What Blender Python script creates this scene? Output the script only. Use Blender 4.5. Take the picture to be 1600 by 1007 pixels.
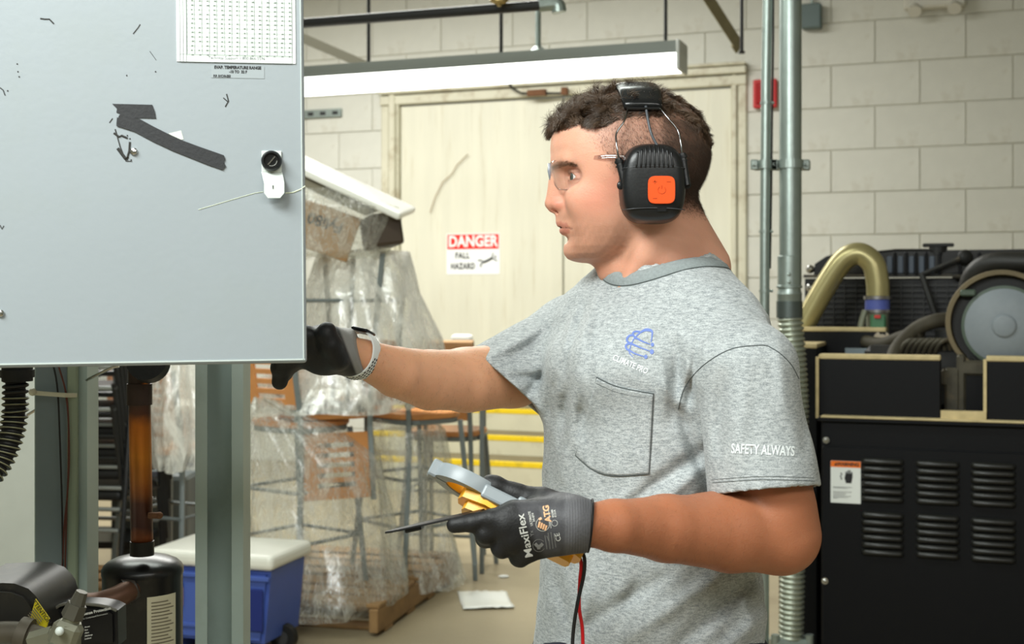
import bpy, bmesh, math, random
import numpy as np
from mathutils import Matrix, Vector, noise as mnoise
from mathutils.bvhtree import BVHTree
random.seed(7); rng = np.random.default_rng(7)
PI = math.pi
for _o in list(bpy.data.objects): bpy.data.objects.remove(_o)
SC = bpy.context.scene; COL = SC.collection

# ------------------------------------------------------------------ camera
FPX, HY, CZ = 2000.0, 470.0, 1.45
def P(px, py, Y):
    """a point of the room given by where the photograph shows it and its depth"""
    return Vector(((px - 800.0) / FPX * Y, Y, CZ + (HY - py) / FPX * Y))
cam_d = bpy.data.cameras.new('camera'); cam = bpy.data.objects.new('camera', cam_d); COL.objects.link(cam)
cam.location = (0, 0, CZ); cam.rotation_euler = (PI/2, 0, 0)
cam_d.sensor_width = 36; cam_d.lens = FPX / 1600 * 36
cam_d.shift_y = -(503.5 - HY) / 1600
cam_d.clip_start = 0.05
cam_d.dof.use_dof = True; cam_d.dof.focus_distance = 1.66; cam_d.dof.aperture_fstop = 9.0
SC.camera = cam
# ------------------------------------------------------------------ room axes
CA, SA = math.cos(math.radians(20)), math.sin(math.radians(20))
OX, OY = -0.05, 10.8
def Wp(s, t, z): return Vector((OX + s*CA + t*SA, OY - s*SA + t*CA, z))
RZ = -math.radians(20)
# ------------------------------------------------------------------ world, lamps, exposure
w = bpy.data.worlds.new('world'); SC.world = w; w.use_nodes = True
w.node_tree.nodes['Background'].inputs[0].default_value = (0.80, 0.86, 0.84, 1)
w.node_tree.nodes['Background'].inputs[1].default_value = 0.25
SC.view_settings.view_transform = 'Standard'; SC.view_settings.look = 'None'
SC.view_settings.exposure = 0.0; SC.view_settings.gamma = 1.0
SC.view_settings.use_curve_mapping = False
def area(loc, rot, sx, sy, power, col=(0.93, 1.0, 0.93)):
    d = bpy.data.lights.new('unseen_area_light', 'AREA'); d.shape = 'RECTANGLE'; d.size = sx; d.size_y = sy
    d.energy = power; d.color = col
    o = bpy.data.objects.new('unseen_area_light', d); COL.objects.link(o); o.location = loc; o.rotation_euler = rot
    return o
# unseen fluorescents: far half, over the worker, upper left; then two added fills
area(Wp(-.6, -3.2, 4.3), (0, 0, RZ), 4.5, 1.4, 400, (1.0, 1.0, 0.95))
area(Wp(1.5, -7.2, 3.4), (0, 0, RZ), 3.0, 0.5, 75)
area((-1.2, 0.1, 3.0), (math.radians(44), 0, math.radians(-36)), 1.4, 0.7, 98, (0.95, 1.0, 0.98))
area((1.3, -0.9, 2.9), (math.radians(50), 0, math.radians(18)), 1.6, 0.5, 24, (1.0, 0.98, 0.93))  # added fill from the right behind the camera, no fixture there
area((-0.2, -1.7, 2.9), (math.radians(58), 0, math.radians(4)), 2.2, 0.6, 24, (0.96, 1.0, 0.96))  # added fill behind the camera to lift the lower left

# ------------------------------------------------------------------ object helpers
MATS = {}
WM = {}          # world matrix of each parent
def lin(c):
    c = [x/255.0 for x in c]
    return tuple(x/12.92 if x <= .04045 else ((x+.055)/1.055)**2.4 for x in c) + (1.0,)
def mesh_np(name, V, F):
    m = bpy.data.meshes.new(name)
    m.from_pydata([tuple(map(float, v)) for v in V], [], [tuple(map(int, f)) for f in F]); m.update()
    return m
def props(o, label=None, cat=None, group=None, kind=None):
    if label: o['label'] = label
    if cat: o['category'] = cat
    if group: o['group'] = group
    if kind: o['kind'] = kind
    return o
def thing(name, label, cat, loc=(0,0,0), rotz=0.0, group=None, rot=None):
    o = bpy.data.objects.new(name, None); COL.objects.link(o); o.empty_display_size = .05
    M = Matrix.Translation(Vector(loc)) @ (rot.to_4x4() if rot is not None else Matrix.Rotation(rotz, 4, 'Z'))
    o.matrix_world = M; o.location = M.to_translation(); o.rotation_euler = M.to_euler()
    WM[o] = M
    return props(o, label, cat, group)
def obj(name, me, m=None, parent=None, label=None, cat=None, group=None, kind=None, smooth=False, local=False, auto=None):
    """link a mesh (bmesh, or mesh) as one object; world coordinates unless local=True"""
    if isinstance(me, bmesh.types.BMesh):
        bm = me; me = bpy.data.meshes.new(name); bm.to_mesh(me); bm.free()
    o = bpy.data.objects.new(name, me); COL.objects.link(o)
    if m is not None and len(me.materials) == 0: me.materials.append(m)
    if smooth: me.polygons.foreach_set('use_smooth', [True]*len(me.polygons))
    if auto is not None:
        me.polygons.foreach_set('use_smooth', [True]*len(me.polygons))
        me.set_sharp_from_angle(angle=math.radians(auto))
    if parent is not None:
        if not local: me.transform(WM[parent].inverted())
        o.parent = parent; WM[o] = WM[parent]
    elif not local and kind != 'structure':
        n = len(me.vertices); a = np.empty(n*3); me.vertices.foreach_get('co', a); a = a.reshape(-1, 3)
        c = (a.min(0) + a.max(0)) / 2; c[2] = a[:, 2].min()
        me.transform(Matrix.Translation(-Vector(c))); o.location = c; WM[o] = Matrix.Translation(Vector(c))
    else: WM[o] = Matrix.Identity(4)
    return props(o, label, cat, group, kind)
def inst(src, parent, loc=None, mat=None, name=None):
    o = src.copy(); COL.objects.link(o); o.parent = parent; WM[o] = WM.get(parent)
    if mat is not None: o.matrix_local = mat
    elif loc is not None: o.location = loc
    return o
def copy_tree(o, parent=None):
    c = o.copy(); COL.objects.link(c); c.parent = parent
    for ch in [x for x in o.children]: copy_tree(ch, c)
    return c
def basis(x, y, z, o=(0,0,0)):
    M = Matrix.Identity(4)
    for i, v in enumerate((x, y, z, o)):
        for j in range(3): M[j][i] = v[j]
    return M
def B(): return bmesh.new()
def box(bm, c, s, M=None, bev=0.0, seg=1, rot=None):
    """box centred c with sizes s, optionally in frame M"""
    T = Matrix.Translation(Vector(c)) @ (rot.to_4x4() if rot is not None else Matrix.Identity(4)) @ Matrix.Diagonal((s[0], s[1], s[2], 1))
    if M is not None: T = M @ T
    r = bmesh.ops.create_cube(bm, size=1.0, matrix=T)
    if bev > 0:
        ed = list({e for v in r['verts'] for e in v.link_edges})
        bmesh.ops.bevel(bm, geom=ed, offset=bev, segments=seg, affect='EDGES', profile=.5)
    return bm
def cyl(bm, a, b, r1, r2=None, seg=16, caps=True):
    a = Vector(a); b = Vector(b); r2 = r1 if r2 is None else r2
    d = b - a; q = d.to_track_quat('Z', 'Y').to_matrix().to_4x4()
    bmesh.ops.create_cone(bm, cap_ends=caps, segments=seg, radius1=r1, radius2=r2, depth=d.length,
                          matrix=Matrix.Translation((a+b)/2) @ q)
    return bm
def sph(bm, c, r, sc=(1,1,1), u=16, v=10, M=None):
    T = Matrix.Translation(Vector(c)) @ (M.to_4x4() if M is not None else Matrix.Identity(4)) @ Matrix.Diagonal((sc[0], sc[1], sc[2], 1))
    bmesh.ops.create_uvsphere(bm, u_segments=u, v_segments=v, radius=r, matrix=T); return bm
def smooth_path(pts, n=6):
    p = [Vector(x) for x in pts]; out = []
    for i in range(len(p)-1):
        p0 = p[max(i-1, 0)]; p1 = p[i]; p2 = p[i+1]; p3 = p[min(i+2, len(p)-1)]
        for k in range(n):
            t = k/n
            out.append(.5*((2*p1) + (p2-p0)*t + (2*p0-5*p1+4*p2-p3)*t*t + (-p0+3*p1-3*p2+p3)*t**3))
    out.append(p[-1]); return out
def tube(bm, pts, r, seg=10, n=0, caps=True, flat=None, up=None, closed=False):
    """sweep a round (or flat=(rx,ry)) section along pts; r number or list or function of 0..1"""
    pts = smooth_path(pts, n) if n else [Vector(x) for x in pts]
    L = len(pts); rings = []
    T = [(pts[(i+1) % L if closed else min(i+1, L-1)] - pts[(i-1) % L if closed else max(i-1, 0)]).normalized() for i in range(L)]
    ref = Vector(up) if up is not None else (Vector((0,0,1)) if abs(T[0].z) < .9 else Vector((1,0,0)))
    nrm = (ref - T[0]*ref.dot(T[0])).normalized()
    for i in range(L):
        if up is None or i == 0: nrm = (nrm - T[i]*nrm.dot(T[i])).normalized()
        else:
            ref = Vector(up); nrm = (ref - T[i]*ref.dot(T[i])).normalized()
        bn = T[i].cross(nrm)
        rr = r(i/(L-1)) if callable(r) else (r[i] if isinstance(r, (list, tuple)) else r)
        ring = []
        for k in range(seg):
            a = 2*PI*k/seg
            if flat: x, y = math.cos(a), math.sin(a); e = .55; x = math.copysign(abs(x)**e, x)*flat[0]; y = math.copysign(abs(y)**e, y)*flat[1]
            else: x, y = math.cos(a)*rr, math.sin(a)*rr
            ring.append(bm.verts.new(pts[i] + bn*x + nrm*y))
        rings.append(ring)
    for i in range(L if closed else L-1):
        A, C = rings[i], rings[(i+1) % L]
        for k in range(seg): bm.faces.new((A[k], A[(k+1) % seg], C[(k+1) % seg], C[k]))
    if caps and not closed:
        bm.faces.new(list(reversed(rings[0]))); bm.faces.new(rings[-1])
    return bm
def lathe(bm, prof, M=None, seg=32):
    """prof: list of (r, z) revolved about z of frame M"""
    M = M or Matrix.Identity(4); rings = []
    for r, z in prof:
        rings.append([bm.verts.new(M @ Vector((r*math.cos(2*PI*k/seg), r*math.sin(2*PI*k/seg), z))) for k in range(seg)])
    for i in range(len(rings)-1):
        for k in range(seg): bm.faces.new((rings[i][k], rings[i][(k+1) % seg], rings[i+1][(k+1) % seg], rings[i+1][k]))
    bm.faces.new(list(reversed(rings[0]))); bm.faces.new(rings[-1]); return bm
def prism(bm, poly, d, M=None, bev=0):
    """polygon (x,y) extruded by d along z of frame M"""
    M = M or Matrix.Identity(4)
    a = [bm.verts.new(M @ Vector((x, y, 0))) for x, y in poly]; b = [bm.verts.new(M @ Vector((x, y, d))) for x, y in poly]
    n = len(poly)
    fs = [bm.faces.new(list(reversed(a))), bm.faces.new(b)]
    for k in range(n): fs.append(bm.faces.new((a[k], a[(k+1) % n], b[(k+1) % n], b[k])))
    bmesh.ops.recalc_face_normals(bm, faces=fs)
    if bev: bmesh.ops.bevel(bm, geom=[e for f in fs[:2] for e in f.edges], offset=bev, segments=2, affect='EDGES')
    return bm
def text_mesh(s, size, bold=0.0, align='CENTER', depth=0.0, sx=1.0, space=1.0):
    cu = bpy.data.curves.new('lettering', 'FONT'); cu.body = s; cu.size = size; cu.align_x = align; cu.align_y = 'CENTER'
    cu.offset = bold; cu.extrude = depth; cu.resolution_u = 3; cu.space_character = space
    o = bpy.data.objects.new('lettering', cu); COL.objects.link(o)
    dg = bpy.context.evaluated_depsgraph_get(); dg.update()
    me = bpy.data.meshes.new_from_object(o.evaluated_get(dg)); bpy.data.objects.remove(o)
    me.transform(Matrix.Diagonal((sx, 1, 1, 1))); me.materials.clear(); return me
def lettering(s, size, M, m, parent, bold=0.0, align='CENTER', sx=1.0, label=None, space=1.0, name='lettering'):
    me = text_mesh(s, size, bold, align, .0003, sx, space); me.transform(M)
    return obj(name, me, m, parent, label)

# ------------------------------------------------------------------ materials
def mat(name, col, rough=.5, metal=0.0, var=0.0, vscale=8.0, bump=0.0, bscale=60.0, col2=None, spec=.5,
        trans=0.0, ior=1.45, stretch=(1,1,1), stain=None, sscale=2.0, samt=.5, emit=0, coat=0, attr=None, sss=0.0, detail=4, coords='Object', sthr=(.52, .68)):
    m = bpy.data.materials.new(name); m.use_nodes = True; nt = m.node_tree; N = nt.nodes; L = nt.links
    b = N['Principled BSDF']; c = lin(col) if max(col) > 1.01 else tuple(col)[:3]+(1,)
    b.inputs['Base Color'].default_value = c; b.inputs['Roughness'].default_value = rough
    b.inputs['Metallic'].default_value = metal; b.inputs['IOR'].default_value = ior
    b.inputs['Transmission Weight'].default_value = trans; b.inputs['Specular IOR Level'].default_value = spec
    b.inputs['Coat Weight'].default_value = coat
    if sss: b.inputs['Subsurface Weight'].default_value = sss; b.inputs['Subsurface Radius'].default_value = (.012, .005, .003); b.inputs['Subsurface Scale'].default_value = 1.0
    if emit: b.inputs['Emission Color'].default_value = c; b.inputs['Emission Strength'].default_value = emit
    tc = N.new('ShaderNodeTexCoord'); mp = N.new('ShaderNodeMapping'); mp.inputs['Scale'].default_value = stretch
    L.new(tc.outputs[coords], mp.inputs[0]); src = None
    if attr:
        a = N.new('ShaderNodeVertexColor'); a.layer_name = attr; src = a.outputs[0]
    if var or col2:
        n = N.new('ShaderNodeTexNoise'); n.inputs['Scale'].default_value = vscale; n.inputs['Detail'].default_value = detail
        L.new(mp.outputs[0], n.inputs[0])
        if col2:
            r = N.new('ShaderNodeValToRGB'); r.color_ramp.elements[0].color = c; r.color_ramp.elements[1].color = lin(col2)
            r.color_ramp.elements[0].position = .38; r.color_ramp.elements[1].position = .62
            L.new(n.outputs[0], r.inputs[0]); src = r.outputs[0]
        if var:
            mr = N.new('ShaderNodeMapRange'); mr.inputs[1].default_value = .25; mr.inputs[2].default_value = .75
            mr.inputs[3].default_value = 1-var; mr.inputs[4].default_value = 1+var; L.new(n.outputs[0], mr.inputs[0])
            mx = N.new('ShaderNodeVectorMath'); mx.operation = 'SCALE'
            if src: L.new(src, mx.inputs[0])
            else: mx.inputs[0].default_value = c[:3]
            L.new(mr.outputs[0], mx.inputs['Scale']); src = mx.outputs[0]
    if stain:
        n2 = N.new('ShaderNodeTexNoise'); n2.inputs['Scale'].default_value = sscale; n2.inputs['Detail'].default_value = 8; n2.inputs['Roughness'].default_value = .65
        L.new(mp.outputs[0], n2.inputs[0]); r2 = N.new('ShaderNodeMapRange'); r2.inputs[1].default_value = sthr[0]; r2.inputs[2].default_value = sthr[1]
        r2.inputs[4].default_value = samt; L.new(n2.outputs[0], r2.inputs[0])
        mm = N.new('ShaderNodeMix'); mm.data_type = 'RGBA'; L.new(r2.outputs[0], mm.inputs[0])
        if src: L.new(src, mm.inputs[6])
        else: mm.inputs[6].default_value = c
        mm.inputs[7].default_value = lin(stain); src = mm.outputs[2]
    if src: L.new(src, b.inputs['Base Color'])
    if bump:
        nb = N.new('ShaderNodeTexNoise'); nb.inputs['Scale'].default_value = bscale; nb.inputs['Detail'].default_value = 5
        L.new(mp.outputs[0], nb.inputs[0]); bp = N.new('ShaderNodeBump'); bp.inputs['Strength'].default_value = bump; bp.inputs['Distance'].default_value = .01
        L.new(nb.outputs[0], bp.inputs['Height']); L.new(bp.outputs[0], b.inputs['Normal'])
    MATS[name] = m; return m

# ------------------------------------------------------------------ implicit surfaces (one continuous skin)
def seg_d(Q, a, b, r1, r2):
    a = np.asarray(a, np.float32); b = np.asarray(b, np.float32); ba = b-a
    h = np.clip(((Q-a) @ ba) / max(float(ba @ ba), 1e-9), 0, 1)
    return np.sqrt((((Q-a) - h[:, None]*ba)**2).sum(1)) - (r1 + (r2-r1)*h)
def ell(Q, c, r, R=None):
    q = Q - np.asarray(c, np.float32)
    if R is not None: q = q @ np.asarray(R, np.float32)
    r = np.asarray(r, np.float32); k0 = np.sqrt(((q/r)**2).sum(1)); k1 = np.sqrt(((q/(r*r))**2).sum(1)) + 1e-9
    return k0*(k0-1.0)/k1
def smin(a, b, k):
    h = np.clip(.5 + .5*(b-a)/k, 0, 1); return b + (a-b)*h - k*h*(1-h)
def smax(a, b, k): return -smin(-a, -b, k)
def chain(Q, pts, rs, k=.01):
    d = None
    for i in range(len(pts)-1):
        e = seg_d(Q, pts[i], pts[i+1], rs[i], rs[i+1]); d = e if d is None else smin(d, e, k)
    return d
def axis(*spans):
    """non-uniform grid coordinates: (lo, hi, step) spans"""
    out = []
    for lo, hi, h in spans: out.append(np.arange(lo, hi - h*.5, h))
    out.append([spans[-1][1]]); return np.concatenate(out).astype(np.float32)
def sdf_mesh(name, f, ax, c=5):
    X, Y, Z = ax; n = (len(X), len(Y), len(Z))
    ci = [np.unique(np.append(np.arange(0, m, c), m-1)) for m in n]
    g = np.meshgrid(X[ci[0]], Y[ci[1]], Z[ci[2]], indexing='ij')
    Fc = f(np.stack([a.ravel() for a in g], 1)).reshape(g[0].shape)
    hm = max(np.diff(X).max(), np.diff(Y).max(), np.diff(Z).max())*c
    near = np.abs(Fc) < hm*1.25
    d = near.copy()
    for axn in range(3):
        s = np.zeros_like(d); sl = [slice(None)]*3; sr = [slice(None)]*3; sl[axn] = slice(1, None); sr[axn] = slice(None, -1)
        s[tuple(sl)] |= d[tuple(sr)]; s[tuple(sr)] |= d[tuple(sl)]; d |= s
    ii = [np.minimum(np.round(np.arange(m)/c).astype(int), len(cc)-1) for m, cc in zip(n, ci)]
    F = np.sign(Fc)[np.ix_(*ii)].astype(np.float32)
    act = near[np.ix_(*ii)]
    idx = np.argwhere(act)
    for s0 in range(0, len(idx), 400000):
        q = idx[s0:s0+400000]
        F[q[:, 0], q[:, 1], q[:, 2]] = f(np.stack([X[q[:, 0]], Y[q[:, 1]], Z[q[:, 2]]], 1).astype(np.float32))
    S = F < 0
    cnt = np.zeros((n[0]-1, n[1]-1, n[2]-1), np.int8)
    for i in (0, 1):
        for j in (0, 1):
            for k in (0, 1): cnt += S[i:n[0]-1+i, j:n[1]-1+j, k:n[2]-1+k]
    cells = np.argwhere((cnt > 0) & (cnt < 8)); vid = np.full(cnt.shape, -1, np.int32)
    vid[cells[:, 0], cells[:, 1], cells[:, 2]] = np.arange(len(cells))
    acc = np.zeros((len(cells), 3)); num = np.zeros(len(cells)); ci_, cj_, ck_ = cells.T
    for axn in range(3):
        o1, o2 = [q for q in range(3) if q != axn]
        for u in (0, 1):
            for v in (0, 1):
                off = [0, 0, 0]; off[o1] = u; off[o2] = v; A = (ci_+off[0], cj_+off[1], ck_+off[2])
                off[axn] = 1; Bq = (ci_+off[0], cj_+off[1], ck_+off[2])
                fa, fb = F[A], F[Bq]; cr = (fa < 0) != (fb < 0); t = np.where(cr, fa/np.where(cr, fa-fb, 1), 0)
                pa = np.stack([X[A[0]], Y[A[1]], Z[A[2]]], 1); pb = np.stack([X[Bq[0]], Y[Bq[1]], Z[Bq[2]]], 1)
                acc += np.where(cr[:, None], pa + (pb-pa)*t[:, None], 0); num += cr
    V = acc/num[:, None]; quads = []
    for axn in range(3):
        o1, o2 = (axn+1) % 3, (axn+2) % 3
        sl = [slice(None)]*3; sr = [slice(None)]*3; sl[axn] = slice(0, -1); sr[axn] = slice(1, None)
        cr = S[tuple(sl)] != S[tuple(sr)]; e = np.argwhere(cr)
        e = e[(e[:, o1] > 0) & (e[:, o2] > 0) & (e[:, o1] < n[o1]-1) & (e[:, o2] < n[o2]-1)]
        ins = S[e[:, 0], e[:, 1], e[:, 2]]
        def cid(d1, d2):
            q = e.copy(); q[:, o1] -= d1; q[:, o2] -= d2; return vid[q[:, 0], q[:, 1], q[:, 2]]
        q = np.stack([cid(1, 1), cid(0, 1), cid(0, 0), cid(1, 0)], 1); q[~ins] = q[~ins][:, ::-1]
        quads.append(q)
    Q = np.concatenate(quads); Q = Q[(Q >= 0).all(1)]
    # light relaxation
    for it in range(2):
        s = np.zeros_like(V); k = np.zeros(len(V))
        for a in range(4):
            np.add.at(s, Q[:, a], V[Q[:, (a+1) % 4]]); np.add.at(k, Q[:, a], 1)
        nb = s/np.maximum(k, 1)[:, None]; V = V + (.35 if it == 0 else -.3)*(nb-V)
    m = bpy.data.meshes.new(name); m.vertices.add(len(V)); m.vertices.foreach_set('co', V.astype(np.float32).ravel())
    m.loops.add(len(Q)*4); m.loops.foreach_set('vertex_index', Q.astype(np.int32).ravel())
    m.polygons.add(len(Q)); m.polygons.foreach_set('loop_start', np.arange(0, len(Q)*4, 4, dtype=np.int32))
    m.polygons.foreach_set('use_smooth', np.ones(len(Q), bool)); m.update(calc_edges=True); m.validate()
    return m
def set_col(me, fn, name='Col'):
    n = len(me.vertices); a = np.empty(n*3, np.float32); me.vertices.foreach_get('co', a)
    c = fn(a.reshape(-1, 3)); ca = me.color_attributes.new(name, 'FLOAT_COLOR', 'POINT')
    out = np.ones((n, 4), np.float32); out[:, :3] = c; ca.data.foreach_set('color', out.ravel())
def np_noise(Q, sc, seed=0):
    """cheap smooth noise -1..1 from summed sines"""
    r = np.random.default_rng(seed); v = 0
    for i in range(6):
        k = r.normal(size=3); k /= np.linalg.norm(k); v = v + np.sin((Q*sc) @ (k*(1+.45*i)) + r.uniform(0, 6.28))/ (1+.3*i)
    return v/3.0
# ================================================================== materials used in several places
M_white = mat('painted_block', (214, 214, 198), .55, var=.05, vscale=3, bump=.25, bscale=45, stain=(150, 138, 112), sscale=2.2, samt=.5, coords='Generated')
M_white = mat('painted_block', (208, 208, 198), .55, var=.05, vscale=5, bump=.3, bscale=70, stain=(158, 146, 120), sscale=3.0, samt=.45, sthr=(.56, .75))
M_mortar = mat('mortar', (196, 194, 178), .8, var=.1, vscale=9)
M_floor = mat('concrete', (152, 140, 114), .42, var=.10, vscale=1.6, bump=.12, bscale=30, stain=(112, 98, 74), sscale=.9, samt=.5)
M_galv = mat('galvanised_steel', (152, 163, 158), .38, metal=.75, var=.10, vscale=14, bump=.05)
M_black = mat('black_paint', (22, 23, 25), .45, var=.1, bump=.05)
M_rubber = mat('black_rubber', (26, 26, 25), .55, bump=.1, bscale=200)
M_dust = mat('tan_dust', (200, 182, 138), .9, var=.15, vscale=30)
M_dustblack = mat('dusty_black', (40, 40, 38), .6, var=.2, vscale=6, stain=(120, 106, 80), sscale=5, samt=.5)
M_chrome = mat('bright_metal', (200, 200, 198), .18, metal=1)
M_rust = mat('rust_brown', (110, 74, 48), .8, var=.3, vscale=20)
M_paper = mat('white_paper', (235, 238, 234), .6)
M_dark = mat('dark_ink', (30, 30, 32), .6)

# ================================================================== floor, roof, walls
bm = B(); box(bm, Wp(1, -6, -.05), (16, 13.5, .1), rot=Matrix.Rotation(RZ, 3, 'Z'))
obj('floor', bm, M_floor, kind='structure')
M_ceil = mat('roof_deck', (172, 172, 160), .8, var=.08, vscale=2)
bm = B(); box(bm, Wp(1, -6, 4.75), (16, 13.5, .1), rot=Matrix.Rotation(RZ, 3, 'Z')); obj('ceiling', bm, M_ceil, kind='structure')
M_side = mat('painted_wall', (196, 196, 182), .65, var=.06, vscale=3)
for nm, s, t, sx, sy in (('wall_left', -7.05, -6, .1, 13.5), ('wall_right', 8.6, -6, .1, 13.5), ('wall_front', 1, -12.6, 16, .1)):
    bm = B(); box(bm, Wp(s, t, 2.35), (sx, sy, 4.7), rot=Matrix.Rotation(RZ, 3, 'Z')); obj(nm, bm, M_side, kind='structure')

FW = basis((CA, -SA, 0), (0, 0, 1), (-SA, -CA, 0))        # wall frame: x along, y up, z towards the room
def wall_px(px, py, off=0.0):
    """(s, z) of the far wall seen at px, py"""
    k = (px-800)/FPX; ox, oy = OX - off*SA, OY - off*CA
    s = (oy*k - ox)/(CA + SA*k); Y = oy - s*SA
    return s, CZ + (HY-py)/FPX*Y
def WM4(s, z, off): # matrix at wall point, facing the room
    p = Wp(s, -off, z); return Matrix.Translation(p) @ FW
D0 = wall_px(600, 300)[0]; D1 = wall_px(1164, 300)[0]; DT = wall_px(880, 128)[1]
# mortar bed (a real wall with a door opening) and the blocks in front of it
bm = B()
R3 = Matrix.Rotation(RZ, 3, 'Z')
for s0, s1, z0, z1 in ((-7, D0, 0, 4.7), (D1, 8.5, 0, 4.7), (D0, D1, DT, 4.7)):
    box(bm, Wp((s0+s1)/2, .10, (z0+z1)/2), (s1-s0, .2, z1-z0), rot=R3)
wall = obj('wall_back', bm, M_mortar, kind='structure')
BH = .327; BW = .654; zj = CZ + (HY-369)/FPX*10.0
zj0 = zj - math.floor(zj/BH)*BH - BH
s_ref = wall_px(1299, 270)[0]
blk = {}
def block_mesh(w_, h_):
    k = (round(w_, 3), round(h_, 3))
    if k not in blk:
        bm = B(); box(bm, (0, 0, 0), (w_-.006, .03, h_-.006), bev=.004); me = bpy.data.meshes.new('block'); bm.to_mesh(me); bm.free()
        me.materials.append(M_white); blk[k] = me
    return blk[k]
nb = 0
row = 0; z = zj0
while z < 4.6:
    s = s_ref - BW*12 + (BW/2 if (round((zj-z)/BH) % 2 == 0) else 0)
    while s < 7.2:
        a, e = s, s+BW; z0, z1 = max(z, 0), min(z+BH, 4.68)
        segs = [(a, e)]
        if z0 < DT - .02 and e > D0 and a < D1:
            segs = [q for q in ((a, D0), (D1, e)) if q[1]-q[0] > .05 and q[0] >= a-1e-6 and q[1] <= e+1e-6]
        for a2, e2 in segs:
            if e2 < -3.3 or a2 > 6.2: continue
            if (z1 - z0) < .05: continue
            o = bpy.data.objects.new('block', block_mesh(e2-a2, z1-z0)); COL.objects.link(o); o.parent = wall
            jx = random.uniform(-.0015, .0015)
            o.matrix_local = Matrix.Translation(Wp((a2+e2)/2, .004+jx, (z0+z1)/2)) @ Matrix.Rotation(RZ, 4, 'Z'); nb += 1
        s = e
    z += BH
print('blocks', nb)

# ================================================================== the cold-room door
M_cream = mat('cream_enamel', (220, 218, 200), .30, var=.05, vscale=2, stretch=(6, 6, .5), stain=(168, 150, 108), sscale=3.2, samt=.30, sthr=(.56, .74), bump=.08, bscale=5)
M_cream2 = mat('cream_trim', (208, 205, 184), .45, var=.06, vscale=4, stain=(140, 118, 78), sscale=6, samt=.5)
dr = thing('door_1', None, None, Wp((D0+D1)/2, -.02, 0), RZ); dr['kind'] = 'structure'
zs = .77; seam = wall_px(880, 300)[0]; iL = wall_px(626, 300)[0]; iR = wall_px(1143, 300)[0]; iT = wall_px(880, 152)[1]
for a, e in ((iL, seam-.006), (seam+.006, iR)):
    bm = B(); box(bm, Wp((a+e)/2, .03, (zs+iT)/2), (e-a, .06, iT-zs), rot=R3, bev=.006); obj('door_leaf', bm, M_cream, dr)
for (a, e, t) in ((D0-.02, D0+.06, .02), (D0+.07, iL-.03, -.02), (iL-.028, iL-.004, .0), (iR+.004, iR+.05, .0), (iR+.055, D1+.02, .01)):
    bm = B(); box(bm, Wp((a+e)/2, t, (zs+iT+.05)/2), (abs(e-a), .09, iT+.05-zs+.1), rot=R3, bev=.01); obj('door_jamb', bm, M_cream2, dr)
for (z0, z1, t) in ((iT+.01, iT+.09, .0), (iT+.10, DT+.03, -.03), (DT+.035, DT+.06, -.05)):
    bm = B(); box(bm, Wp((D0+D1)/2, t, (z0+z1)/2), (D1-D0+.04, .10, z1-z0), rot=R3, bev=.008); obj('door_head', bm, M_cream2, dr)
bm = B(); box(bm, Wp((D0+D1)/2, .02, zs/2), (D1-D0-.01, .12, zs-.01), rot=R3); obj('sill', bm, M_cream2, dr)
M_crack = mat('brown_crack', (150, 122, 80), .8)
def wtube(px_pts, r, off, m, name, parent, **k):
    pts = []
    for x, y in px_pts:
        s, z_ = wall_px(x, y, off); pts.append(Wp(s, -off, z_))
    bm = B(); tube(bm, pts, r, seg=6); return obj(name, bm, m, parent, **k)
wtube([(672, 332), (680, 308), (692, 284), (706, 272), (714, 258), (731, 241)], .0038, .021, M_crack, 'crack', dr)
wtube([(790, 122), (800, 138), (815, 146), (882, 146)], .010, .10, M_rubber, 'cable', dr)
bm = B(); s_, z_ = wall_px(845, 148); box(bm, Wp(s_, -.10, z_), (.16, .04, .05), rot=R3); box(bm, Wp(wall_px(888, 150)[0], -.10, z_), (.05, .05, .06), rot=R3); obj('hinge', bm, M_rust, dr)

# danger sign on the door leaf
M_sign = mat('sign_white', (244, 246, 244), .35); M_red = mat('sign_red', (228, 44, 34), .35)
s0, z1 = wall_px(698, 366, .0); s1, z0 = wall_px(781, 429, .0)
sw, sh = s1-s0, z1-z0
sg = thing('danger_sign', 'red and white danger fall hazard sign on the cream door', 'sign', Wp((s0+s1)/2, -.002, z0), RZ)
Ms = WM4((s0+s1)/2, (z0+z1)/2, -.002) 
bm = B(); box(bm, (0, 0, .003), (sw, sh, .006), M=Ms, bev=.002); obj('sign_panel', bm, M_sign, sg)
bm = B(); box(bm, (0, sh*.30, .0065), (sw*.965, sh*.36, .003), M=Ms, bev=.001); obj('red_band', bm, M_red, sg)
def on(M, x, y, z): return M @ Matrix.Translation((x, y, z))
lettering('DANGER', sh*.37, on(Ms, 0, sh*.30, .0085), M_sign, sg, bold=.004, sx=.86)
lettering('FALL', sh*.20, on(Ms, -sw*.20, -sh*.04, .0065), M_dark, sg, bold=.003, space=1.15, sx=.8)
lettering('HAZARD', sh*.20, on(Ms, -sw*.19, -sh*.30, .0065), M_dark, sg, bold=.003, space=1.1, sx=.74)
bm = B(); u = sw*.01
def fig(pts, r): tube(bm, [Ms @ Vector((x*sw, y*sh, .007)) for x, y in pts], r, seg=6)
fig([(.20, -.20), (.28, -.16), (.36, -.10)], .010); sph(bm, Ms @ Vector((.42*sw, -.07*sh, .008)), .009)
fig([(.36, -.10), (.37, -.02), (.38, .02)], .005); fig([(.36, -.11), (.42, -.14), (.45, -.18)], .005)
fig([(.20, -.20), (.15, -.15), (.10, -.16)], .006); fig([(.20, -.20), (.15, -.25), (.15, -.32)], .006)
obj('falling_figure', bm, M_dark, sg)

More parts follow.
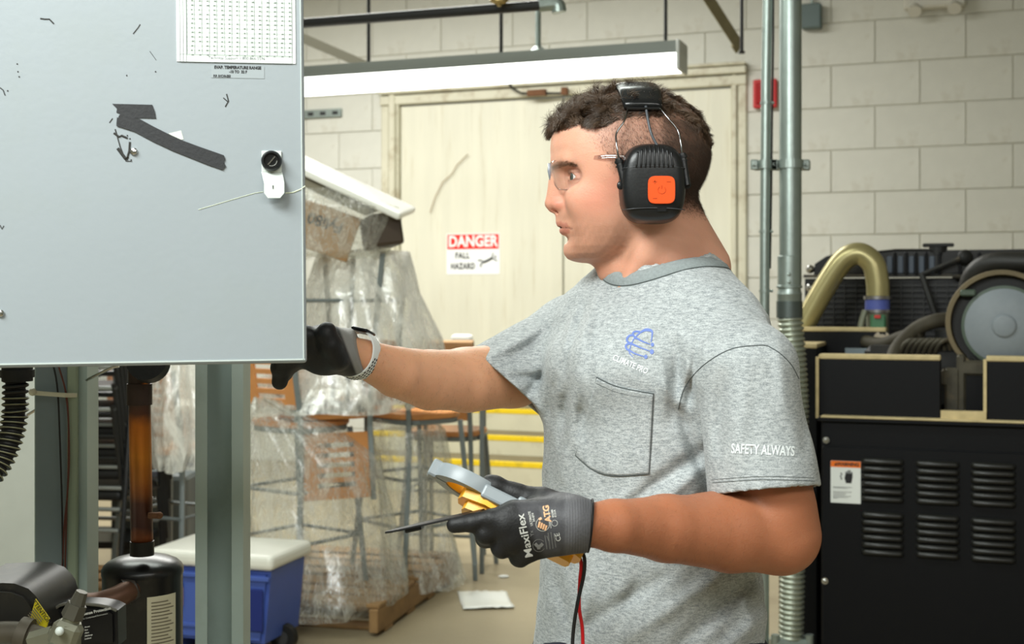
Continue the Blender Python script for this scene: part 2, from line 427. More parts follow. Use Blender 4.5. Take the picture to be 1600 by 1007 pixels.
# ================================================================== concrete steps with yellow nosings up to the door
M_step = mat('beige_step', (208, 204, 178), .6, var=.05, vscale=4, stain=(140, 124, 90), sscale=5, samt=.35)
M_tread = mat('worn_tread', (118, 108, 80), .8, var=.12, vscale=7)
M_yel = mat('yellow_paint', (238, 205, 30), .5, var=.08, vscale=9, stain=(120, 100, 50), sscale=9, samt=.4)
st = thing('steps', 'beige concrete steps with yellow nosings leading up to the door', 'steps', Wp((D0+D1)/2+.3, -.75, 0), RZ)
sa, sb = D0+.35, D1-.1
hs = [.26, .41, .585, .75]; fr = [1.28, .92, .56, .20]
for i in range(4):
    zb = hs[i-1] if i else 0.0; t0 = -fr[i]; t1 = -.052; zt = hs[i]
    bm = B(); box(bm, Wp((sa+sb)/2, (t0+t1)/2, (zb+zt)/2-.002), (sb-sa, t1-t0, zt-zb-.004), rot=R3, bev=.004); r_ = obj('riser', bm, M_step, st)
    bm = B(); box(bm, Wp((sa+sb)/2, (t0+t1)/2+.02, zt+.0), (sb-sa, t1-t0-.04, .006), rot=R3); obj('tread', bm, M_tread, st)
    bm = B(); box(bm, Wp((sa+sb)/2, t0+.012, zt-.018), (sb-sa+.002, .03, .042), rot=R3, bev=.004); obj('nosing', bm, M_yel, st)

# ================================================================== red alarm, boxes and strips on the wall
s, z = wall_px(1197, 148); Ma = WM4(s, z, .02)
al = thing('fire_alarm', 'red fire alarm horn on the white block wall behind the conduits', 'alarm', Wp(s, -.02, z-.12), RZ)
M_ared = mat('alarm_red', (190, 30, 34), .4)
bm = B(); box(bm, (0, 0, .025), (.185, .225, .05), M=Ma, bev=.012, seg=2); obj('housing', bm, M_ared, al)
bm = B(); box(bm, (-.03, 0, .058), (.08, .17, .02), M=Ma, bev=.008); obj('lens', bm, mat('alarm_lens', (160, 16, 22), .2), al)
s, z = wall_px(1270, 29); bm = B(); Ma = WM4(s, z, .02); box(bm, (0, 0, .05), (.15, .19, .10), M=Ma, bev=.01); jb = obj('junction_box', bm, mat('grey_box_paint', (96, 112, 112), .5), None, 'small grey junction box high on the wall behind the thick conduit', 'junction box')
bm = B(); cyl(bm, Wp(s, -.05, z+.09), Wp(s, -.05, 4.69), .012, seg=8); obj('box_conduit', bm, M_galv, jb)
s, z = wall_px(1461, -6); Ma = WM4(s, z, .02); bm = B(); box(bm, (0, 0, .06), (.44, .22, .12), M=Ma, bev=.015)
el = obj('emergency_light', bm, mat('offwhite_plastic', (205, 203, 192), .4), None, 'off-white emergency light unit at the top of the block wall', 'emergency light')
for dx in (-.14, .14):
    bm = B(); cyl(bm, Ma @ Vector((dx, -.085, .08)), Ma @ Vector((dx, -.14, .14)), .035, .05, seg=16); obj('lamp_head', bm, MATS['offwhite_plastic'], el)
for k_, (xa, xb) in enumerate(((483, 536),)):
    s0, z = wall_px(xa-60, 183); s1, _ = wall_px(xb, 183); bm = B(); Ma = WM4((s0+s1)/2, z, .012)
    box(bm, (0, 0, .012), (s1-s0, .075, .024), M=Ma, bev=.003); sc_ = obj('strut_channel', bm, M_galv, None, 'short slotted strut channel fixed to the wall left of the door', 'strut channel')
    n = 6
    for i in range(n):
        bm = B(); box(bm, (-(s1-s0)/2 + (s1-s0)*(i+.5)/n, 0, .0245), (.055, .03, .003), M=Ma, bev=.001); obj('slot', bm, M_dark, sc_)
wtube([(536, 300), (540, 262), (548, 225)], .002, .03, M_crack, 'wire_scrap', None, label='hairline wire hanging beside the door frame', cat='wire') if False else None

# ================================================================== hanging fluorescent fixture
fr_ = P(1068, 85, 6.0); u = Vector((CA, -SA, 0)); Lf = 2.75
fx = thing('fluorescent_fixture', 'long hanging fluorescent light fixture with white lit tube above the door', 'light fixture', fr_ - u*Lf/2 + Vector((0, 0, -.06)), RZ)
FM = Matrix.Translation(fr_ - u*Lf/2) @ Matrix.Rotation(RZ, 4, 'Z')
M_fix = mat('fixture_grey', (150, 156, 152), .45)
M_lit = mat('lit_diffuser', (255, 255, 250), .5, emit=5.0)
bm = B(); prism(bm, [(-.09, -.005), (.09, -.005), (.075, .055), (-.075, .055)], Lf, FM @ Matrix.Translation((-Lf/2, 0, 0)) @ basis((0, 1, 0), (0, 0, 1), (1, 0, 0))); obj('housing', bm, M_fix, fx)
bm = B(); prism(bm, [(-.08, -.004), (-.075, -.062), (-.04, -.08), (.04, -.08), (.075, -.062), (.08, -.004)], Lf-.03, FM @ Matrix.Translation((-Lf/2+.015, 0, 0)) @ basis((0, 1, 0), (0, 0, 1), (1, 0, 0))); obj('diffuser', bm, M_lit, fx)
for x in (Lf/2-.008, -Lf/2+.008):
    bm = B(); box(bm, (x, 0, -.014), (.016, .185, .14), M=FM, bev=.004); obj('end_cap', bm, mat('cap_white', (215, 218, 214), .4), fx)
for d_ in (.72, 2.3):
    bm = B(); q = FM @ Vector((Lf/2-d_, 0, .055)); cyl(bm, q, (q.x, q.y, 4.69), .014, seg=8); cyl(bm, q, q+Vector((0, 0, .03)), .05, .02, seg=12); obj('hanger_rod', bm, M_galv, fx)

# pipe run, rods and braces under the roof
M_bpipe = mat('black_pipe', (24, 24, 24), .5)
a = P(480, 36, 5.6); b_ = P(850, 8, 5.2)
pr = thing('overhead_pipe', 'black pipe running under the roof above the light fixture', 'pipe', (a+b_)/2)
bm = B(); tube(bm, [a - (b_-a)*.6, a, b_], .021, seg=14); obj('pipe', bm, M_bpipe, pr)
bm = B(); tube(bm, [b_-Vector((.02, 0, 0)), b_+Vector((.05, 0, .004)), b_+Vector((.062, 0, -.03))], .03, seg=14, n=5); obj('elbow', bm, M_galv, pr)
bm = B(); sph(bm, P(780, 0, 5.2), .03, (1.3, .7, .6)); cyl(bm, P(780, 0, 5.2), P(780, 10, 5.2), .02, .008, seg=10); cyl(bm, P(780, 0, 5.2), P(780, -60, 5.2), .008, seg=8); obj('sprinkler_head', bm, mat('brass', (180, 160, 110), .3, metal=.9), pr)
for px, y0, lab in ((576, 100, 'thin hanging rod in front of the wall near the grey panel'), (783, 84, 'short thin hanging rod above the middle of the light fixture'), (1040, 68, 'thin hanging rod near the right end of the light fixture'), (1159, 82, 'thin rod beside the diagonal brown brace at the wall')):
    bm = B(); Yr = 7.0; q = P(px, y0, Yr); cyl(bm, q, (q.x, q.y, 4.69), .010, seg=8); box(bm, q, (.03, .03, .012)); box(bm, (q.x, q.y, 4.69), (.08, .08, .01))
    obj('hanger_rod', bm, M_bpipe, None, lab, 'rod')
def brace(a, b, w_, m, lab):
    d = (b-a).normalized(); yv = Vector((0, 1, 0)); xv = d.cross(yv).normalized(); M = basis(xv, d.cross(xv), d, a); L_ = (b-a).length
    bm = B(); box(bm, (0, 0, L_/2), (w_, .008, L_), M=M); box(bm, (w_/2, -w_/2, L_/2), (.008, w_, L_), M=M); box(bm, (0, -.01, L_-.03), (w_*1.2, .012, .10), M=M)
    return obj('angle_brace', bm, m, None, lab, 'brace')
M_brace = mat('brace_tan', (132, 124, 92), .6, var=.15, vscale=12)
brace(P(1060, -75, 7.6), P(1156, 74, 8.6), .07, M_brace, 'diagonal tan steel brace meeting the wall right of the light fixture')
brace(P(380, 20, 7.0), P(580, 106, 7.8), .05, mat('brace_grey', (120, 118, 104), .6), 'grey diagonal brace running down behind the light fixture')
# ================================================================== conduits beside the worker
def vtube(px, y0, y1, Y, r): return P(px, y0, Y), P(px, y1, Y)
YC = 4.2
c1 = thing('thick_conduit', 'thick galvanised conduit ending in ribbed flexible hose behind the worker', 'conduit', P(1237, 1040, YC))
bm = B(); a = P(1235, 440, YC); tube(bm, [a, (a.x, YC, 3.2), (a.x, YC, 4.69)], .0362, seg=28); obj('pipe', bm, M_galv, c1, smooth=False, auto=40)
bm = B(); M0 = Matrix.Translation(P(1233.5, 497, YC)); k = YC/FPX
lathe(bm, [(.030, 0), (.040, 0), (.040, 36*k), (.041, 37*k), (.037, 44*k), (.037, 46*k), (.042, 47*k), (.042, 50*k), (.0385, 51*k), (.0385, 96*k), (.036, 97*k), (.03, 97*k)], M0, 28); cp = obj('coupling', bm, M_galv, c1, auto=40)
bm = B(); lathe(bm, [(.0405, 0), (.0425, 0), (.0425, 26*k), (.0405, 26*k)], M0, 28); obj('ring_nut', bm, mat('dull_steel', (92, 100, 98), .4, metal=.7), c1, auto=40)
for dy in (8, -4):
    bm = B(); q = P(1233, 433+dy, YC-.040); sph(bm, q, .006, (1, .6, 1)); obj('set_screw', bm, M_galv, cp)
pts = smooth_path([P(1234, 495, YC), P(1240, 560, YC), P(1244, 640, YC), P(1241, 760, YC), P(1238, 900, YC), P(1236, 1000, YC)], 60)
L_ = 0; bm = B(); rs = []
step = pts; out = []; acc = 0
tot = sum((pts[i+1]-pts[i]).length for i in range(len(pts)-1)); pit = .0168; n = int(tot/pit)*8; cum = [0]
for i in range(len(pts)-1): cum.append(cum[-1]+(pts[i+1]-pts[i]).length)
for j in range(n+1):
    d = tot*j/n; i = min(int(np.searchsorted(cum, d, 'right'))-1, len(pts)-2); t = (d-cum[i])/(cum[i+1]-cum[i]); out.append(pts[i].lerp(pts[i+1], t)); rs.append(.0335 + .0085*abs(math.sin(PI*j/8))**.7)
tube(bm, out, rs, seg=22); obj('flexible_hose', bm, mat('galv_hose', (164, 170, 156), .35, metal=.7, var=.1, vscale=20), c1, smooth=True)
bm = B(); q = P(1235, 1010, YC); box(bm, q, (.125, .09, .06), bev=.012)
for sx_ in (-1, 1): cyl(bm, q+Vector((sx_*.055, -.03, .0)), q+Vector((sx_*.055, -.03, .045)), .014, seg=12)
cyl(bm, q, (q.x, q.y, .0), .04, seg=20); obj('hose_clamp', bm, M_galv, c1)
c2 = thing('thin_conduit', 'thin galvanised conduit running up left of the thick one', 'conduit', P(1195, 640, YC))
k2 = YC/FPX
bm = B(); tube(bm, [P(1194, 640, YC), P(1195, 350, YC), P(1197, 120, YC), P(1200, -40, YC), (P(1200, -40, YC).x, YC, 4.69)], .0162, seg=20); tube(bm, [P(1194, 640, YC), (P(1194, 640, YC).x, YC, .0)], .0162, seg=12); obj('pipe', bm, M_galv, c2, auto=40)
for y_ in (161, 362, 455):
    bm = B(); q = P(1195+ (2 if y_ < 200 else 0), y_, YC); cyl(bm, q-Vector((0, 0, .004)), q+Vector((0, 0, .004)), .019, seg=18); sph(bm, q+Vector((.022, -.004, 0)), .005); obj('coupling', bm, M_galv, c2)
bm = B(); tube(bm, [P(1208, 60, YC+.06), P(1206, 200, YC+.06), P(1205, 300, YC+.05), P(1203, 420, YC+.05)], .004, seg=6); tube(bm, [P(1208, 60, YC+.06), P(1208, -60, YC+.06)], .004, seg=6); obj('thin_wire', bm, M_rubber, c2)
cl = thing('pipe_clamp', 'galvanised strut clamp holding both conduits together', 'clamp', P(1222, 262, YC))
bm = B(); box(bm, P(1222, 259, YC+.05), (.185, .022, .032), bev=.003); obj('strut', bm, M_galv, cl)
for px, r in ((1235, .041), (1195, .021)):
    bm = B(); q = P(px, 257, YC); lathe(bm, [(r-.002, -.014), (r+.001, -.014), (r+.001, .014), (r-.002, .014)], Matrix.Translation(q), 26)
    for s_ in (-1, 1):
        x = q.x + s_*(r+.012); box(bm, (x, q.y+.01, q.z), (.024, .012, .034), bev=.003); cyl(bm, (x, q.y-.012, q.z), (x, q.y+.02, q.z), .006, seg=8)
    obj('strap', bm, M_galv, cl)

# ================================================================== generator / engine set
G0 = P(1283, 470, 4.3); G0.z = 0
def G(s, t, z): return Vector((G0.x + s*CA + t*SA, G0.y - s*SA + t*CA, z))
GM = basis((CA, -SA, 0), (SA, CA, 0), (0, 0, 1), G0)
def g_px(px, py, t=0.0):
    k_ = (px-800)/FPX; ox, oy = G0.x + t*SA, G0.y + t*CA
    s = (oy*k_ - ox)/(CA + SA*k_); Y = oy - s*SA; return s, CZ + (HY-py)/FPX*Y
def GP(px, py, t): s, z = g_px(px, py, t); return G(s, t, z)
gen = thing('engine_cabinet', 'black dusty engine housing with louvered side panel at the right', 'machine', G(.65, .3, 0), RZ)
M_genblk = mat('generator_black', (11, 12, 15), .5, spec=.22, var=.1, vscale=3, bump=.04, bscale=90)
zt = g_px(1283, 655)[1]
bm = B(); box(bm, (.75, .45, zt/2+.02), (1.5, .9, zt-.04), M=GM, bev=.006); obj('body', bm, M_genblk, gen)
bm = B(); box(bm, (.75, -.004, zt/2-.01), (1.49, .012, zt-.16), M=GM, bev=.003); pn = obj('side_panel', bm, M_genblk, gen)
bm = B(); box(bm, (.75, .40, zt), (1.52, .84, .014), M=GM, bev=.003); obj('top_ledge', bm, M_genblk, gen)
bm = B(); box(bm, (.75, .01, zt+.009), (1.50, .06, .006), M=GM, bev=.002); obj('dust_layer', bm, M_dust, gen)
lv = B()
for i in range(1):
    # one pressed louvre: half-round hood, open underneath
    n = 9; W2, H2, D2 = .068, .010, .016
    prof = [(-.010, 0), (-.009, .009), (-.004, .0145), (.003, .0145), (.009, .009), (.012, 0)]
    xs = [-1, -.97, -.9, -.8, 0, .8, .9, .97, 1]; sc = [0, .35, .75, 1, 1, 1, .75, .35, 0]
    rings = []
    for x, q in zip(xs, sc): rings.append([lv.verts.new((x*W2, -p[1]*q-.0005, p[0]*(.55+.45*q))) for p in prof])
    for a_, b2 in zip(rings[:-1], rings[1:]):
        for j in range(len(prof)-1): lv.faces.new((a_[j], b2[j], b2[j+1], a_[j+1]))
    bmesh.ops.recalc_face_normals(lv, faces=lv.faces)
lme = bpy.data.meshes.new('louver'); lv.to_mesh(lme); lv.free(); lme.materials.append(mat('louver_paint', (30, 30, 28), .33)); lme.polygons.foreach_set('use_smooth', [True]*len(lme.polygons))
for (cx, yt) in ((1379, 722), (1465, 726), (1552, 729)):
    for dy in (0, 84):
        for i in range(6):
            s, z = g_px(cx, yt + dy + i*11.7 + (3 if dy and cx > 1500 else 0), -.01)
            o = bpy.data.objects.new('louver', lme); COL.objects.link(o); o.parent = pn
            o.matrix_local = WM[gen].inverted() @ Matrix.Translation(G(s, -.011, z)) @ Matrix.Rotation(RZ, 4, 'Z')
for (x, y) in ((1291, 688), (1289, 908)):
    s, z = g_px(x, y, -.01); bm = B(); cyl(bm, G(s, -.010, z), G(s, -.015, z), .011, seg=14); sph(bm, G(s, -.015, z), .008, (1, .6, 1), M=Matrix.Rotation(RZ, 3, 'Z')); obj('screw', bm, M_chrome, pn, label='bright round screw head')
# warning label
s0, z1 = g_px(1298, 720, -.01); s1, z0 = g_px(1345, 788, -.01); sw, sh = s1-s0, z1-z0
Ml = Matrix.Translation(G((s0+s1)/2, -.0115, (z0+z1)/2)) @ FW
bm = B(); box(bm, (0, 0, 0), (sw, sh, .002), M=Ml, bev=.0005); wl = obj('warning_sticker', bm, mat('sticker_white', (232, 236, 232), .4), gen, label='white sticker with orange warning band and black hand symbol')
bm = B(); box(bm, (0, sh*.425, .0012), (sw*.99, sh*.145, .0006), M=Ml); obj('orange_band', bm, mat('sticker_orange', (242, 120, 30), .4), gen)
lettering('WARNING', sh*.11, on(Ml, sw*.08, sh*.425, .002), M_dark, gen, bold=.0006, sx=.95)
bm = B()
prism(bm, [(-.4*sw, sh*.39), (-.29*sw, sh*.39), (-.345*sw, sh*.46)], .0005, on(Ml, 0.02*sw, 0, .0016))
hx, hy = sw*.10, sh*.12
prism(bm, [(hx-.14*sw, hy-.02*sh), (hx-.09*sw, hy-.14*sh), (hx+.09*sw, hy-.14*sh), (hx+.13*sw, hy), (hx+.13*sw, hy+.09*sh), (hx-.10*sw, hy+.09*sh)], .0005, on(Ml, 0, 0, .0012))
for i, h_ in enumerate((.13, .165, .17, .13)):
    x = hx-.085*sw + i*.062*sw; prism(bm, [(x-.024*sw, hy+.05*sh), (x+.024*sw, hy+.05*sh), (x+.02*sw, hy+h_*sh), (x-.02*sw, hy+h_*sh)], .0005, on(Ml, 0, 0, .0013))
tube(bm, [Ml @ Vector((x*sw, y*sh, .0015)) for x, y in ((-.17, .22), (-.12, .19), (-.18, .14), (-.13, .09), (-.15, .06))], .0016, seg=6)
for i, (l, y) in enumerate(((.8, -.12), (.6, -.145), (.78, -.235), (.55, -.265), (.5, -.3), (.75, -.335), (.6, -.365), (.2, -.39))):
    box(bm, (-.42*sw+l*.4*sw, y*sh, .0014), (l*.8*sw, .008*sh, .0004), M=Ml)
obj('printed_marks', bm, M_dark, gen, kind='stuff')
# upper enclosure boxes on the body with dusty tops
zu = g_px(1400, 560, .03)[1]
def dusty_box(s0, s1, t0, t1, z0, z1, name='enclosure_box', dust=True):
    bm = B(); box(bm, ((s0+s1)/2, (t0+t1)/2, (z0+z1)/2), (s1-s0, t1-t0, z1-z0), M=GM, bev=.004); e = obj(name, bm, M_genblk, gen)
    if dust:
        bm = B(); box(bm, ((s0+s1)/2, (t0+t1)/2, z1+.002), (s1-s0-.002, t1-t0+.006, .016), M=GM, bev=.003); obj('dust_layer', bm, M_dust, gen)
    return e
sA = g_px(1279, 560, .03)[0]; sB = g_px(1470, 560, .03)[0]; sC = g_px(1541, 560, .03)[0]
dusty_box(sA, sB, .03, .10, zt+.007, zu); dusty_box(sC, 1.3, .03, .12, zt+.007, zu)
for c__, s__ in (((sA-.004, .035, (zt+zu)/2), (.010, .02, zu-zt)), ((sC-.004, .035, (zt+zu)/2), (.010, .02, zu-zt)), (((sB+sC)/2, .03, zt+.02), (sC-sB, .03, .035))):
    bm = B(); box(bm, c__, s__, M=GM); obj('dusty_edge', bm, M_dust, gen)
zl = g_px(1262, 540, .35)[1]
dusty_box(g_px(1225, 540, .35)[0], g_px(1284, 540, .35)[0], .22, .60, .05, zl, 'end_post')
zm = g_px(1320, 516, .5)[1]; dusty_box(g_px(1240, 516, .5)[0], g_px(1385, 516, .5)[0], .5, .58, zt, zm, 'rear_box')
bm = B(); s_, z_ = g_px(1345, 553, .45); box(bm, (s_, .45, z_-.03), (.11, .02, .10), M=GM); obj('control_plate', bm, mat('plate_bluegrey', (120, 132, 138), .4), gen)

# radiator behind the engine
rad = thing('radiator', 'large black radiator behind the engine with ribbed top tank', 'radiator', GP(1440, 640, 1.1), RZ)
t_ = 1.0; s0, zt2 = g_px(1257, 432, t_); s1 = g_px(1700, 432, t_)[0]
M_fin = mat('radiator_fins', (16, 16, 17), .5)
bm = B(); box(bm, ((s0+s1)/2, t_+.06, zt2/2), (s1-s0, .10, zt2-.02), M=GM); obj('core', bm, M_fin, rad)
fm = B()
for i in range(34): box(fm, ((s0+s1)/2, t_+.005, zt2-.04-i*.022), (s1-s0-.04, .012, .008), M=GM)
for i in range(24): box(fm, (s0+.03+(s1-s0-.06)*i/23, t_+.0, zt2-.40), (.004, .012, .74), M=GM)
o = obj('fin_grid', fm, mat('fin_edge', (26, 26, 25), .4), rad); o['kind'] = 'stuff'
s0b, zt3 = g_px(1272, 394, t_)
prof = [(s0b, zt2), (s0b+.005, zt2+.05), (s0b+.05, zt3-.02), (s0b+.12, zt3), (s1, zt3), (s1, zt2)]
bm = B(); prism(bm, prof, .14, basis((CA, -SA, 0), (0, 0, 1), (SA, CA, 0), G(0, t_-.03, 0)), bev=.01); obj('top_tank', bm, mat('tank_black', (20, 20, 22), .22), rad)
for px in (1398, 1416, 1431, 1447, 1468, 1500, 1530):
    bm = B(); s, z = g_px(px, 412, t_-.04); box(bm, (s, t_-.035, z), (.012, .02, .09), M=GM, bev=.003); obj('rib', bm, M_genblk, rad)
for px in (1390, 1407, 1424, 1440, 1456):
    bm = B(); s, z = g_px(px, 412, t_-.04); box(bm, (s, t_-.032, z-.005), (.022, .01, .07), M=GM, bev=.004); obj('painted_glint', bm, mat('tank_glint', (92, 100, 112), .15), rad) if px < 1400 else obj('painted_glint', bm, MATS['tank_glint'], rad)  # pale plates painted in as glints on the top tank
bm = B(); box(bm, ((s0+s1)/2, t_-.01, zt2), (s1-s0, .04, .012), M=GM); obj('flange', bm, M_dustblack, rad)
bm = B(); q = GP(1466, 392, t_); cyl(bm, q-Vector((0, 0, .02)), q+Vector((0, 0, .015)), .035, seg=18); box(bm, q+Vector((0, 0, .022)), (.12, .03, .015), rot=R3, bev=.004); obj('filler_cap', bm, M_rubber, rad)
bm = B(); tube(bm, [GP(1372, 394, t_-.02), GP(1400, 391, t_-.02), GP(1455, 391, t_-.02)], .005, seg=8); obj('overflow_pipe', bm, M_rubber, rad)
for x, y in ((1266, 421), (1266, 450)):
    bm = B(); q = GP(x, y, t_-.02); sph(bm, q, .018); obj('bolt', bm, M_chrome, rad, label='bright bolt head')
bm = B(); tube(bm, [GP(1440, 428, t_-.08), GP(1464, 500, t_-.1)], .012, seg=6); tube(bm, [GP(1438, 430, t_-.08), GP(1500, 404, t_-.08)], .010, seg=6); obj('stay_bar', bm, M_dustblack, rad)
bm = B(); tube(bm, [GP(1488, 432, t_-.05), GP(1560, 434, t_-.05), GP(1640, 434, t_-.05)], .008, seg=6); obj('hood_rail', bm, M_dustblack, rad)
bm = B(); sph(bm, GP(1508, 402, t_-.06), .03, (1, .6, 1)); obj('knob', bm, M_rubber, rad)

# brass-coloured exhaust/charge pipe
gp = thing('gold_pipe', 'gold-coloured bent pipe rising from the engine beside the conduit', 'pipe', GP(1370, 470, .55), RZ)
t2 = .62; kk = 17.5*(G0.y+t2)/FPX
bm = B(); tube(bm, [GP(1243, 540, t2), GP(1262, 497, t2), GP(1296, 437, t2), GP(1320, 405, t2), GP(1344, 397, t2), GP(1364, 412, t2), GP(1371, 440, t2), GP(1372, 464, t2)], kk, seg=24, n=7)
obj('pipe', bm, mat('gold_metal', (172, 162, 116), .32, metal=.5, var=.1, vscale=8), gp, smooth=True)
M_blue = mat('blue_silicone', (84, 96, 168), .5)
def vring(px, y0, y1, t, r, m, name, par):
    bm = B(); a = GP(px, y0, t); b = GP(px, y1, t); b.x, b.y = a.x, a.y; cyl(bm, a, b, r, seg=24); return obj(name, bm, m, par, auto=40)
vring(1371, 488, 463, t2, kk*1.06, M_blue, 'silicone_hose', gp)
vring(1371, 468, 463, t2, kk*1.18, mat('clamp_steel', (150, 148, 150), .3, metal=.8), 'hose_clamp', gp); vring(1371, 489, 484, t2, kk*1.16, MATS['clamp_steel'], 'hose_clamp', gp)
vring(1371, 535, 488, t2, kk*.95, mat('grey_casting', (128, 132, 116), .5, metal=.3), 'flange', gp)
bm = B(); box(bm, GP(1372, 508, t2-.07), (.055, .02, .075), rot=R3, bev=.006); obj('green_valve', bm, mat('valve_green', (62, 112, 78), .45), gp)
bm = B(); box(bm, GP(1371, 495, t2-.085), (.022, .01, .012), rot=R3); obj('red_tag', bm, mat('tag_red', (190, 50, 40), .5), gp)
bm = B(); cyl(bm, GP(1378, 530, t2-.12), GP(1378, 530, t2+.02), .03, seg=18); cyl(bm, GP(1378, 530, t2-.14), GP(1378, 530, t2-.12), .018, seg=14); obj('elbow_fitting', bm, mat('fitting_metal', (150, 140, 122), .35, metal=.6), gp)
bm = B(); tube(bm, [GP(1352, 485, t2-.05), GP(1346, 505, t2-.05), GP(1342, 530, t2-.05)], .012, seg=8, n=4); obj('bracket', bm, MATS['grey_casting'], gp)

# engine block mass with hoses, bits and the round air cleaner
eng = thing('engine', 'grimy engine block with hoses showing between the black boxes', 'engine', GP(1440, 640, .5), RZ)
M_grime = mat('grimy_metal', (74, 70, 58), .6, metal=.3, var=.3, vscale=25, stain=(120, 104, 76), sscale=9, samt=.5)
bm = B(); box(bm, (.52, .42, zt+.13), (.80, .36, .22), M=GM, bev=.02); box(bm, (.25, .52, zt+.08), (.25, .2, .3), M=GM, bev=.02); obj('engine_block', bm, mat('engine_dark', (30, 29, 27), .6, var=.3, vscale=12), eng)
for i in range(7):
    x0 = 1418+i*9; bm = B(); tube(bm, [GP(x0-14, 560, .25), GP(x0-6, 540, .22), GP(x0+6, 532, .22), GP(x0+18, 536, .24), GP(x0+24, 556, .26)], .008, seg=8, n=5); obj('fuel_line', bm, M_grime, eng)
for pts, r, nm in (([(1352, 534, .5), (1380, 538, .42), (1408, 528, .34), (1440, 520, .3)], .024, 'coolant_hose'), ([(1392, 575, .2), (1402, 545, .25), (1430, 516, .3), (1462, 502, .3), (1500, 500, .34)], .026, 'coolant_hose')):
    bm = B(); tube(bm, [GP(*p) for p in pts], r, seg=14, n=8); obj(nm, bm, mat('hose_dusty', (62, 57, 44), .7, var=.2, vscale=10), eng, smooth=True)
bm = B(); cyl(bm, GP(1482, 560, .3), GP(1482, 515, .3), .045, seg=20); obj('oil_filter', bm, M_rubber, eng, auto=40)
for (x, y, w_, h_) in ((1488, 612, .05, .16), (1502, 600, .03, .20), (1522, 575, .10, .05), (1480, 590, .04, .06)):
    bm = B(); s, z = g_px(x, y, .16); box(bm, (s, .16, z), (w_, .06, h_), M=GM, bev=.008); obj('bracket', bm, M_grime, eng)
bm = B(); s, z = g_px(1521, 608, .17); box(bm, (s, .19, z), (.10, .1, .15), M=GM, bev=.004); obj('black_module', bm, M_genblk, eng)
for x in (1505, 1512, 1520, 1530):
    bm = B(); tube(bm, [GP(x, 572, .2), GP(x+5, 560, .16), GP(x+14, 566, .15), GP(x+20, 582, .16)], .006, seg=6, n=4); obj('wire', bm, M_rubber, eng)
ac = thing('air_cleaner', 'round air filter canister with grey disc face and tan rim', 'air cleaner', GP(1575, 580, .2), RZ)
t3 = .14; C3 = GP(1565, 505, t3); Rr = .165
AM = Matrix.Translation(C3) @ basis((CA, -SA, 0), (0, 0, 1), (-SA, -CA, 0))
bm = B(); lathe(bm, [(0.10, -.34), (Rr+.012, -.34), (Rr+.012, -.02), (Rr+.010, 0), (Rr-.004, 0), (Rr-.006, -.02), (Rr-.008, -.075)], AM, 48); obj('canister', bm, mat('canister_dusty', (104, 92, 66), .6, var=.2, vscale=9), ac, auto=40)
bm = B(); lathe(bm, [(0.0, -.06), (Rr-.009, -.065), (Rr-.009, -.045), (0, -.045)], AM, 48); obj('inner_well', bm, M_rubber, ac)
bm = B(); lathe(bm, [(0.0, -.05), (.128, -.05), (.128, -.008), (.122, -.002), (.040, .002), (.036, .008), (.030, .010), (.0, .010)], AM @ Matrix.Translation((.008, -.01, 0)), 48); obj('filter_face', bm, mat('filter_grey', (128, 136, 142), .5, var=.04, vscale=60), ac, auto=50)
bm = B(); lathe(bm, [(.124, -.05), (.134, -.05), (.134, -.006), (.124, -.004)], AM @ Matrix.Translation((.008, -.01, 0)), 48); obj('seal_ring', bm, mat('seal_green', (70, 84, 72), .5), ac, auto=50)
bm = B(); box(bm, (-.105, .10, -.005), (.05, .022, .03), M=AM @ Matrix.Rotation(-.8, 4, 'Z') @ Matrix.Rotation(.8, 4, 'Z'), bev=.005); obj('latch', bm, MATS['seal_green'], ac)
bh = B(); tube(bh, [GP(1512, 480, .5), GP(1514, 448, .5), GP(1526, 424, .48), GP(1552, 411, .46), GP(1600, 410, .44), GP(1680, 412, .42)], .036*1.0, seg=20, n=8)
obj('intake_hose', bh, mat('intake_black', (34, 33, 30), .5, bump=.1), None, 'fat black intake hose curving over the round air cleaner', 'hose', smooth=True)

# ================================================================== pallet of bar stools in plastic
M_wood = mat('pallet_wood', (148, 116, 76), .75, var=.18, vscale=10, stretch=(1, 1, 1), stain=(98, 72, 46), sscale=6, samt=.5)
M_seat = mat('stool_wood', (206, 142, 84), .4, var=.08, vscale=14)
M_stl = mat('stool_grey_steel', (122, 130, 130), .42, metal=.2, var=.06)
PA = P(590, 1000, 5.5); PA.z = 0; PB = Vector(P(715, 905, 6.66)); PB.z = 0
e1 = (PB-PA).normalized(); e2 = Vector((-e1.y, e1.x, 0))      # e1 away along right side, e2 to the left
PMx = basis(e1, e2, (0, 0, 1), PA)
pl = thing('wooden_pallet', 'wooden shipping pallet under the plastic-wrapped stools', 'pallet', PA + e1*.6 + e2*.55)
Lp, Wd = 1.22, 1.15
for i in range(7):
    bm = B(); w_ = .10 if i % 2 else .135; box(bm, ((i+.5)*Lp/7, Wd/2, .130+random.uniform(-.003, .003)), (w_, Wd, .018), M=PMx, bev=.003); obj('deck_board', bm, M_wood, pl)
for y in (.02, Wd/2, Wd-.02):
    bm = B(); box(bm, (Lp/2, y, .068), (Lp, .04, .10), M=PMx, bev=.003); obj('stringer', bm, M_wood, pl)
for i in range(4):
    bm = B(); box(bm, ((i+.5)*Lp/4, Wd/2, .009), (.1, Wd, .016), M=PMx, bev=.003); obj('bottom_board', bm, M_wood, pl)
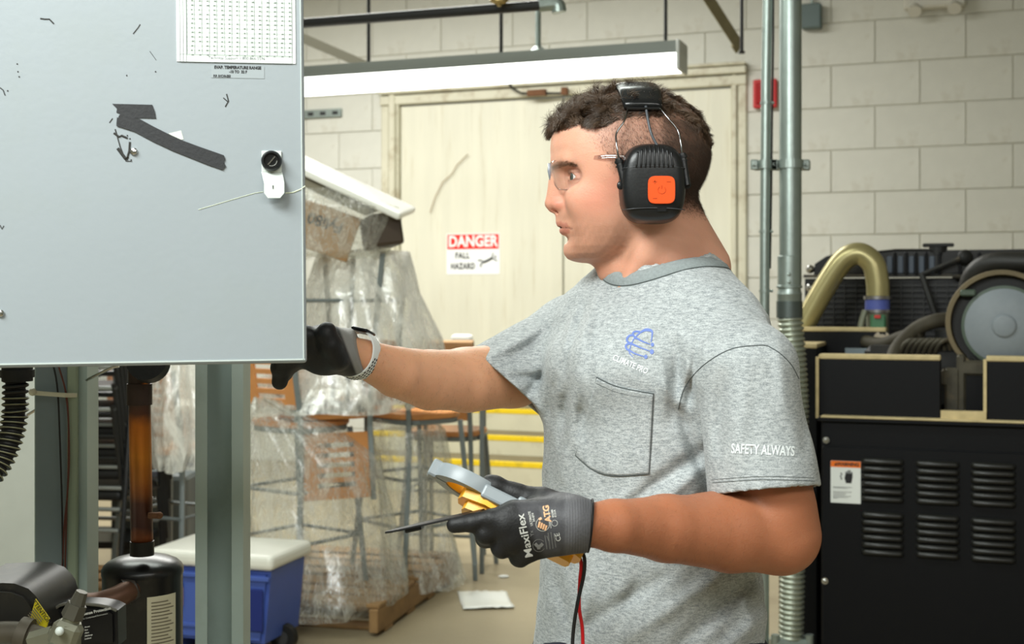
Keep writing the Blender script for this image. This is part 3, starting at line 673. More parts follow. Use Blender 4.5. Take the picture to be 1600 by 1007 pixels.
def bar_stool(label, M, cat='stool'):
    """seat at .74 m, slotted back panel; frame in local coords (x right, y back)"""
    t = thing('bar_stool', label, cat, M.to_translation(), rot=M.to_3x3(), group='bar stools stacked on the pallet')
    t.matrix_world = M; t.location = M.to_translation(); t.rotation_euler = M.to_euler(); WM[t] = M
    bm = B(); prof = [(.19*math.cos(a)*(1 if abs(math.cos(a)) < .9 else 1), .18*math.sin(a)) for a in [2*PI*i/24 for i in range(24)]]
    prof = [(math.copysign(abs(math.cos(2*PI*i/28))**.6, math.cos(2*PI*i/28))*.20, math.copysign(abs(math.sin(2*PI*i/28))**.6, math.sin(2*PI*i/28))*.19) for i in range(28)]
    prism(bm, prof, .026, M @ Matrix.Translation((0, 0, .735)), bev=.005); obj('seat', bm, M_seat, t)
    bm = B(); rg = [(x*.93, y*.93, .722) for x, y in prof]; tube(bm, [M @ Vector(p) for p in rg], 0, seg=8, flat=(.006, .013), closed=True, up=M.to_3x3() @ Vector((0, 0, 1))); obj('seat_ring', bm, M_stl, t)
    for sx_ in (-1, 1):
        bm = B(); tube(bm, [M @ Vector((sx_*.215, -.21, 0)), M @ Vector((sx_*.165, -.155, .72))], 0, seg=8, flat=(.013, .013)); obj('leg', bm, M_stl, t)
        bm = B(); tube(bm, [M @ Vector((sx_*.215, .225, 0)), M @ Vector((sx_*.175, .165, .60)), M @ Vector((sx_*.172, .17, .80)), M @ Vector((sx_*.172, .225, 1.13))], 0, seg=8, flat=(.014, .013)); obj('back_leg', bm, M_stl, t)
    for z, y0 in ((.22, -.19), (.45, -.175)):
        sx_ = .20 if z < .3 else .183
        for a_, b_ in (((-sx_, y0), (sx_, y0)), ((-sx_, y0), (-sx_, .20)), ((sx_, y0), (sx_, .20)), ((-sx_, .20), (sx_, .20))):
            bm = B(); tube(bm, [M @ Vector((a_[0], a_[1], z)), M @ Vector((b_[0], b_[1], z))], .009, seg=8); obj('footrest', bm, M_stl, t)
    # back panel with five slots: built as bars around open slots
    Mb = M @ Matrix.Translation((0, .195, .97)) @ Matrix.Rotation(-.16, 4, 'X')
    bm = B()
    for sx_ in (-1, 1): box(bm, (sx_*.125, 0, 0), (.07, .014, .30), M=Mb, bev=.003)
    zz = [-.15]; 
    for i in range(5): zz += [-.105+i*.045, -.083+i*.045]
    zz.append(.15)
    for i in range(6):
        z0, z1 = zz[2*i], zz[2*i+1]; box(bm, (0, 0, (z0+z1)/2), (.19, .013, z1-z0), M=Mb)
    obj('back_panel', bm, M_seat, t)
    return t
ZP = .14
def stool_M(px, Y, ang, z, up=True, lean=0.0):
    p = Vector(((px-800)/FPX*Y, Y, z)); M = Matrix.Translation(p) @ Matrix.Rotation(ang, 4, 'Z') @ Matrix.Rotation(lean, 4, 'Y')
    if not up: M = M @ Matrix.Rotation(PI, 4, 'X')
    return M
bar_stool('bar stool standing at the front of the pallet under the clear plastic', stool_M(470, 5.95, 2.5, ZP+.001))
bar_stool('bar stool standing on the pallet nearest the yellow-edged steps', stool_M(648, 6.35, 2.3, ZP+.001))
bar_stool('upside-down bar stool in plastic with slotted back hanging down at the front', stool_M(505, 5.98, math.radians(25), ZP+1.53, up=False))
bar_stool('upside-down bar stool with legs up behind the danger sign side', stool_M(548, 6.45, math.radians(-60), ZP+1.53, up=False))
bar_stool('bar stool on the floor right of the pallet behind the others', stool_M(700, 6.9, 2.9, .0))
bar_stool('bar stool partly hidden between the grey column and the copper pipe', stool_M(275, 6.1, math.radians(155), 0.0))
0 and bar_stool('upside-down bar stool behind the grey column with slotted panel in plastic', stool_M(285, 6.12, math.radians(10), 1.47, up=False))

# boxes and tabletop on top of the stools
M_card = mat('cardboard', (178, 140, 98), .75, var=.06, vscale=6, stain=(140, 104, 66), sscale=4, samt=.3)
bx = thing('cardboard_box', 'tipped cardboard box with black scrawl on top of the stools', 'box', P(515, 400, 5.7))
Mb = Matrix.Translation(P(500, 358, 5.92)) @ Matrix.Rotation(math.radians(19), 4, 'Y') @ Matrix.Rotation(math.radians(14), 4, 'Z')
bm = B(); box(bm, (0, 0, 0), (.30, .30, .21), M=Mb, bev=.004); obj('carton', bm, M_card, bx)
bm = B(); box(bm, (0, 0, .107), (.06, .30, .002), M=Mb); obj('tape', bm, mat('tape_tan', (196, 170, 126), .3), bx)
lettering('Fyli80', .07, Mb @ Matrix.Translation((.0, -.1505, .035)) @ basis((-1, 0, 0), (0, 0, -1), (0, -1, 0)), M_dark, bx, bold=.002)
bm = B(); Mb2 = Matrix.Translation(P(596, 362, 5.9)) @ Matrix.Rotation(math.radians(-8), 4, 'Y') @ Matrix.Rotation(.3, 4, 'Z'); box(bm, (0, 0, 0), (.15, .25, .15), M=Mb2, bev=.015, seg=2)
obj('dark_case', bm, mat('dark_brown_case', (66, 54, 42), .4), None, 'dark brown case beside the tipped cardboard box', 'case')
tt = thing('tabletop', 'white tilted tabletop resting over the boxes under plastic', 'tabletop', P(520, 300, 5.9))
Mt = Matrix.Translation(P(508, 274, 5.95)) @ Matrix.Rotation(math.radians(25), 4, 'Y') @ Matrix.Rotation(math.radians(8), 4, 'X')
bm = B(); box(bm, (0, 0, 0), (.85, .5, .035), M=Mt, bev=.012, seg=2); obj('board', bm, mat('white_laminate', (240, 240, 232), .3), tt)
bm = B(); box(bm, (-.03, -.02, -.045), (.62, .40, .04), M=Mt, bev=.004); obj('frame', bm, mat('frame_olive', (128, 122, 104), .5), tt)
bm = B(); box(bm, P(705, 542, 6.9)+Vector((0, 0, -.02)), (.24, .3, .10), bev=.004); obj('cardboard_box', bm, M_card, None, 'low cardboard box behind the outstretched arm', 'box')
bm = B(); box(bm, P(722, 541, 7.2), (.12, .2, .13), bev=.02, seg=2); obj('white_tub', bm, mat('tub_white', (238, 240, 236), .35), None, 'small white tub behind the outstretched arm', 'tub')
bm = B(); box(bm, (P(705, 560, 7.0).x, 7.05, .55), (.34, .5, 1.10), rot=R3, bev=.004); obj('cardboard_carton', bm, mat('carton_grey', (180, 170, 148), .7), None, 'tall pale carton standing behind the stools', 'carton') if False else None
# a short shelf carrying box and tub
sf = thing('side_table', 'grey metal side table carrying the low box behind the stools', 'table', (P(710, 560, 7.05).x, 7.05, 0))
ztb = P(710, 560, 6.9).z
bm = B(); box(bm, (P(712, 560, 7.05).x, 7.05, ztb-.045), (.34, .55, .03), bev=.003); obj('top', bm, M_stl, sf)
for sx_ in (-.15, .15):
    for sy_ in (-.25, .25):
        bm = B(); box(bm, (P(712, 560, 7.05).x+sx_, 7.05+sy_, (ztb-.06)/2), (.025, .025, ztb-.06)); obj('leg', bm, M_stl, sf)

# clear plastic film
def film(name, dens, tint=(238, 239, 232)):
    m = bpy.data.materials.new(name); m.use_nodes = True; N = m.node_tree.nodes; L = m.node_tree.links
    for n_ in list(N): N.remove(n_)
    out = N.new('ShaderNodeOutputMaterial'); tr = N.new('ShaderNodeBsdfTransparent'); tr.inputs[0].default_value = (.94, .95, .93, 1)
    df = N.new('ShaderNodeBsdfDiffuse'); df.inputs[0].default_value = lin(tint); tl = N.new('ShaderNodeBsdfTranslucent'); tl.inputs[0].default_value = lin(tint)
    gl = N.new('ShaderNodeBsdfGlossy'); gl.inputs['Roughness'].default_value = .18; gl.inputs[0].default_value = (.9, .9, .9, 1)
    tc = N.new('ShaderNodeTexCoord'); mp = N.new('ShaderNodeMapping'); mp.inputs['Scale'].default_value = (6, 6, 2.2); L.new(tc.outputs['Object'], mp.inputs[0])
    n1 = N.new('ShaderNodeTexNoise'); n1.inputs['Scale'].default_value = 2.2; n1.inputs['Detail'].default_value = 7; n1.inputs['Distortion'].default_value = 1.6; L.new(mp.outputs[0], n1.inputs[0])
    n2 = N.new('ShaderNodeTexNoise'); n2.inputs['Scale'].default_value = 3.5; n2.inputs['Detail'].default_value = 3; n2.inputs['Distortion'].default_value = 2.5; L.new(mp.outputs[0], n2.inputs[0])
    s_ = N.new('ShaderNodeMath'); s_.operation = 'SUBTRACT'; L.new(n2.outputs[0], s_.inputs[0]); s_.inputs[1].default_value = .5
    ab = N.new('ShaderNodeMath'); ab.operation = 'ABSOLUTE'; L.new(s_.outputs[0], ab.inputs[0])
    cr = N.new('ShaderNodeMapRange'); cr.inputs[1].default_value = 0.0; cr.inputs[2].default_value = .035; cr.inputs[3].default_value = .42; cr.inputs[4].default_value = 0.0; L.new(ab.outputs[0], cr.inputs[0])
    bs = N.new('ShaderNodeMapRange'); bs.inputs[1].default_value = .35; bs.inputs[2].default_value = .7; bs.inputs[3].default_value = dens*.45; bs.inputs[4].default_value = dens*1.7; L.new(n1.outputs[0], bs.inputs[0])
    ad = N.new('ShaderNodeMath'); ad.operation = 'ADD'; ad.use_clamp = True; L.new(cr.outputs[0], ad.inputs[0]); L.new(bs.outputs[0], ad.inputs[1])
    bp = N.new('ShaderNodeBump'); bp.inputs['Strength'].default_value = .5; bp.inputs['Distance'].default_value = .02; L.new(n1.outputs[0], bp.inputs['Height'])
    for q in (gl, df): L.new(bp.outputs[0], q.inputs['Normal'])
    a1 = N.new('ShaderNodeMixShader'); a1.inputs[0].default_value = .35; L.new(df.outputs[0], a1.inputs[1]); L.new(tl.outputs[0], a1.inputs[2])
    a2 = N.new('ShaderNodeMixShader'); a2.inputs[0].default_value = .16; L.new(a1.outputs[0], a2.inputs[1]); L.new(gl.outputs[0], a2.inputs[2])
    a3 = N.new('ShaderNodeMixShader'); L.new(ad.outputs[0], a3.inputs[0]); L.new(tr.outputs[0], a3.inputs[1]); L.new(a2.outputs[0], a3.inputs[2])
    L.new(a3.outputs[0], out.inputs[0]); return m
M_film = film('clear_film', .30); M_film2 = film('milky_film', .62)
def bag(name, rows, label, m, seed=0, amp=.02, nu=72, group='clear plastic sheets over the stools'):
    """closed tube of film; rows: (px_left, px_right, py, Y, depth_radius)"""
    V, F = [], []; nv = (len(rows)-1)*9+1
    R_ = np.array([(r[0], r[1], r[2], r[3], r[4]) for r in rows], float); ti = np.linspace(0, len(rows)-1, nv); Rr_ = np.stack([np.interp(ti, range(len(rows)), R_[:, i]) for i in range(5)], 1)
    for j in range(nv):
        l, r, y, Y, d = Rr_[j]; a = P(l, y, Y); b = P(r, y, Y); c = (a+b)/2; hx_ = (b.x-a.x)/2
        for i in range(nu):
            th = 2*PI*i/nu; ns = mnoise.noise(Vector((math.cos(th)*2.2, math.sin(th)*2.2+seed, a.z*2.4)))*1.4 + .6*mnoise.noise(Vector((math.cos(th)*7, math.sin(th)*7+seed, a.z*4))) + .35*math.sin(th*11+3*a.z)
            q = 1 + amp*ns/max(hx_, .06)
            V.append((c.x + hx_*math.cos(th)*q, c.y + d*math.sin(th)*q, c.z + .015*mnoise.noise(Vector((th*2, seed, a.z*5)))))
    for j in range(nv-1):
        for i in range(nu): F.append((j*nu+i, j*nu+(i+1) % nu, (j+1)*nu+(i+1) % nu, (j+1)*nu+i))
    return obj(name, mesh_np(name, V, F), m, None, label, 'plastic sheet', group, smooth=True)
bag('plastic_wrap', [(430, 560, 300, 5.93, .24), (430, 632, 328, 5.93, .29), (436, 622, 360, 5.93, .28), (440, 606, 398, 5.93, .27), (470, 585, 405, 5.93, .2)], 'clear plastic stretched under the tabletop around the cardboard box', M_film, 1, .008)
bag('plastic_wrap', [(560, 580, 392, 6.0, .05), (500, 640, 396, 6.1, .2), (480, 655, 460, 6.1, .30), (470, 690, 530, 6.1, .33), (400, 700, 600, 6.1, .36), (395, 640, 640, 6.05, .36)], 'milky plastic draped around the upturned stool legs', M_film2, 2, .02)
bag('plastic_wrap', [(398, 412, 622, 5.7, .03), (385, 520, 660, 5.85, .30), (380, 590, 720, 5.85, .34), (385, 615, 840, 5.85, .36), (400, 625, 930, 5.8, .36), (420, 600, 948, 5.75, .30)], 'clear plastic bag knotted at the top over the front stool', M_film, 3, .03)
bag('plastic_wrap', [(590, 640, 648, 6.35, .1), (575, 692, 668, 6.35, .26), (585, 702, 730, 6.35, .28), (600, 705, 830, 6.35, .28), (605, 728, 905, 6.35, .28)], 'clear crumpled plastic bag over the stool nearest the steps', M_film, 4, .022)
bag('plastic_wrap', [(250, 330, 560, 5.9, .2), (236, 345, 640, 5.9, .24), (240, 335, 700, 5.9, .22), (250, 320, 730, 5.9, .2)], 'clear plastic around the stool back beside the copper pipe', M_film2, 5, .02)

# ================================================================== cooler
CB = P(352, 1000, 5.25)
ck = thing('wheeled_cooler', 'blue wheeled cooler with white lid behind the grey column', 'cooler', (CB.x, 5.35, 0), math.radians(-16))
CM = WM[ck]; M_cb = mat('cooler_blue', (74, 98, 176), .4, var=.05); M_cw = mat('cooler_white', (236, 236, 226), .35, var=.02)
def cbox(c, s, m, nm, bev=.01, par=None, seg=2, **k): bm = B(); box(bm, c, s, M=CM, bev=bev, seg=seg); return obj(nm, bm, m, par or ck, **k)
bm = B(); prism(bm, [(-.235, .07), (.235, .07), (.265, .365), (-.265, .365)], .34, CM @ Matrix.Translation((0, .17, 0)) @ basis((1, 0, 0), (0, 0, 1), (0, -1, 0)), bev=.015); obj('body', bm, M_cb, ck, auto=40)
cbox((0, 0, .40), (.57, .38, .062), M_cw, 'lid', .022, seg=3)
cbox((.19, -.180, .21), (.10, .012, .17), mat('cooler_dark_blue', (30, 46, 118), .5), 'handle_recess', .004)
cbox((0, -.176, .335), (.53, .014, .02), M_cb, 'rim', .004)
cbox((-.17, -.178, .245), (.10, .008, .075), mat('cooler_sticker', (205, 150, 90), .5), 'sticker', .001); cbox((-.17, -.180, .29), (.10, .008, .02), M_dark, 'sticker_band', .001)
cbox((0, -.172, .13), (.44, .012, .018), M_cb, 'base_rib', .004)
for x in (.12, .235):
    bm = B(); y_ = -.155 if x < .2 else .02
    cyl(bm, CM @ Vector((x, y_-.02, .055)), CM @ Vector((x, y_+.02, .055)), .055, seg=24); obj('wheel', bm, M_rubber, ck, auto=40)
    bm = B(); cyl(bm, CM @ Vector((x, y_-.024, .055)), CM @ Vector((x, y_+.02, .055)), .028, seg=18); obj('wheel_hub', bm, mat('hub_grey', (60, 60, 62), .5), ck, auto=40)
cbox((-.2, 0, .035), (.05, .28, .07), M_cb, 'foot', .005)
# litter on the floor
bm = B(); pts = []
V = []; F = []
a0, a1, a2, a3 = P(714, 927, 6.35), P(790, 926, 6.36), P(804, 953, 6.01), P(724, 955, 5.98)
for j in range(9):
    for i in range(13):
        u_, v_ = i/12, j/8; q = a0.lerp(a1, u_).lerp(a3.lerp(a2, u_), v_); V.append((q.x, q.y, .006 + .012*abs(mnoise.noise(Vector((i*.5, j*.6, 2)))) + .004*math.sin(j)))
for j in range(8):
    for i in range(12): F.append((j*13+i, j*13+i+1, (j+1)*13+i+1, (j+1)*13+i))
me = mesh_np('s', V, F); o = obj('plastic_bag', me, mat('bag_white', (222, 224, 218), .35), None, 'flat white plastic bag with a crumpled middle lying on the concrete floor', 'bag', smooth=True)
sm = o.modifiers.new('s', 'SOLIDIFY'); sm.thickness = .003; sm.offset = 1
bm = B(); q = P(787, 902, 6.7); q.z = .006; sph(bm, q, .02, (1.4, .9, .35), u=8, v=6); obj('paper_scrap', bm, M_paper, None, 'tiny white scrap of paper on the floor behind the white bag', 'scrap')

# ================================================================== stack of black chairs at the left
M_blkst = mat('black_chair_steel', (34, 35, 36), .35, metal=.3, var=.1); M_blkpad = mat('black_vinyl', (20, 20, 21), .5); M_lstl = mat('chair_grey_steel', (150, 154, 152), .3, metal=.3)
def stack_chair(label, M):
    t = thing('stack_chair', label, 'chair', M.to_translation(), rot=M.to_3x3(), group='black metal chairs nested in a tall stack'); t.matrix_world = M; t.location = M.to_translation(); t.rotation_euler = M.to_euler(); WM[t] = M
    bm = B(); box(bm, (0, 0, .45), (.42, .40, .045), M=M, bev=.018, seg=2); obj('seat', bm, M_blkpad, t)
    for sx_ in (-1, 1):
        bm = B(); tube(bm, [M @ Vector((sx_*.23, -.22, 0)), M @ Vector((sx_*.215, -.19, .44)), M @ Vector((sx_*.215, .17, .44))], .011, seg=8); obj('leg', bm, M_blkst, t)
        bm = B(); tube(bm, [M @ Vector((sx_*.23, .27, 0)), M @ Vector((sx_*.215, .18, .45)), M @ Vector((sx_*.20, .26, .86))], .012, seg=8); obj('back_leg', bm, M_blkst, t)
    for z, y_, m in ((.30, .215, M_lstl), (.62, .215, M_blkst), (.72, .235, M_blkst), (.84, .255, M_lstl)):
        bm = B(); tube(bm, [M @ Vector((-.21, y_, z)), M @ Vector((.21, y_, z))], .010, seg=8); obj('cross_rail', bm, m, t)
    bm = B(); tube(bm, [M @ Vector((-.222, -.2, .28)), M @ Vector((.222, -.2, .28))], .010, seg=8); obj('cross_rail', bm, M_lstl, t)
    return t
names = ['lowest', 'second lowest', 'third from the bottom', 'fourth from the bottom', 'fifth from the bottom', 'sixth from the bottom']
for i in range(6):
    M = Matrix.Translation((P(128, 0, 5.7).x + i*.004, 5.9+i*.008, .131+i*.093)) @ Matrix.Rotation(math.radians(172), 4, 'Z')
    stack_chair('black metal stacking chair, %s of the stack behind the left column' % names[i], M)
pl2 = thing('wooden_pallet', 'wooden pallet under the stack of black chairs', 'pallet', (P(120, 0, 5.8).x, 5.9, 0))
for i in range(6):
    bm = B(); box(bm, (P(120, 0, 5.8).x, 5.4+i*.19, .115), (1.2, .12, .022), bev=.003); obj('deck_board', bm, M_wood, pl2)
for x in (-.55, 0, .55):
    bm = B(); box(bm, (P(120, 0, 5.8).x+x, 5.87, .052), (.05, 1.1, .10), bev=.003); obj('stringer', bm, M_wood, pl2)
# shelf carton behind, with printed label
cb = thing('cardboard_box', 'cardboard box with white printed label behind the left column', 'box', (P(140, 0, 6.6).x, 6.7, .9))
zc = P(0, 645, 6.5).z
bm = B(); box(bm, (P(118, 0, 6.5).x, 6.72, zc+.24), (.36, .40, .48), bev=.004); obj('carton', bm, mat('carton_brown', (186, 138, 108), .75, var=.05), cb)
bm = B(); box(bm, (P(147, 0, 6.5).x, 6.518, zc+.19), (.12, .002, .26)); obj('label', bm, M_paper, cb, label='white shipping label')
bm = B()
for i in range(7): box(bm, (P(147, 0, 6.5).x-.01, 6.516, zc+.10+i*.028), (.075, .001, .012 if i in (0, 3, 4) else .005))
obj('printed_lines', bm, mat('ink_grey', (120, 118, 112), .6), cb)
rk = thing('storage_rack', 'dark steel rack holding the labelled cardboard box', 'rack', (P(118, 0, 6.6).x, 6.75, 0))
for z in (zc-.02, .5, .2):
    bm = B(); box(bm, (P(118, 0, 6.6).x, 6.76, z), (.70, .46, .035), bev=.003); obj('shelf', bm, M_blkst, rk)
for sx_ in (-.34, .34):
    for sy_ in (-.22, .22):
        bm = B(); box(bm, (P(118, 0, 6.6).x+sx_, 6.76+sy_, 1.0), (.03, .03, 2.0)); obj('post', bm, M_blkst, rk)
bm = B(); box(bm, (P(232, 0, 6.9).x, 7.1, .26), (.42, .4, .5), bev=.03, seg=2); obj('storage_tote', bm, mat('tote_grey', (84, 90, 88), .5), None, 'dark grey storage tote on the floor behind the copper pipe', 'tote')
bm = B(); box(bm, (P(300, 0, 7.4).x, 7.5, .40), (.5, .4, .8), bev=.03, seg=2); to = obj('storage_tote', bm, mat('tote_blue', (36, 48, 104), .5), None, 'dark blue tote with white lid behind the stool by the copper pipe', 'tote')
bm = B(); box(bm, (P(300, 0, 7.4).x, 7.5, .83), (.54, .44, .05), bev=.015, seg=2); obj('lid', bm, M_cw, to)
# pale insulated panel at the far left
bm = B(); box(bm, (0, 0, 1.1), (.9, .08, 2.2), bev=.01, M=Matrix.Translation((P(-72, 0, 4.9).x, 4.9, 0)) @ Matrix.Rotation(math.radians(1.5), 4, 'Y')); obj('insulated_panel', bm, mat('panel_white', (190, 194, 186), .5, var=.05), None, 'pale insulated panel board standing upright at the far left', 'panel')
# ================================================================== electrical panel with its door ajar
BR = P(479.5, 567.5, 1.42); _dl = P(0, 575.6, 1.368) - BR; ux = -_dl.normalized(); nz = Vector((ux.y, -ux.x, 0)).normalized(); vy = nz.cross(ux)
MD = basis(ux, vy, nz, BR)
def dpx(px, py):
    d = Vector(((px-800)/FPX, 1, (HY-py)/FPX)); o = Vector((0, 0, CZ)); t = (BR-o).dot(nz)/d.dot(nz); q = MD.inverted() @ (o + d*t); return q.x, q.y
M_door = mat('grey_enamel', (154, 162, 166), .36, var=.03, vscale=3, bump=.025, bscale=120, stain=(150, 158, 154), sscale=3.5, samt=.35)
pan = thing('electrical_cabinet', 'large grey electrical cabinet door hanging in the foreground at the left', 'cabinet', (BR - ux*.4) - Vector((0, 0, .01)), math.atan2(ux.y, ux.x))
Wd_, Hd_ = .80, .50
bm = B(); box(bm, (-Wd_/2, Hd_/2, -.009), (Wd_, Hd_, .018), M=MD, bev=.0035, seg=3); dd = obj('door', bm, M_door, pan)
bm = B(); box(bm, (-Wd_/2, .004, .0004), (Wd_-.004, .0016, .001), M=MD); box(bm, (-.0035, Hd_/2, .0004), (.0012, Hd_-.006, .001), M=MD); obj('folded_edge', bm, mat('edge_light', (196, 206, 202), .35), dd)
bm = B(); box(bm, (-.60, Hd_/2+.01, -.16), (.42, Hd_-.02, .24), M=MD, bev=.003); obj('body', bm, M_door, pan)
M_tape = mat('black_tape', (42, 43, 45), .5, var=.08, vscale=40, bump=.06, bscale=300)
def patch(px_pts, m, name, par, d=.0005, z=.0004):
    bm = B(); prism(bm, [dpx(*q) for q in px_pts], d, MD @ Matrix.Translation((0, 0, z))); return obj(name, bm, m, par)
patch([(183, 184), (200, 183), (218, 186), (240, 198), (262, 209), (286, 220), (310, 229), (333, 237), (350, 243), (352, 249), (350, 254), (353, 260), (348, 266), (325, 258), (300, 248), (270, 236), (240, 222), (210, 206), (182, 197)], M_tape, 'tape_strip', pan, z=.0009)
patch([(175.5, 162.5), (200, 163), (238, 164), (242, 174), (244, 185.5), (228, 185), (200, 184.5), (185, 183), (188, 178), (182, 176), (183, 170)], M_tape, 'tape_strip', pan)
patch([(263, 209), (283, 204), (287, 218), (281, 219)], mat('tape_residue', (214, 220, 208), .5), 'residue_patch', pan, z=.0001, d=.0003)
M_scr = mat('scratch_dark', (58, 58, 56), .6)
def scr(pts, r=.0005, m=None, par=None):
    bm = B(); tube(bm, [MD @ Vector((*dpx(*q), .0002)) for q in pts], r, seg=5); return bm
bmm = B()
for pts, r in (([(63, 29), (70, 30), (77, 30), (84, 37)], .0008), ([(208, 53), (216, 43), (219, 38)], .0006), ([(0, 137), (5, 141), (8, 149)], .0006), ([(354, 147), (357, 158), (352, 167)], .0007), ([(349, 153), (357, 160)], .0006),
               ([(184, 232), (196, 248), (200, 245)], .0018), ([(203, 222), (202, 236), (198, 250)], .0012), ([(178, 208), (186, 214), (190, 212), (199, 216)], .0012), ([(171, 192), (176, 185)], .0006), ([(234, 80), (244, 94)], .0003), ([(180, 202), (188, 230), (197, 252), (206, 252)], .0007), ([(0, 352), (3, 358), (6, 353)], .0006)):
    tube(bmm, [MD @ Vector((*dpx(*q), .0001)) for q in pts], r, seg=5)
for q in ((198, 118), (243, 112), (27, 100), (28, 112), (30, 120), (12, 142), (484, 405), (186, 170), (203, 217), (199, 212), (205, 250), (3, 490)):
    if q[0] < 475: sph(bmm, MD @ Vector((*dpx(*q), 0)), .0009, u=6, v=4)
obj('scratches', bmm, M_scr, dd)
bm = B(); q = MD @ Vector((*dpx(209, 237), .001)); sph(bm, q, .0042, (1, .6, 1), u=16, v=8); sc_ = obj('screw', bm, M_chrome, pan, label='small bright screw')
bm = B(); sph(bm, MD @ Vector((*dpx(1, 490), .001)), .0042, (1, .6, 1)); obj('screw', bm, M_chrome, pan)
bm = B(); tube(bm, [MD @ Vector((*dpx(*q), .0003)) for q in ((310, 328), (360, 313), (398, 302), (411, 300))], .0003, seg=5); tube(bm, [MD @ Vector((*dpx(*q), .0003)) for q in ((446, 302), (458, 301), (470, 296), (477, 291))], .0007, seg=5)
obj('pale_scratch', bm, mat('pale_paint', (216, 224, 196), .5), dd)
# rating table sheet with cell rules
x0, y1 = dpx(275, -40); x1, y0 = dpx(462, 100); cx, cy = (x0+x1)/2, (y0+y1)/2
bm = B(); box(bm, (cx, cy, .0006), (x1-x0, y1-y0, .0008), M=MD); sh = obj('rating_table', bm, mat('glossy_sheet', (244, 247, 245), .3), pan, label='white printed chart sheet')
M_rule = mat('rule_grey', (120, 130, 124), .5); M_rule2 = mat('cell_tint', (196, 206, 197), .5)
def prect(xa, ya, xb, yb, b_, z=.0011, th=None):
    a = (dpx(xa, ya)[0], dpx(366, ya)[1]); c = (dpx(xb, yb)[0], dpx(366, yb)[1])
    box(b_, ((a[0]+c[0])/2, (a[1]+c[1])/2, z), (abs(c[0]-a[0]) if abs(c[0]-a[0]) > .0004 else .00045, abs(c[1]-a[1]) if abs(c[1]-a[1]) > .0004 else .00045, .0002), M=MD)
bm = B(); bt = B()
for r in range(-4, 13):
    y = 3+r*7.0; prect(292, y-1.2, 456, y+1.8, bt, .00105)
for c in range(15): prect(292+c*11.7, -38, 292.25+c*11.7, 86, bm)
for y in (86.5, 98): prect(281, y, 456, y+.3, bm)
for x in (281, 286, 291, 456): prect(x, -38, x+.3, 98, bm)
obj('cell_rows', bt, M_rule2, sh); obj('rules', bm, M_rule, sh)
bm = B(); rr = random.Random(3)
for r in range(-4, 13):
    for c in range(14):
        if rr.random() < .93:
            y = 3+r*7.0; x = 292+c*11.7+rr.uniform(6.5, 8); prect(x, y-.8, x+rr.uniform(2, 3.4), y+1.0, bm, .0013)
o = obj('figures', bm, mat('figure_grey', (112, 122, 114), .6), sh); o['kind'] = 'stuff'
def dtext(s, px, py, hpx, m, par, bold=0, sx=1.0, align='CENTER', z=.0012):
    q = dpx(px, py); k_ = 1.37/FPX
    me = text_mesh(s, hpx*k_*1.38, bold, align, .0001, sx); me.transform(MD @ Matrix.Translation((q[0], q[1], z)))
    return obj('lettering', me, m, par)
dtext('Technical Support 1-800-866-5596', 370, 91.5, 4.6, mat('print_grey', (110, 120, 118), .6), sh, sx=1.0)
dtext('Technology in HVAC solutions', 371, 97, 2.6, mat('print_tan', (190, 180, 150), .6), sh) if False else None
bm = B(); x0, y1 = dpx(330, 102.5); x1, y0 = dpx(413, 123); box(bm, ((x0+x1)/2, (y0+y1)/2, .0003), (x1-x0, y1-y0, .0003), M=MD); lb = obj('range_label', bm, mat('label_film', (160, 168, 171), .3), pan)
dtext('EVAP. TEMPERATURE RANGE', 371.5, 106, 4.8, M_dark, lb, bold=.00022, sx=.86, z=.0006)
dtext('-10 TO  32 F', 372, 112.6, 4.4, M_dark, lb, bold=.0002, sx=.86, z=.0006)
dtext('P.P. 31C10-253', 347, 119.3, 4.0, M_dark, lb, bold=.0002, sx=.78, z=.0006)
# latch
k_ = 1.40/FPX
lt = obj('latch_plate', (lambda b_: box(b_, (*dpx(424.5, 253), .0012), (31*k_, 34*k_, .0022), M=MD, bev=.0005))(B()), mat('latch_white', (214, 222, 216), .35), pan)
c = dpx(424.5, 252.5); LM = MD @ Matrix.Translation((c[0], c[1], .002))
bm = B(); lathe(bm, [(0, 0), (16*k_, 0), (16*k_, .006), (13.5*k_, .0085), (11.5*k_, .0085), (10.5*k_, .0062), (0, .0062)], LM, 40); lk = obj('lock_ring', bm, mat('lock_black', (30, 31, 31), .28, metal=.5), pan, auto=35)
bm = B(); box(bm, (0, 0, .0066), (17*k_, 1.8*k_, .0012), M=LM @ Matrix.Rotation(.86, 4, 'Z')); obj('slot', bm, M_chrome, lk)
bm = B(); tube(bm, [LM @ Vector((math.cos(a)*8.5*k_, math.sin(a)*8.5*k_, .0066)) for a in [(-2.0+i*.2) for i in range(11)]], .0004, seg=5); obj('arc_mark', bm, mat('arc_grey', (150, 152, 146), .4), lk)
bm = B(); a0, a1 = dpx(408.5, 269), dpx(441, 269); b0, b1 = dpx(413, 288), dpx(444.5, 288)
z0, z1 = .0015, .012
vs = [bm.verts.new(MD @ Vector(v)) for v in ((a0[0], a0[1], z0), (a1[0], a1[1], z0), (b1[0], b1[1], z1), (b0[0], b0[1], z1))]
c0, c1, c2, c3, c4, c5 = dpx(413, 288), dpx(444.5, 288), dpx(444.5, 303), dpx(438, 311), dpx(419, 311), dpx(413, 303)
vs2 = [bm.verts.new(MD @ Vector((q[0], q[1], z1))) for q in (c5, c4, c3, c2)]
bm.faces.new(vs); bm.faces.new((vs[3], vs[2], vs2[3], vs2[2], vs2[1], vs2[0]))
r_ = bmesh.ops.extrude_face_region(bm, geom=bm.faces[:]); bmesh.ops.translate(bm, verts=[v for v in r_['geom'] if isinstance(v, bmesh.types.BMVert)], vec=nz*-.0015)
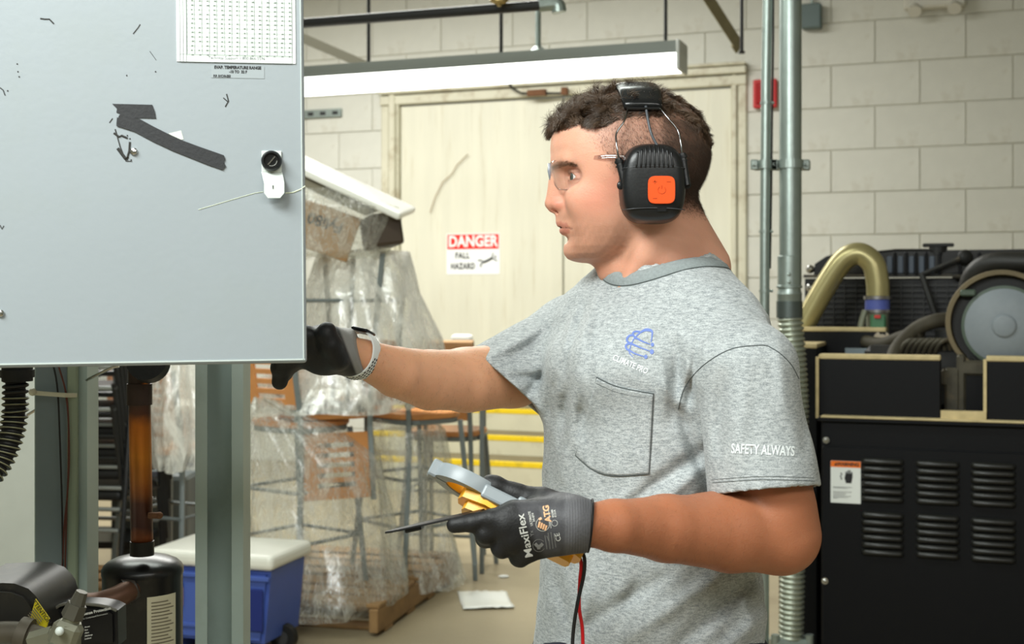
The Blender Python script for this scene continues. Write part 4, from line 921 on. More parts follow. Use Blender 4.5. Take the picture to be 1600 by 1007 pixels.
bmesh.ops.recalc_face_normals(bm, faces=bm.faces); obj('latch_tab', bm, MATS['latch_white'], pan)
bm = B(); box(bm, (*dpx(427, 294), z1+.0002), (1.5*k_, 5*k_, .0004), M=MD); obj('tab_slot', bm, M_scr, pan)
for q in ((483, 257), (483, 559)):
    bm = B(); p_ = P(q[0], q[1], 1.425); tube(bm, [p_+Vector((-.004, 0, 0)), p_+Vector((.001, 0, .002)), p_+Vector((.0, 0, -.004))], .0006, seg=5); obj('tape_curl', bm, M_paper, pan) if False else bm.free()

# ================================================================== strut posts
M_post = mat('post_grey_green', (168, 184, 178), .42, metal=0, var=.06, vscale=7, stain=(132, 146, 138), sscale=6, samt=.4)
def post(px0, px1, Y, lab, open_side, cols):
    xa = (px0-800)/FPX*Y; xb = (px1-800)/FPX*Y; wd = xb-xa; d = .055; top = BR.z+.30
    pr_ = [(xa, Y), (xa+.0, Y+d), (xb, Y+d), (xb, Y), (xb-cols[1]*wd, Y), (xb-cols[1]*wd, Y+.004), (xb-.004, Y+.004), (xb-.004, Y+d-.004), (xa+.004, Y+d-.004), (xa+.004, Y+.004), (xa+cols[0]*wd, Y+.004), (xa+cols[0]*wd, Y)]
    t = thing('steel_post', lab, 'post', ((xa+xb)/2, Y+d/2, 0))
    bm = B(); prism(bm, pr_, top, Matrix.Identity(4), bev=0); obj('channel', bm, M_post, t)
    bm = B(); box(bm, ((xa+xb)/2, Y+d/2, .006), (.14, .14, .012)); obj('foot_plate', bm, M_post, t)
    return t
p2 = post(305, 380, 2.0, 'grey-green steel channel post in front of the blue cooler', 0, (.25, .24))
p1 = post(54, 136, 2.0, 'wide grey-green steel post behind the black ribbed hose', 0, (.70, .40))
p1a = B(); box(p1a, P(84, 800, 2.0-.004) + Vector((0, 0, .35)), (.055, .004, 1.6)); 
obj('face_plate', p1a, mat('post_slate', (118, 130, 134), .5, metal=0, var=.08), p1)
p1b = B(); box(p1b, P(114, 800, 2.0-.006) + Vector((0, 0, .35)), (.016, .010, 1.6), bev=.002); obj('flange', p1b, mat('post_olive', (150, 162, 140), .5, var=.08), p1)
wr = thing('cable_run', 'dark thin wires and tie running down the left steel post', 'wires', P(98, 900, 1.98))
for pts, c_ in (([(83, 570), (90, 610), (94, 700), (97, 800), (98, 910)], M_rubber), ([(90, 568), (101, 605), (106, 640), (108, 720), (104, 800), (101, 920)], mat('wire_brown', (96, 52, 40), .6)), ([(102, 610), (107, 660), (106, 760), (100, 830), (96, 930)], MATS['wire_brown'])):
    bm = B(); tube(bm, [P(x, y, 1.985) for x, y in pts] + [P(pts[-1][0]-2, 1010, 1.985)], .0014, seg=6, n=6); obj('wire', bm, c_, wr)
bm = B(); tube(bm, [P(50, 614, 1.985), P(75, 616, 1.98), P(102, 618, 1.975), P(120, 618, 1.985)], 0, seg=8, flat=(.0015, .0035)); sph(bm, P(51, 613, 1.98), .006); obj('cable_tie', bm, mat('tie_white', (206, 200, 176), .5), wr)
bm = B(); tube(bm, [P(38, 652, 2.1), P(118, 603, 2.02), P(176, 574, 1.96), P(186, 572, 1.96)], .0024, seg=8); obj('thin_tube', bm, M_chrome, None, 'thin bright metal tube crossing the left steel post', 'tube')

# ================================================================== ribbed black hose at the far left
hz = thing('corrugated_hose', 'black corrugated hose with pale ribs hanging at the left edge', 'hose', P(20, 760, 1.5))
pts = smooth_path([P(26, 560, 1.5), P(24, 610, 1.5), P(23, 650, 1.5), P(14, 690, 1.49), P(-2, 725, 1.48), P(-30, 760, 1.46)], 40)
cum = [0]
for i in range(len(pts)-1): cum.append(cum[-1]+(pts[i+1]-pts[i]).length)
tot = cum[-1]; n = int(tot/.0072)
def at_len(d): i = min(int(np.searchsorted(cum, d, 'right'))-1, len(pts)-2); t = (d-cum[i])/(cum[i+1]-cum[i]); return pts[i].lerp(pts[i+1], t), (pts[i+1]-pts[i]).normalized()
bm = B(); tube(bm, [at_len(tot*i/60*.999)[0] for i in range(61)], .0115, seg=18); obj('core', bm, M_rubber, hz, smooth=True)
M_rib = mat('rib_khaki', (150, 150, 118), .35, metal=.2); M_ribd = mat('rib_black', (30, 30, 28), .4)
for i in range(n):
    p_, d_ = at_len(tot*(i+.5)/n); bm = B(); q = d_.to_track_quat('Z', 'Y').to_matrix().to_4x4()
    lathe(bm, [(.0118, -.0028), (.0146, -.0014), (.0150, 0), (.0146, .0014), (.0118, .0028)], Matrix.Translation(p_) @ q @ Matrix.Rotation(.12, 4, 'X'), 22); rb_ = obj('rib', bm, M_ribd, hz, smooth=True)
    if i > 5:
        bm = B(); lathe(bm, [(.0140, -.0007), (.0157, -.0004), (.0157, .0004), (.0140, .0007)], Matrix.Translation(p_) @ q @ Matrix.Rotation(.12, 4, 'X'), 22); obj('pale_crest', bm, M_rib, rb_, smooth=True)  # thin pale line along the rib crest
bm = B(); cyl(bm, P(27, 596, 1.5), P(27, 540, 1.5), .0175, seg=24); cyl(bm, P(27, 590, 1.5), P(27, 578, 1.5), .0195, seg=24); obj('collar', bm, M_rubber, hz, auto=40)

# ================================================================== copper pipe and receiver
YR = 1.95; kr = YR/FPX
M_cop = bpy.data.materials.new('patina_copper'); M_cop.use_nodes = True
_n = M_cop.node_tree; N_ = _n.nodes; L2 = _n.links; bs_ = N_['Principled BSDF']; bs_.inputs['Metallic'].default_value = .55; bs_.inputs['Roughness'].default_value = .42
tc_ = N_.new('ShaderNodeTexCoord'); sx_ = N_.new('ShaderNodeSeparateXYZ'); L2.new(tc_.outputs['Generated'], sx_.inputs[0]); nn = N_.new('ShaderNodeTexNoise'); nn.inputs['Scale'].default_value = 22; nn.inputs['Detail'].default_value = 6; L2.new(tc_.outputs['Object'], nn.inputs[0])
ma = N_.new('ShaderNodeMath'); ma.operation = 'MULTIPLY_ADD'; L2.new(nn.outputs[0], ma.inputs[0]); ma.inputs[1].default_value = .16; L2.new(sx_.outputs[2], ma.inputs[2]); mb = N_.new('ShaderNodeMath'); mb.operation = 'SUBTRACT'; L2.new(ma.outputs[0], mb.inputs[0]); mb.inputs[1].default_value = .08
cr_ = N_.new('ShaderNodeValToRGB'); e_ = cr_.color_ramp.elements; e_[0].position = 0; e_[0].color = lin((160, 90, 56)); e_[1].position = 1; e_[1].color = lin((150, 100, 78))
for p_, c_ in ((.05, (140, 78, 44)), (.09, (80, 46, 36)), (.20, (90, 50, 32)), (.30, (160, 90, 34)), (.46, (206, 128, 40)), (.60, (190, 110, 36)), (.68, (90, 56, 42)), (.765, (74, 58, 50)), (.78, (232, 136, 36)), (.815, (232, 136, 36)), (.825, (54, 42, 36)), (.90, (66, 50, 42)), (.915, (164, 108, 86))):
    q = e_.new(p_); q.color = lin(c_)
L2.new(mb.outputs[0], cr_.inputs[0]); L2.new(cr_.outputs[0], bs_.inputs['Base Color'])
cpp = thing('copper_pipe', 'copper pipe with dark orange heat patina rising from the black tank', 'pipe', P(221, 858, YR))
bm = B(); a = P(222, 853, YR); b_ = P(217, 575, YR); tube(bm, [a, b_, P(216, 545, YR)], 17*kr, seg=28); obj('pipe', bm, M_cop, cpp, smooth=True)
bm = B(); lathe(bm, [(16*kr, 0), (19.5*kr, 0), (19.5*kr, 33*kr), (16*kr, 33*kr)], Matrix.Translation(P(218, 633, YR)), 28); obj('coupling', bm, mat('burnt_copper', (66, 52, 46), .5, metal=.5, var=.25, vscale=40), cpp, auto=40)
bm = B(); lathe(bm, [(14*kr, 0), (18.5*kr, 0), (18.5*kr, 22*kr), (14*kr, 23*kr)], Matrix.Translation(P(222, 868, YR)), 28); obj('collar', bm, mat('collar_dark', (38, 36, 32), .4, metal=.4), cpp, auto=40)
bm = B(); cyl(bm, P(232, 806, YR-.01), P(247, 806, YR-.01), .005, seg=10); sph(bm, P(249, 806, YR-.01), .0055); obj('bolt', bm, M_rust, cpp)
bm = B(); q = P(232, 566, YR-.03); lathe(bm, [(20*kr, -.012), (31*kr, -.012), (31*kr, .012), (20*kr, .012)], Matrix.Translation(q) @ Matrix.Rotation(1.3, 4, 'X'), 30); obj('black_flange', bm, M_rubber, cpp, auto=40)
YT = 2.0; kt = YT/FPX
tk = thing('receiver_tank', 'black cylindrical receiver tank with a pale label', 'tank', (P(223, 900, YT).x, YT, .62))
c_ = P(223, 1000, YT); zt_ = P(223, 866, YT).z; R_ = 61*kt
bm = B(); prof = [(0.0, .66), (R_, .66), (R_, zt_-.034), (R_*1.02, zt_-.030), (R_*1.02, zt_-.022)] + [(R_*1.0*math.cos(a), zt_-.022+.022*math.sin(a)) for a in (.25, .5, .8, 1.1, 1.3)] + [(R_*.12, zt_)]
lathe(bm, prof, Matrix.Translation((c_.x, c_.y, 0)), 56); obj('shell', bm, mat('tank_black_paint', (20, 20, 20), .3, var=.2, vscale=14, stain=(70, 66, 56), sscale=18, samt=.3), tk, auto=50)
V = []; F = []; t0, t1 = math.radians(-68), math.radians(-22)
for j, z in enumerate((zt_-.055, .72)):
    for i in range(13): a = t0+(t1-t0)*i/12; V.append((c_.x+(R_+.001)*math.cos(a), c_.y+(R_+.001)*math.sin(a), z))
for i in range(12): F.append((i, i+13, i+14, i+1))
o = obj('paper_label', mesh_np('l', V, F), mat('label_cream', (206, 200, 172), .6, var=.05), tk, label='cream paper label with small print'); sm = o.modifiers.new('s', 'SOLIDIFY'); sm.thickness = .0006
bm = B()
for i in range(44):
    z = zt_-.064-i*.0052; 
    if z < .74: break
    tube(bm, [Vector((c_.x+(R_+.0019)*math.cos(a), c_.y+(R_+.0019)*math.sin(a), z)) for a in [t0+.1+(t1-t0-.2)*(j/8)*(.72+.28*((i*7) % 5)/4) for j in range(9)]], .0008, seg=4)
obj('fine_print', bm, mat('print_brown', (120, 112, 92), .6), tk)
bm = B(); tube(bm, [P(118, 945, YT-.10), P(150, 944, YT-.085), P(180, 935, YT-.075), P(204, 922, YT-.055), P(215, 915, YT-.02)], 17*kt, seg=22, n=6); obj('copper_branch', bm, mat('worn_copper', (98, 70, 54), .5, metal=.5, var=.25, vscale=30, stain=(60, 48, 42), sscale=14, samt=.6), tk, smooth=True)
bm = B(); q = P(203, 922, YT-.052); lathe(bm, [(16*kt, -.008), (21*kt, -.008), (20*kt, .008), (16*kt, .01)], Matrix.Translation(q) @ Vector((.8, .5, .3)).to_track_quat('Z', 'Y').to_matrix().to_4x4(), 26); obj('branch_collar', bm, mat('collar_brown', (60, 54, 48), .5), tk, auto=40)
# compressor group
YM = 1.72; km = YM/FPX
cmpr = thing('compressor', 'dusty black compressor with yellow label and valve at the lower left corner', 'compressor', (P(60, 1000, YM).x, YM+.1, .62))
M_cm = mat('compressor_black', (44, 43, 40), .42, var=.2, vscale=8, stain=(104, 96, 78), sscale=10, samt=.45)
def cpoly(px_pts, Y, d, m, name, bev=.004, par=None):
    o_ = Vector((0, Y, 0)); bm = B(); prism(bm, [((x-800)/FPX*Y, CZ+(HY-y)/FPX*Y) for x, y in px_pts], -d, basis((1, 0, 0), (0, 0, 1), (0, -1, 0), (0, Y, 0)), bev=bev); return obj(name, bm, m, par or cmpr, auto=40)
cpoly([(-60, 917), (0, 914), (18, 915), (40, 923), (52, 935), (58, 944), (70, 985), (60, 1010), (-60, 1010)], YM, .16, M_cm, 'terminal_cover', .010)
cpoly([(55, 937), (77, 968), (70, 988), (47, 967)], YM-.012, .004, mat('label_yellow', (226, 208, 40), .45), 'yellow_label', .0005)
bm = B(); me_ = text_mesh('ATTENTION', .0085, .0001, 'CENTER', .0001, .9); me_.transform(Matrix.Translation(P(63.5, 955, YM-.0175)) @ basis((math.cos(-.93), 0, math.sin(-.93)), (-math.sin(-.93), 0, math.cos(-.93)), (0, -1, 0))); obj('lettering', me_, M_dark, cmpr)
for i in range(5):
    a_ = P(52+i*2.6-4.5+4, 962-i*0+i*1.5, YM-.0175); 
    bm = B(); box(bm, P(60-i*2.3, 960+i*2.6, YM-.0172), (.020, .0004, .0012), rot=Matrix.Rotation(.93, 3, 'Y')); obj('printed_line', bm, MATS['print_brown'], cmpr)
for pts, r, nm in (([(-30, 992), (20, 990), (52, 995), (80, 1006), (100, 1014)], .0155, 'suction_pipe'),):
    bm = B(); tube(bm, [P(x, y, YM-.03) for x, y in pts], r, seg=18, n=6); obj(nm, bm, mat('grubby_grey', (92, 86, 74), .6, metal=.3, var=.25, vscale=20), cmpr, smooth=True)
bm = B(); q = P(38, 993, YM-.03); lathe(bm, [(.015, -.007), (.023, -.007), (.023, .007), (.015, .007)], Matrix.Translation(q) @ Vector((1, 0, -.25)).to_track_quat('Z', 'Y').to_matrix().to_4x4(), 24); obj('pipe_band', bm, MATS['grubby_grey'], cmpr, auto=40)
# protection module with printed lettering
YP = 1.78
cpoly([(78, 962), (84, 950), (100, 944), (150, 946), (170, 950), (182, 956), (183, 1012), (72, 1012)], YP, .05, mat('module_black', (24, 24, 26), .32), 'protection_module', .006)
bm = B(); tube(bm, [P(x, y, YP-.003) for x, y in ((80, 956), (100, 944.5), (140, 945), (168, 949), (182, 955))], .0022, seg=8, n=4); obj('module_edge', bm, mat('edge_grey', (104, 102, 92), .5), cmpr)
def ptext(s, px, py, Y, h, m, tilt=0.0, bold=0, align='LEFT'):
    me = text_mesh(s, h*Y/FPX*1.38, bold, align, .0001); me.transform(Matrix.Translation(P(px, py, Y)) @ basis((math.cos(tilt), 0, math.sin(tilt)), (-math.sin(tilt), 0, math.cos(tilt)), (0, -1, 0))); return obj('lettering', me, m, cmpr)
M_prt = mat('print_white', (214, 216, 212), .5)
ptext('rSense Protection', 128, 961, YP-.0065, 4.6, M_prt, .22, .0002); ptext('for Compressed Environment', 129, 968, YP-.0065, 2.4, M_prt, .22)
for i, s in enumerate(('Power', 'Run', 'Alert', 'Discharge', 'Lockout')): ptext('.' + s, 132, 983+i*4.6-2, YP-.0065, 2.2, M_prt, .2, .0001)
# service valve: hex body, nut, stem cap
M_brs = mat('valve_grey', (134, 134, 116), .42, metal=.5, var=.12, vscale=20); M_cap = mat('cap_olive', (96, 94, 84), .38, metal=.4)
YV = 1.62
def ax(a, b): return (b-a).normalized()
a = P(112, 985, YV); b_ = P(116, 962, YV); c_ = P(119, 946, YV); d_ = P(127, 926, YV)
vv = thing('service_valve', 'grey brass service valve with a hexagonal cap in front of the module', 'valve', P(110, 1010, YV))
bm = B(); cyl(bm, P(104, 1030, YV), P(108, 975, YV), .018, .016, seg=8); obj('valve_body', bm, M_brs, vv, auto=30)
bm = B(); box(bm, P(103, 992, YV-.004), (.036, .026, .034), bev=.006, rot=Matrix.Rotation(.35, 3, 'Y')); obj('valve_block', bm, M_brs, vv)
bm = B(); cyl(bm, P(109, 976, YV), P(114, 962, YV), .011, seg=20); obj('neck', bm, M_brs, vv, auto=40)
bm = B(); cyl(bm, P(112, 965, YV), P(121, 944, YV), .0145, .0125, seg=6); obj('hex_nut', bm, M_cap, vv, auto=30)
bm = B(); cyl(bm, P(120, 946, YV), P(128, 925, YV), .0105, .0075, seg=8); obj('stem_cap', bm, M_cap, vv, auto=30)
bm = B(); sph(bm, P(93, 987, YV-.028), .0055); cyl(bm, P(93, 987, YV-.028), P(95, 989, YV-.01), .004, seg=8); obj('port_screw', bm, MATS['latch_white'], vv)
bm = B(); cyl(bm, P(50, 1004, YV+.01), P(84, 994, YV+.005), .013, seg=6); cyl(bm, P(80, 995, YV+.005), P(95, 991, YV), .010, seg=16); obj('flare_nut', bm, M_brs, vv, auto=30)
# steel skid carrying tank and compressor
sk = thing('equipment_skid', 'low grey steel skid carrying the tank and compressor below the frame', 'frame', (-.62, 1.85, 0))
bm = B(); box(bm, (-.72, 1.86, .635), (.75, .46, .03), bev=.004); obj('deck', bm, M_post, sk)
for x in (-1.05, -.39):
    for y in (1.68, 2.04):
        bm = B(); box(bm, (x, y, .31), (.04, .04, .62)); obj('leg', bm, M_post, sk)
# ================================================================== the worker: body
HX = 1.74                         # depth of his head
def H(px, py, y=0.0):             # head point: photo position on the mid plane, y = sideways (minus = towards us)
    q = P(px, py, HX); return np.array([q.x, HX + y, q.z], np.float32)
K1 = HX/FPX
Lat = Vector((.60, -.80, 0)); Fw = Vector((-.80, -.60, 0))   # his left, his front
SHN = P(1172, 590, 1.575); SHF = P(892, 532, 1.90)
ELN = P(1219, 836, 1.555); WRN = P(925, 822, 1.42)
ELF = P(728, 594, 1.76); WRF = P(556, 556, 1.585)
def A3(v): return np.array(v, np.float32)
TZ = np.array([.93, .98, 1.05, 1.15, 1.25, 1.33, 1.39, 1.43, 1.46, 1.485, 1.505, 1.53])
TA = np.array([.158, .154, .150, .148, .152, .160, .172, .165, .135, .098, .070, .05])
TB = np.array([.136, .133, .130, .130, .132, .126, .110, .093, .080, .070, .062, .05])
TF = np.array([.010, .008, .002, -.004, -.008, -.006, -.006, -.010, -.014, -.018, -.020, -.02])
TC = np.array([.188, 1.745], np.float32)
def torso(Q, grow=0.0):
    z = Q[:, 2]; a = np.interp(z, TZ, TA)+grow; b = np.interp(z, TZ, TB)+grow; f = np.interp(z, TZ, TF)
    dx = Q[:, 0]-TC[0]; dy = Q[:, 1]-TC[1]; l = dx*.60 - dy*.80; w_ = -dx*.80 - dy*.60 - f
    n = 2.35; r = (np.abs(l/a)**n + np.abs(w_/b)**n)**(1/n)
    d = (r-1)*np.minimum(a, b)
    return np.maximum(d, np.maximum(z-(1.53+grow), .90-z))
# face tables by photo height
FY = np.array([185, 200, 215, 232, 248, 260, 270, 282, 300, 320, 340, 356, 372, 386, 397, 405, 411])
FF = np.array([884, 873, 868.5, 867, 867.5, 870, 873, 876, 879, 881, 881, 882, 886.5, 885, 886.5, 892, 904])
FB = np.array([1080, 1088, 1092, 1092, 1088, 1084, 1080, 1074, 1060, 1046, 1030, 1015, 1000, 985, 968, 952, 935])
FWd = np.array([.062, .068, .072, .0745, .076, .076, .0755, .0745, .072, .069, .065, .0615, .057, .051, .043, .034, .018])
def face(Q):
    py = HY - (Q[:, 2]-CZ)/K1
    f = np.interp(py, FY, FF); b = np.interp(py, FY, FB); w_ = np.interp(py, FY, FWd)
    xf = (f-800)*K1; xb = (b-800)*K1; c = (xf+xb)/2; a = (xb-xf)/2
    n = 2.25; r = (np.abs((Q[:, 0]-c)/a)**n + np.abs((Q[:, 1]-HX)/w_)**n)**(1/n)
    d = (r-1)*np.minimum(a, w_)*.95
    zt_ = CZ + (HY-186)*K1; zb = CZ + (HY-411)*K1
    return smax(smax(d, Q[:, 2]-zt_, .02), zb-Q[:, 2], .012)
LIPU = [H(879.5, 350.6, 0), H(884, 351.2, -.012), H(890, 354, -.023), H(896, 357.6, -.031)]
LIPL = [H(883, 361.2, 0), H(886.5, 361, -.012), H(892, 359.8, -.022), H(897, 358.2, -.030)]
LIPM = [H(873.5, 355.6, 0), H(878, 356, -.012), H(885, 357, -.023), H(894, 359.5, -.0335)]
EYES = [H(902.5, 281.0, s*.0345) for s in (-1, 1)]
def head(Q):
    Qm = Q.copy(); Qm[:, 1] = HX - np.abs(Q[:, 1]-HX)              # mirror: only the near side is written
    d = ell(Q, H(984, 232), (.1015, .0765, .0800))                 # skull
    d = smin(d, ell(Q, H(1000, 250), (.086, .073, .080)), .02)
    d = smin(d, face(Q), .022)
    # brow, cheekbone, muzzle, jaw
    d = smin(d, seg_d(Qm, H(875, 258, -.010), H(888, 258, -.042), .009, .008), .012)
    d = smin(d, ell(Qm, H(912, 316, -.043), (.022, .013, .016)), .026)
    d = smin(d, ell(Q, H(899, 347), (.0225, .026, .021)), .016)
    d = smin(d, ell(Q, H(899, 392), (.0135, .020, .0115)), .014)
    # eye socket
    d = smax(d, -ell(Qm, H(883, 279, -.0430), (.0190, .0155, .0085)), .016)
    # nose
    d = smin(d, seg_d(Q, H(877, 263), H(866, 306), .0070, .0088), .009)
    d = smin(d, seg_d(Q, H(874, 285), H(878, 318), .0125, .0145), .014)
    d = smin(d, ell(Q, H(862.8, 318.5), (.0102, .0096, .0088)), .007)
    d = smin(d, ell(Qm, H(876, 321, -.0120), (.0120, .0080, .0078)), .005)
    d = smin(d, ell(Q, H(869, 328), (.0095, .0042, .0042)), .004)
    d = smax(d, -ell(Qm, H(868, 331.5, -.0072), (.0065, .0032, .0038)), .0025)
    d = smax(d, -seg_d(Qm, H(884, 314, -.0195), H(888, 329, -.021), .0004, .0006), .005)
    # lips
    d = smin(d, seg_d(Q, H(877, 337), H(876, 346), .0045, .005), .008)
    d = smin(d, ell(Q, H(890, 350.4), (.0160, .0235, .0044)), .0030)
    d = smin(d, ell(Q, H(893, 362.0), (.0160, .0235, .0058)), .0030)
    d = smax(d, -chain(Qm, LIPM, [.0014, .0013, .0012, .0010], .001), .0022)
    d = smax(d, -ell(Qm, H(884, 374, 0), (.0035, .016, .0040)), .006)
    
    # eyelids around the eyeball
    e = A3(EYES[0]); q = Qm - e; r = np.sqrt((q**2).sum(1))
    lid = r - .0138; ang = np.arctan2(-q[:, 1], -q[:, 0])
    d = smin(d, lid, .005)
    hh = .0050*np.clip(1-((ang-.30)/.92)**2, 0, 1)
    cz_ = q[:, 2] - .0008 + .0012*(ang-.3)
    slit = np.maximum(np.abs(cz_)-hh, np.maximum(.0112-r, q[:, 0]-.001)); slit = np.where(hh > 0, slit, .01)
    d = smax(d, -np.maximum(slit, r-.0175), .0008)
    lidcrease = np.abs(np.sqrt((q[:, 0])**2+(q[:, 1])**2+(q[:, 2]*1.0)**2)-.0145)
    return d
NKa, NKb = P(1044, 448, 1.752), P(1012, 345, 1.74)
def neck(Q):
    d = seg_d(Q, A3(NKa), A3(NKb), .0640, .060)
    d = smin(d, seg_d(Q, A3(P(1050, 330, 1.74)), A3(P(1085, 420, 1.76)), .036, .050), .02)     # nape
    d = smin(d, seg_d(Q, A3(P(1032, 345, 1.69)), A3(P(978, 452, 1.70)), .013, .012), .018)     # neck muscle
    d = smin(d, seg_d(Q, A3(P(958, 404, 1.74)), A3(P(988, 452, 1.735)), .026, .030), .022)      # throat
    d = smin(d, ell(Q, A3(P(945, 424, 1.735)), (.008, .009, .011)), .012)
    return d
def arms(Q):
    dn = chain(Q, [A3(SHN), A3(P(1192, 700, 1.555)), A3(P(1210, 800, 1.555)), A3(ELN)], [.054, .052, .050, .0470], .006)
    fn = chain(Q, [A3(ELN), A3(P(1140, 833, 1.53)), A3(P(1040, 826, 1.485)), A3(P(960, 822, 1.44)), A3(P(905, 820, 1.416))], [.0455, .0460, .0380, .0285, .023], .008)
    fn = smin(fn, ell(Q, A3(P(1120, 815, 1.535)), (.065, .035, .030)), .02)
    near = smin(dn, fn, .012)
    near = smin(near, ell(Q, A3(P(1243, 866, 1.585)), (.016, .018, .017)), .02)               # point of the elbow
    
    df = chain(Q, [A3(SHF), A3(P(802, 586, 1.82)), A3(ELF)], [.047, .0450, .0450], .012)
    ff = chain(Q, [A3(ELF), A3(P(672, 594, 1.71)), A3(P(620, 582, 1.65)), A3(P(572, 562, 1.60)), A3(P(520, 545, 1.57))], [.0425, .0400, .0325, .0240, .021], .004)
    far = smin(df, ff, .006)
    
    
    
    return near, far
def body_f(Q):
    d = smin(head(Q), neck(Q), .014)
    d = smin(d, torso(Q, -.026), .014)
    n_, f_ = arms(Q)
    return smin(smin(d, n_, .015), f_, .015)
axx = axis((-.235, .040, .003), (.040, .105, .0012), (.105, .27, .0022), (.27, .40, .003))
axy = axis((1.35, 1.655, .003), (1.655, 1.83, .0016), (1.83, 1.99, .003))
axz = axis((.89, 1.46, .003), (1.46, 1.66, .0013), (1.66, 1.76, .0025))
import time as _t; _t0 = _t.time()
body_me = sdf_mesh('body', body_f, (axx, axy, axz), 5)
print('body', len(body_me.vertices), _t.time()-_t0)
def sm01(x): x = np.clip(x, 0, 1); return x*x*(3-2*x)
def pxpy(Q):
    return 800 + Q[:, 0]/K1, HY - (Q[:, 2]-CZ)/K1
def top_line(px): return np.interp(px, [860, 868, 905, 935, 965, 1050, 1100], [214, 207, 205, 212, 198, 192, 236])
def skin_col(Q):
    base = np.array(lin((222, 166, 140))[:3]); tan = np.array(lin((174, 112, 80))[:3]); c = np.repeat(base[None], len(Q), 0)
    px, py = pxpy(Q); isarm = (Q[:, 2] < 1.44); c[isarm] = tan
    far = isarm & (Q[:, 0] < .12) & (Q[:, 1] > 1.5); c[far] = np.array(lin((222, 166, 130))[:3])  # far arm painted lighter, the stronger light on it put into its colour
    c *= (1 + .05*np_noise(Q, 60, 2) + .03*np_noise(Q, 240, 3))[:, None]
    hd = ~isarm & (Q[:, 1] > 1.62)
    def tint(mask, col, amt):
        m_ = (mask*amt)[:, None]; c[:] = c*(1-m_) + np.array(lin(col)[:3])*m_
    g = lambda x, y, r, sx=1.0: np.exp(-(((px-x)/sx)**2 + (py-y)**2)/(r*r))
    tint(hd*g(925, 318, 26, 1.3), (214, 122, 100), .35); tint(hd*g(868, 320, 12), (216, 120, 102), .4); tint(hd*g(960, 290, 22), (214, 122, 104), .3)
    # stubble: jaw, chin, upper lip
    st_ = sm01((py-330)/40)*sm01((420-py)/20)*sm01((px-880)/20)*sm01((1010-px)/40)
    tint(hd*st_*(.8+.2*np_noise(Q, 500, 5)), (140, 100, 74), .55); tint(hd*g(882, 341, 6, 1.4), (160, 112, 88), .35)
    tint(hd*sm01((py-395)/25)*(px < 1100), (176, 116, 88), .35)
    lat = np.abs(Q[:, 1]-HX)
    Qm_ = Q.copy(); Qm_[:, 1] = HX-lat; lip = np.minimum(chain(Qm_, LIPU, [.0056, .0050, .0036, .0012], .001), chain(Qm_, LIPL, [.0060, .0054, .0038, .0012], .001))
    lz_ = np.where(py < 356, np.clip((py-345.5)/2, 0, 1), np.clip((368.5-py)/2, 0, 1)); tint(hd*sm01((.0052-lip)/.0016)*lz_, (188, 104, 90), .6)
    tint(hd*sm01((.0026-chain(Qm_, LIPM, [0, 0, 0, 0], .0005))/.0012), (104, 50, 42), .8)
    # lids and lashes
    e = EYES[0]; q = Q.copy(); q[:, 1] = HX-np.abs(Q[:, 1]-HX); rr = np.sqrt(((q-e)**2).sum(1)); zz = q[:, 2]-e[2]
    tint(hd*(rr < .0165)*np.exp(-((np.abs(zz-.0008)-.0048)/.0014)**2), (104, 62, 50), .7)
    tint(hd*(rr < .022)*.7, (186, 122, 98), .5)
    # scalp under the hair
    hm = hairmask(Q)[0]; tint(hd*np.clip(hm, 0, 1), (62, 48, 38), .85)
    br = brow(Q); tint(hd*br, (92, 70, 54), .6)
    return c
def brow(Q):
    px, py = pxpy(Q); lat = np.abs(Q[:, 1]-HX)
    yb = 264.5 - 4*np.clip((lat-.012)/.025, 0, 1) + 6*np.clip((lat-.042)/.02, 0, 1)
    return np.exp(-((py-yb)/3.6)**2)*sm01((lat-.008)/.006)*sm01((.058-lat)/.008)*(px < 945)
def hairmask(Q):
    px, py = pxpy(Q); tl = top_line(px)
    long_ = sm01((tl-py+3)/6)
    # short sides, fading from nothing at the temple to dark behind
    side = sm01((px-898)/75)*sm01((345+ (px-1070)*0.1 -py)/70)*sm01((px-890-(py-205)*.75)/22)
    back = sm01((px-1010)/40)*sm01((352-py)/50)
    side = np.clip(.55*side + .75*back, 0, .95); side *= (py > tl-6)
    return np.maximum(long_, side), long_
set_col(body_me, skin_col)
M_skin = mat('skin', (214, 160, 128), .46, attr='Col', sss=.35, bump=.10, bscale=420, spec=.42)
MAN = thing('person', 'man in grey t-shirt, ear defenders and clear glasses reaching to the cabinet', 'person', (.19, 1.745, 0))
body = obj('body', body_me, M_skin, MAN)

# eyes
def eye_mat():
    m = bpy.data.materials.new('eye'); m.use_nodes = True; N = m.node_tree.nodes; L = m.node_tree.links; b = N['Principled BSDF']; b.inputs['Roughness'].default_value = .12
    a = N.new('ShaderNodeVertexColor'); a.layer_name = 'Col'; L.new(a.outputs[0], b.inputs['Base Color']); return m
M_eye = eye_mat()
for e, s in zip(EYES, (-1, 1)):
    bm = B(); sph(bm, (0, 0, 0), .0122, u=48, v=32, M=Matrix.Rotation(PI/2, 3, 'Y')); me = bpy.data.meshes.new('eye'); bm.to_mesh(me); bm.free()
    def ec(Q):
        n_ = Q/np.linalg.norm(Q, axis=1)[:, None]; g = np.array([-.94, .30*s, -.03]); g /= np.linalg.norm(g); a = np.arccos(np.clip(n_ @ g, -1, 1))
        c = np.repeat(np.array(lin((226, 218, 212))[:3])[None], len(Q), 0); c[a < .52] = lin((88, 92, 84))[:3]; c[a < .22] = (.01, .01, .01); c[(a > .46) & (a < .54)] = lin((40, 40, 38))[:3]; return c
    set_col(me, ec); me.transform(Matrix.Translation(Vector(e))); obj('eye', me, M_eye, MAN, smooth=True, label='grey-green eye' if s < 0 else None)

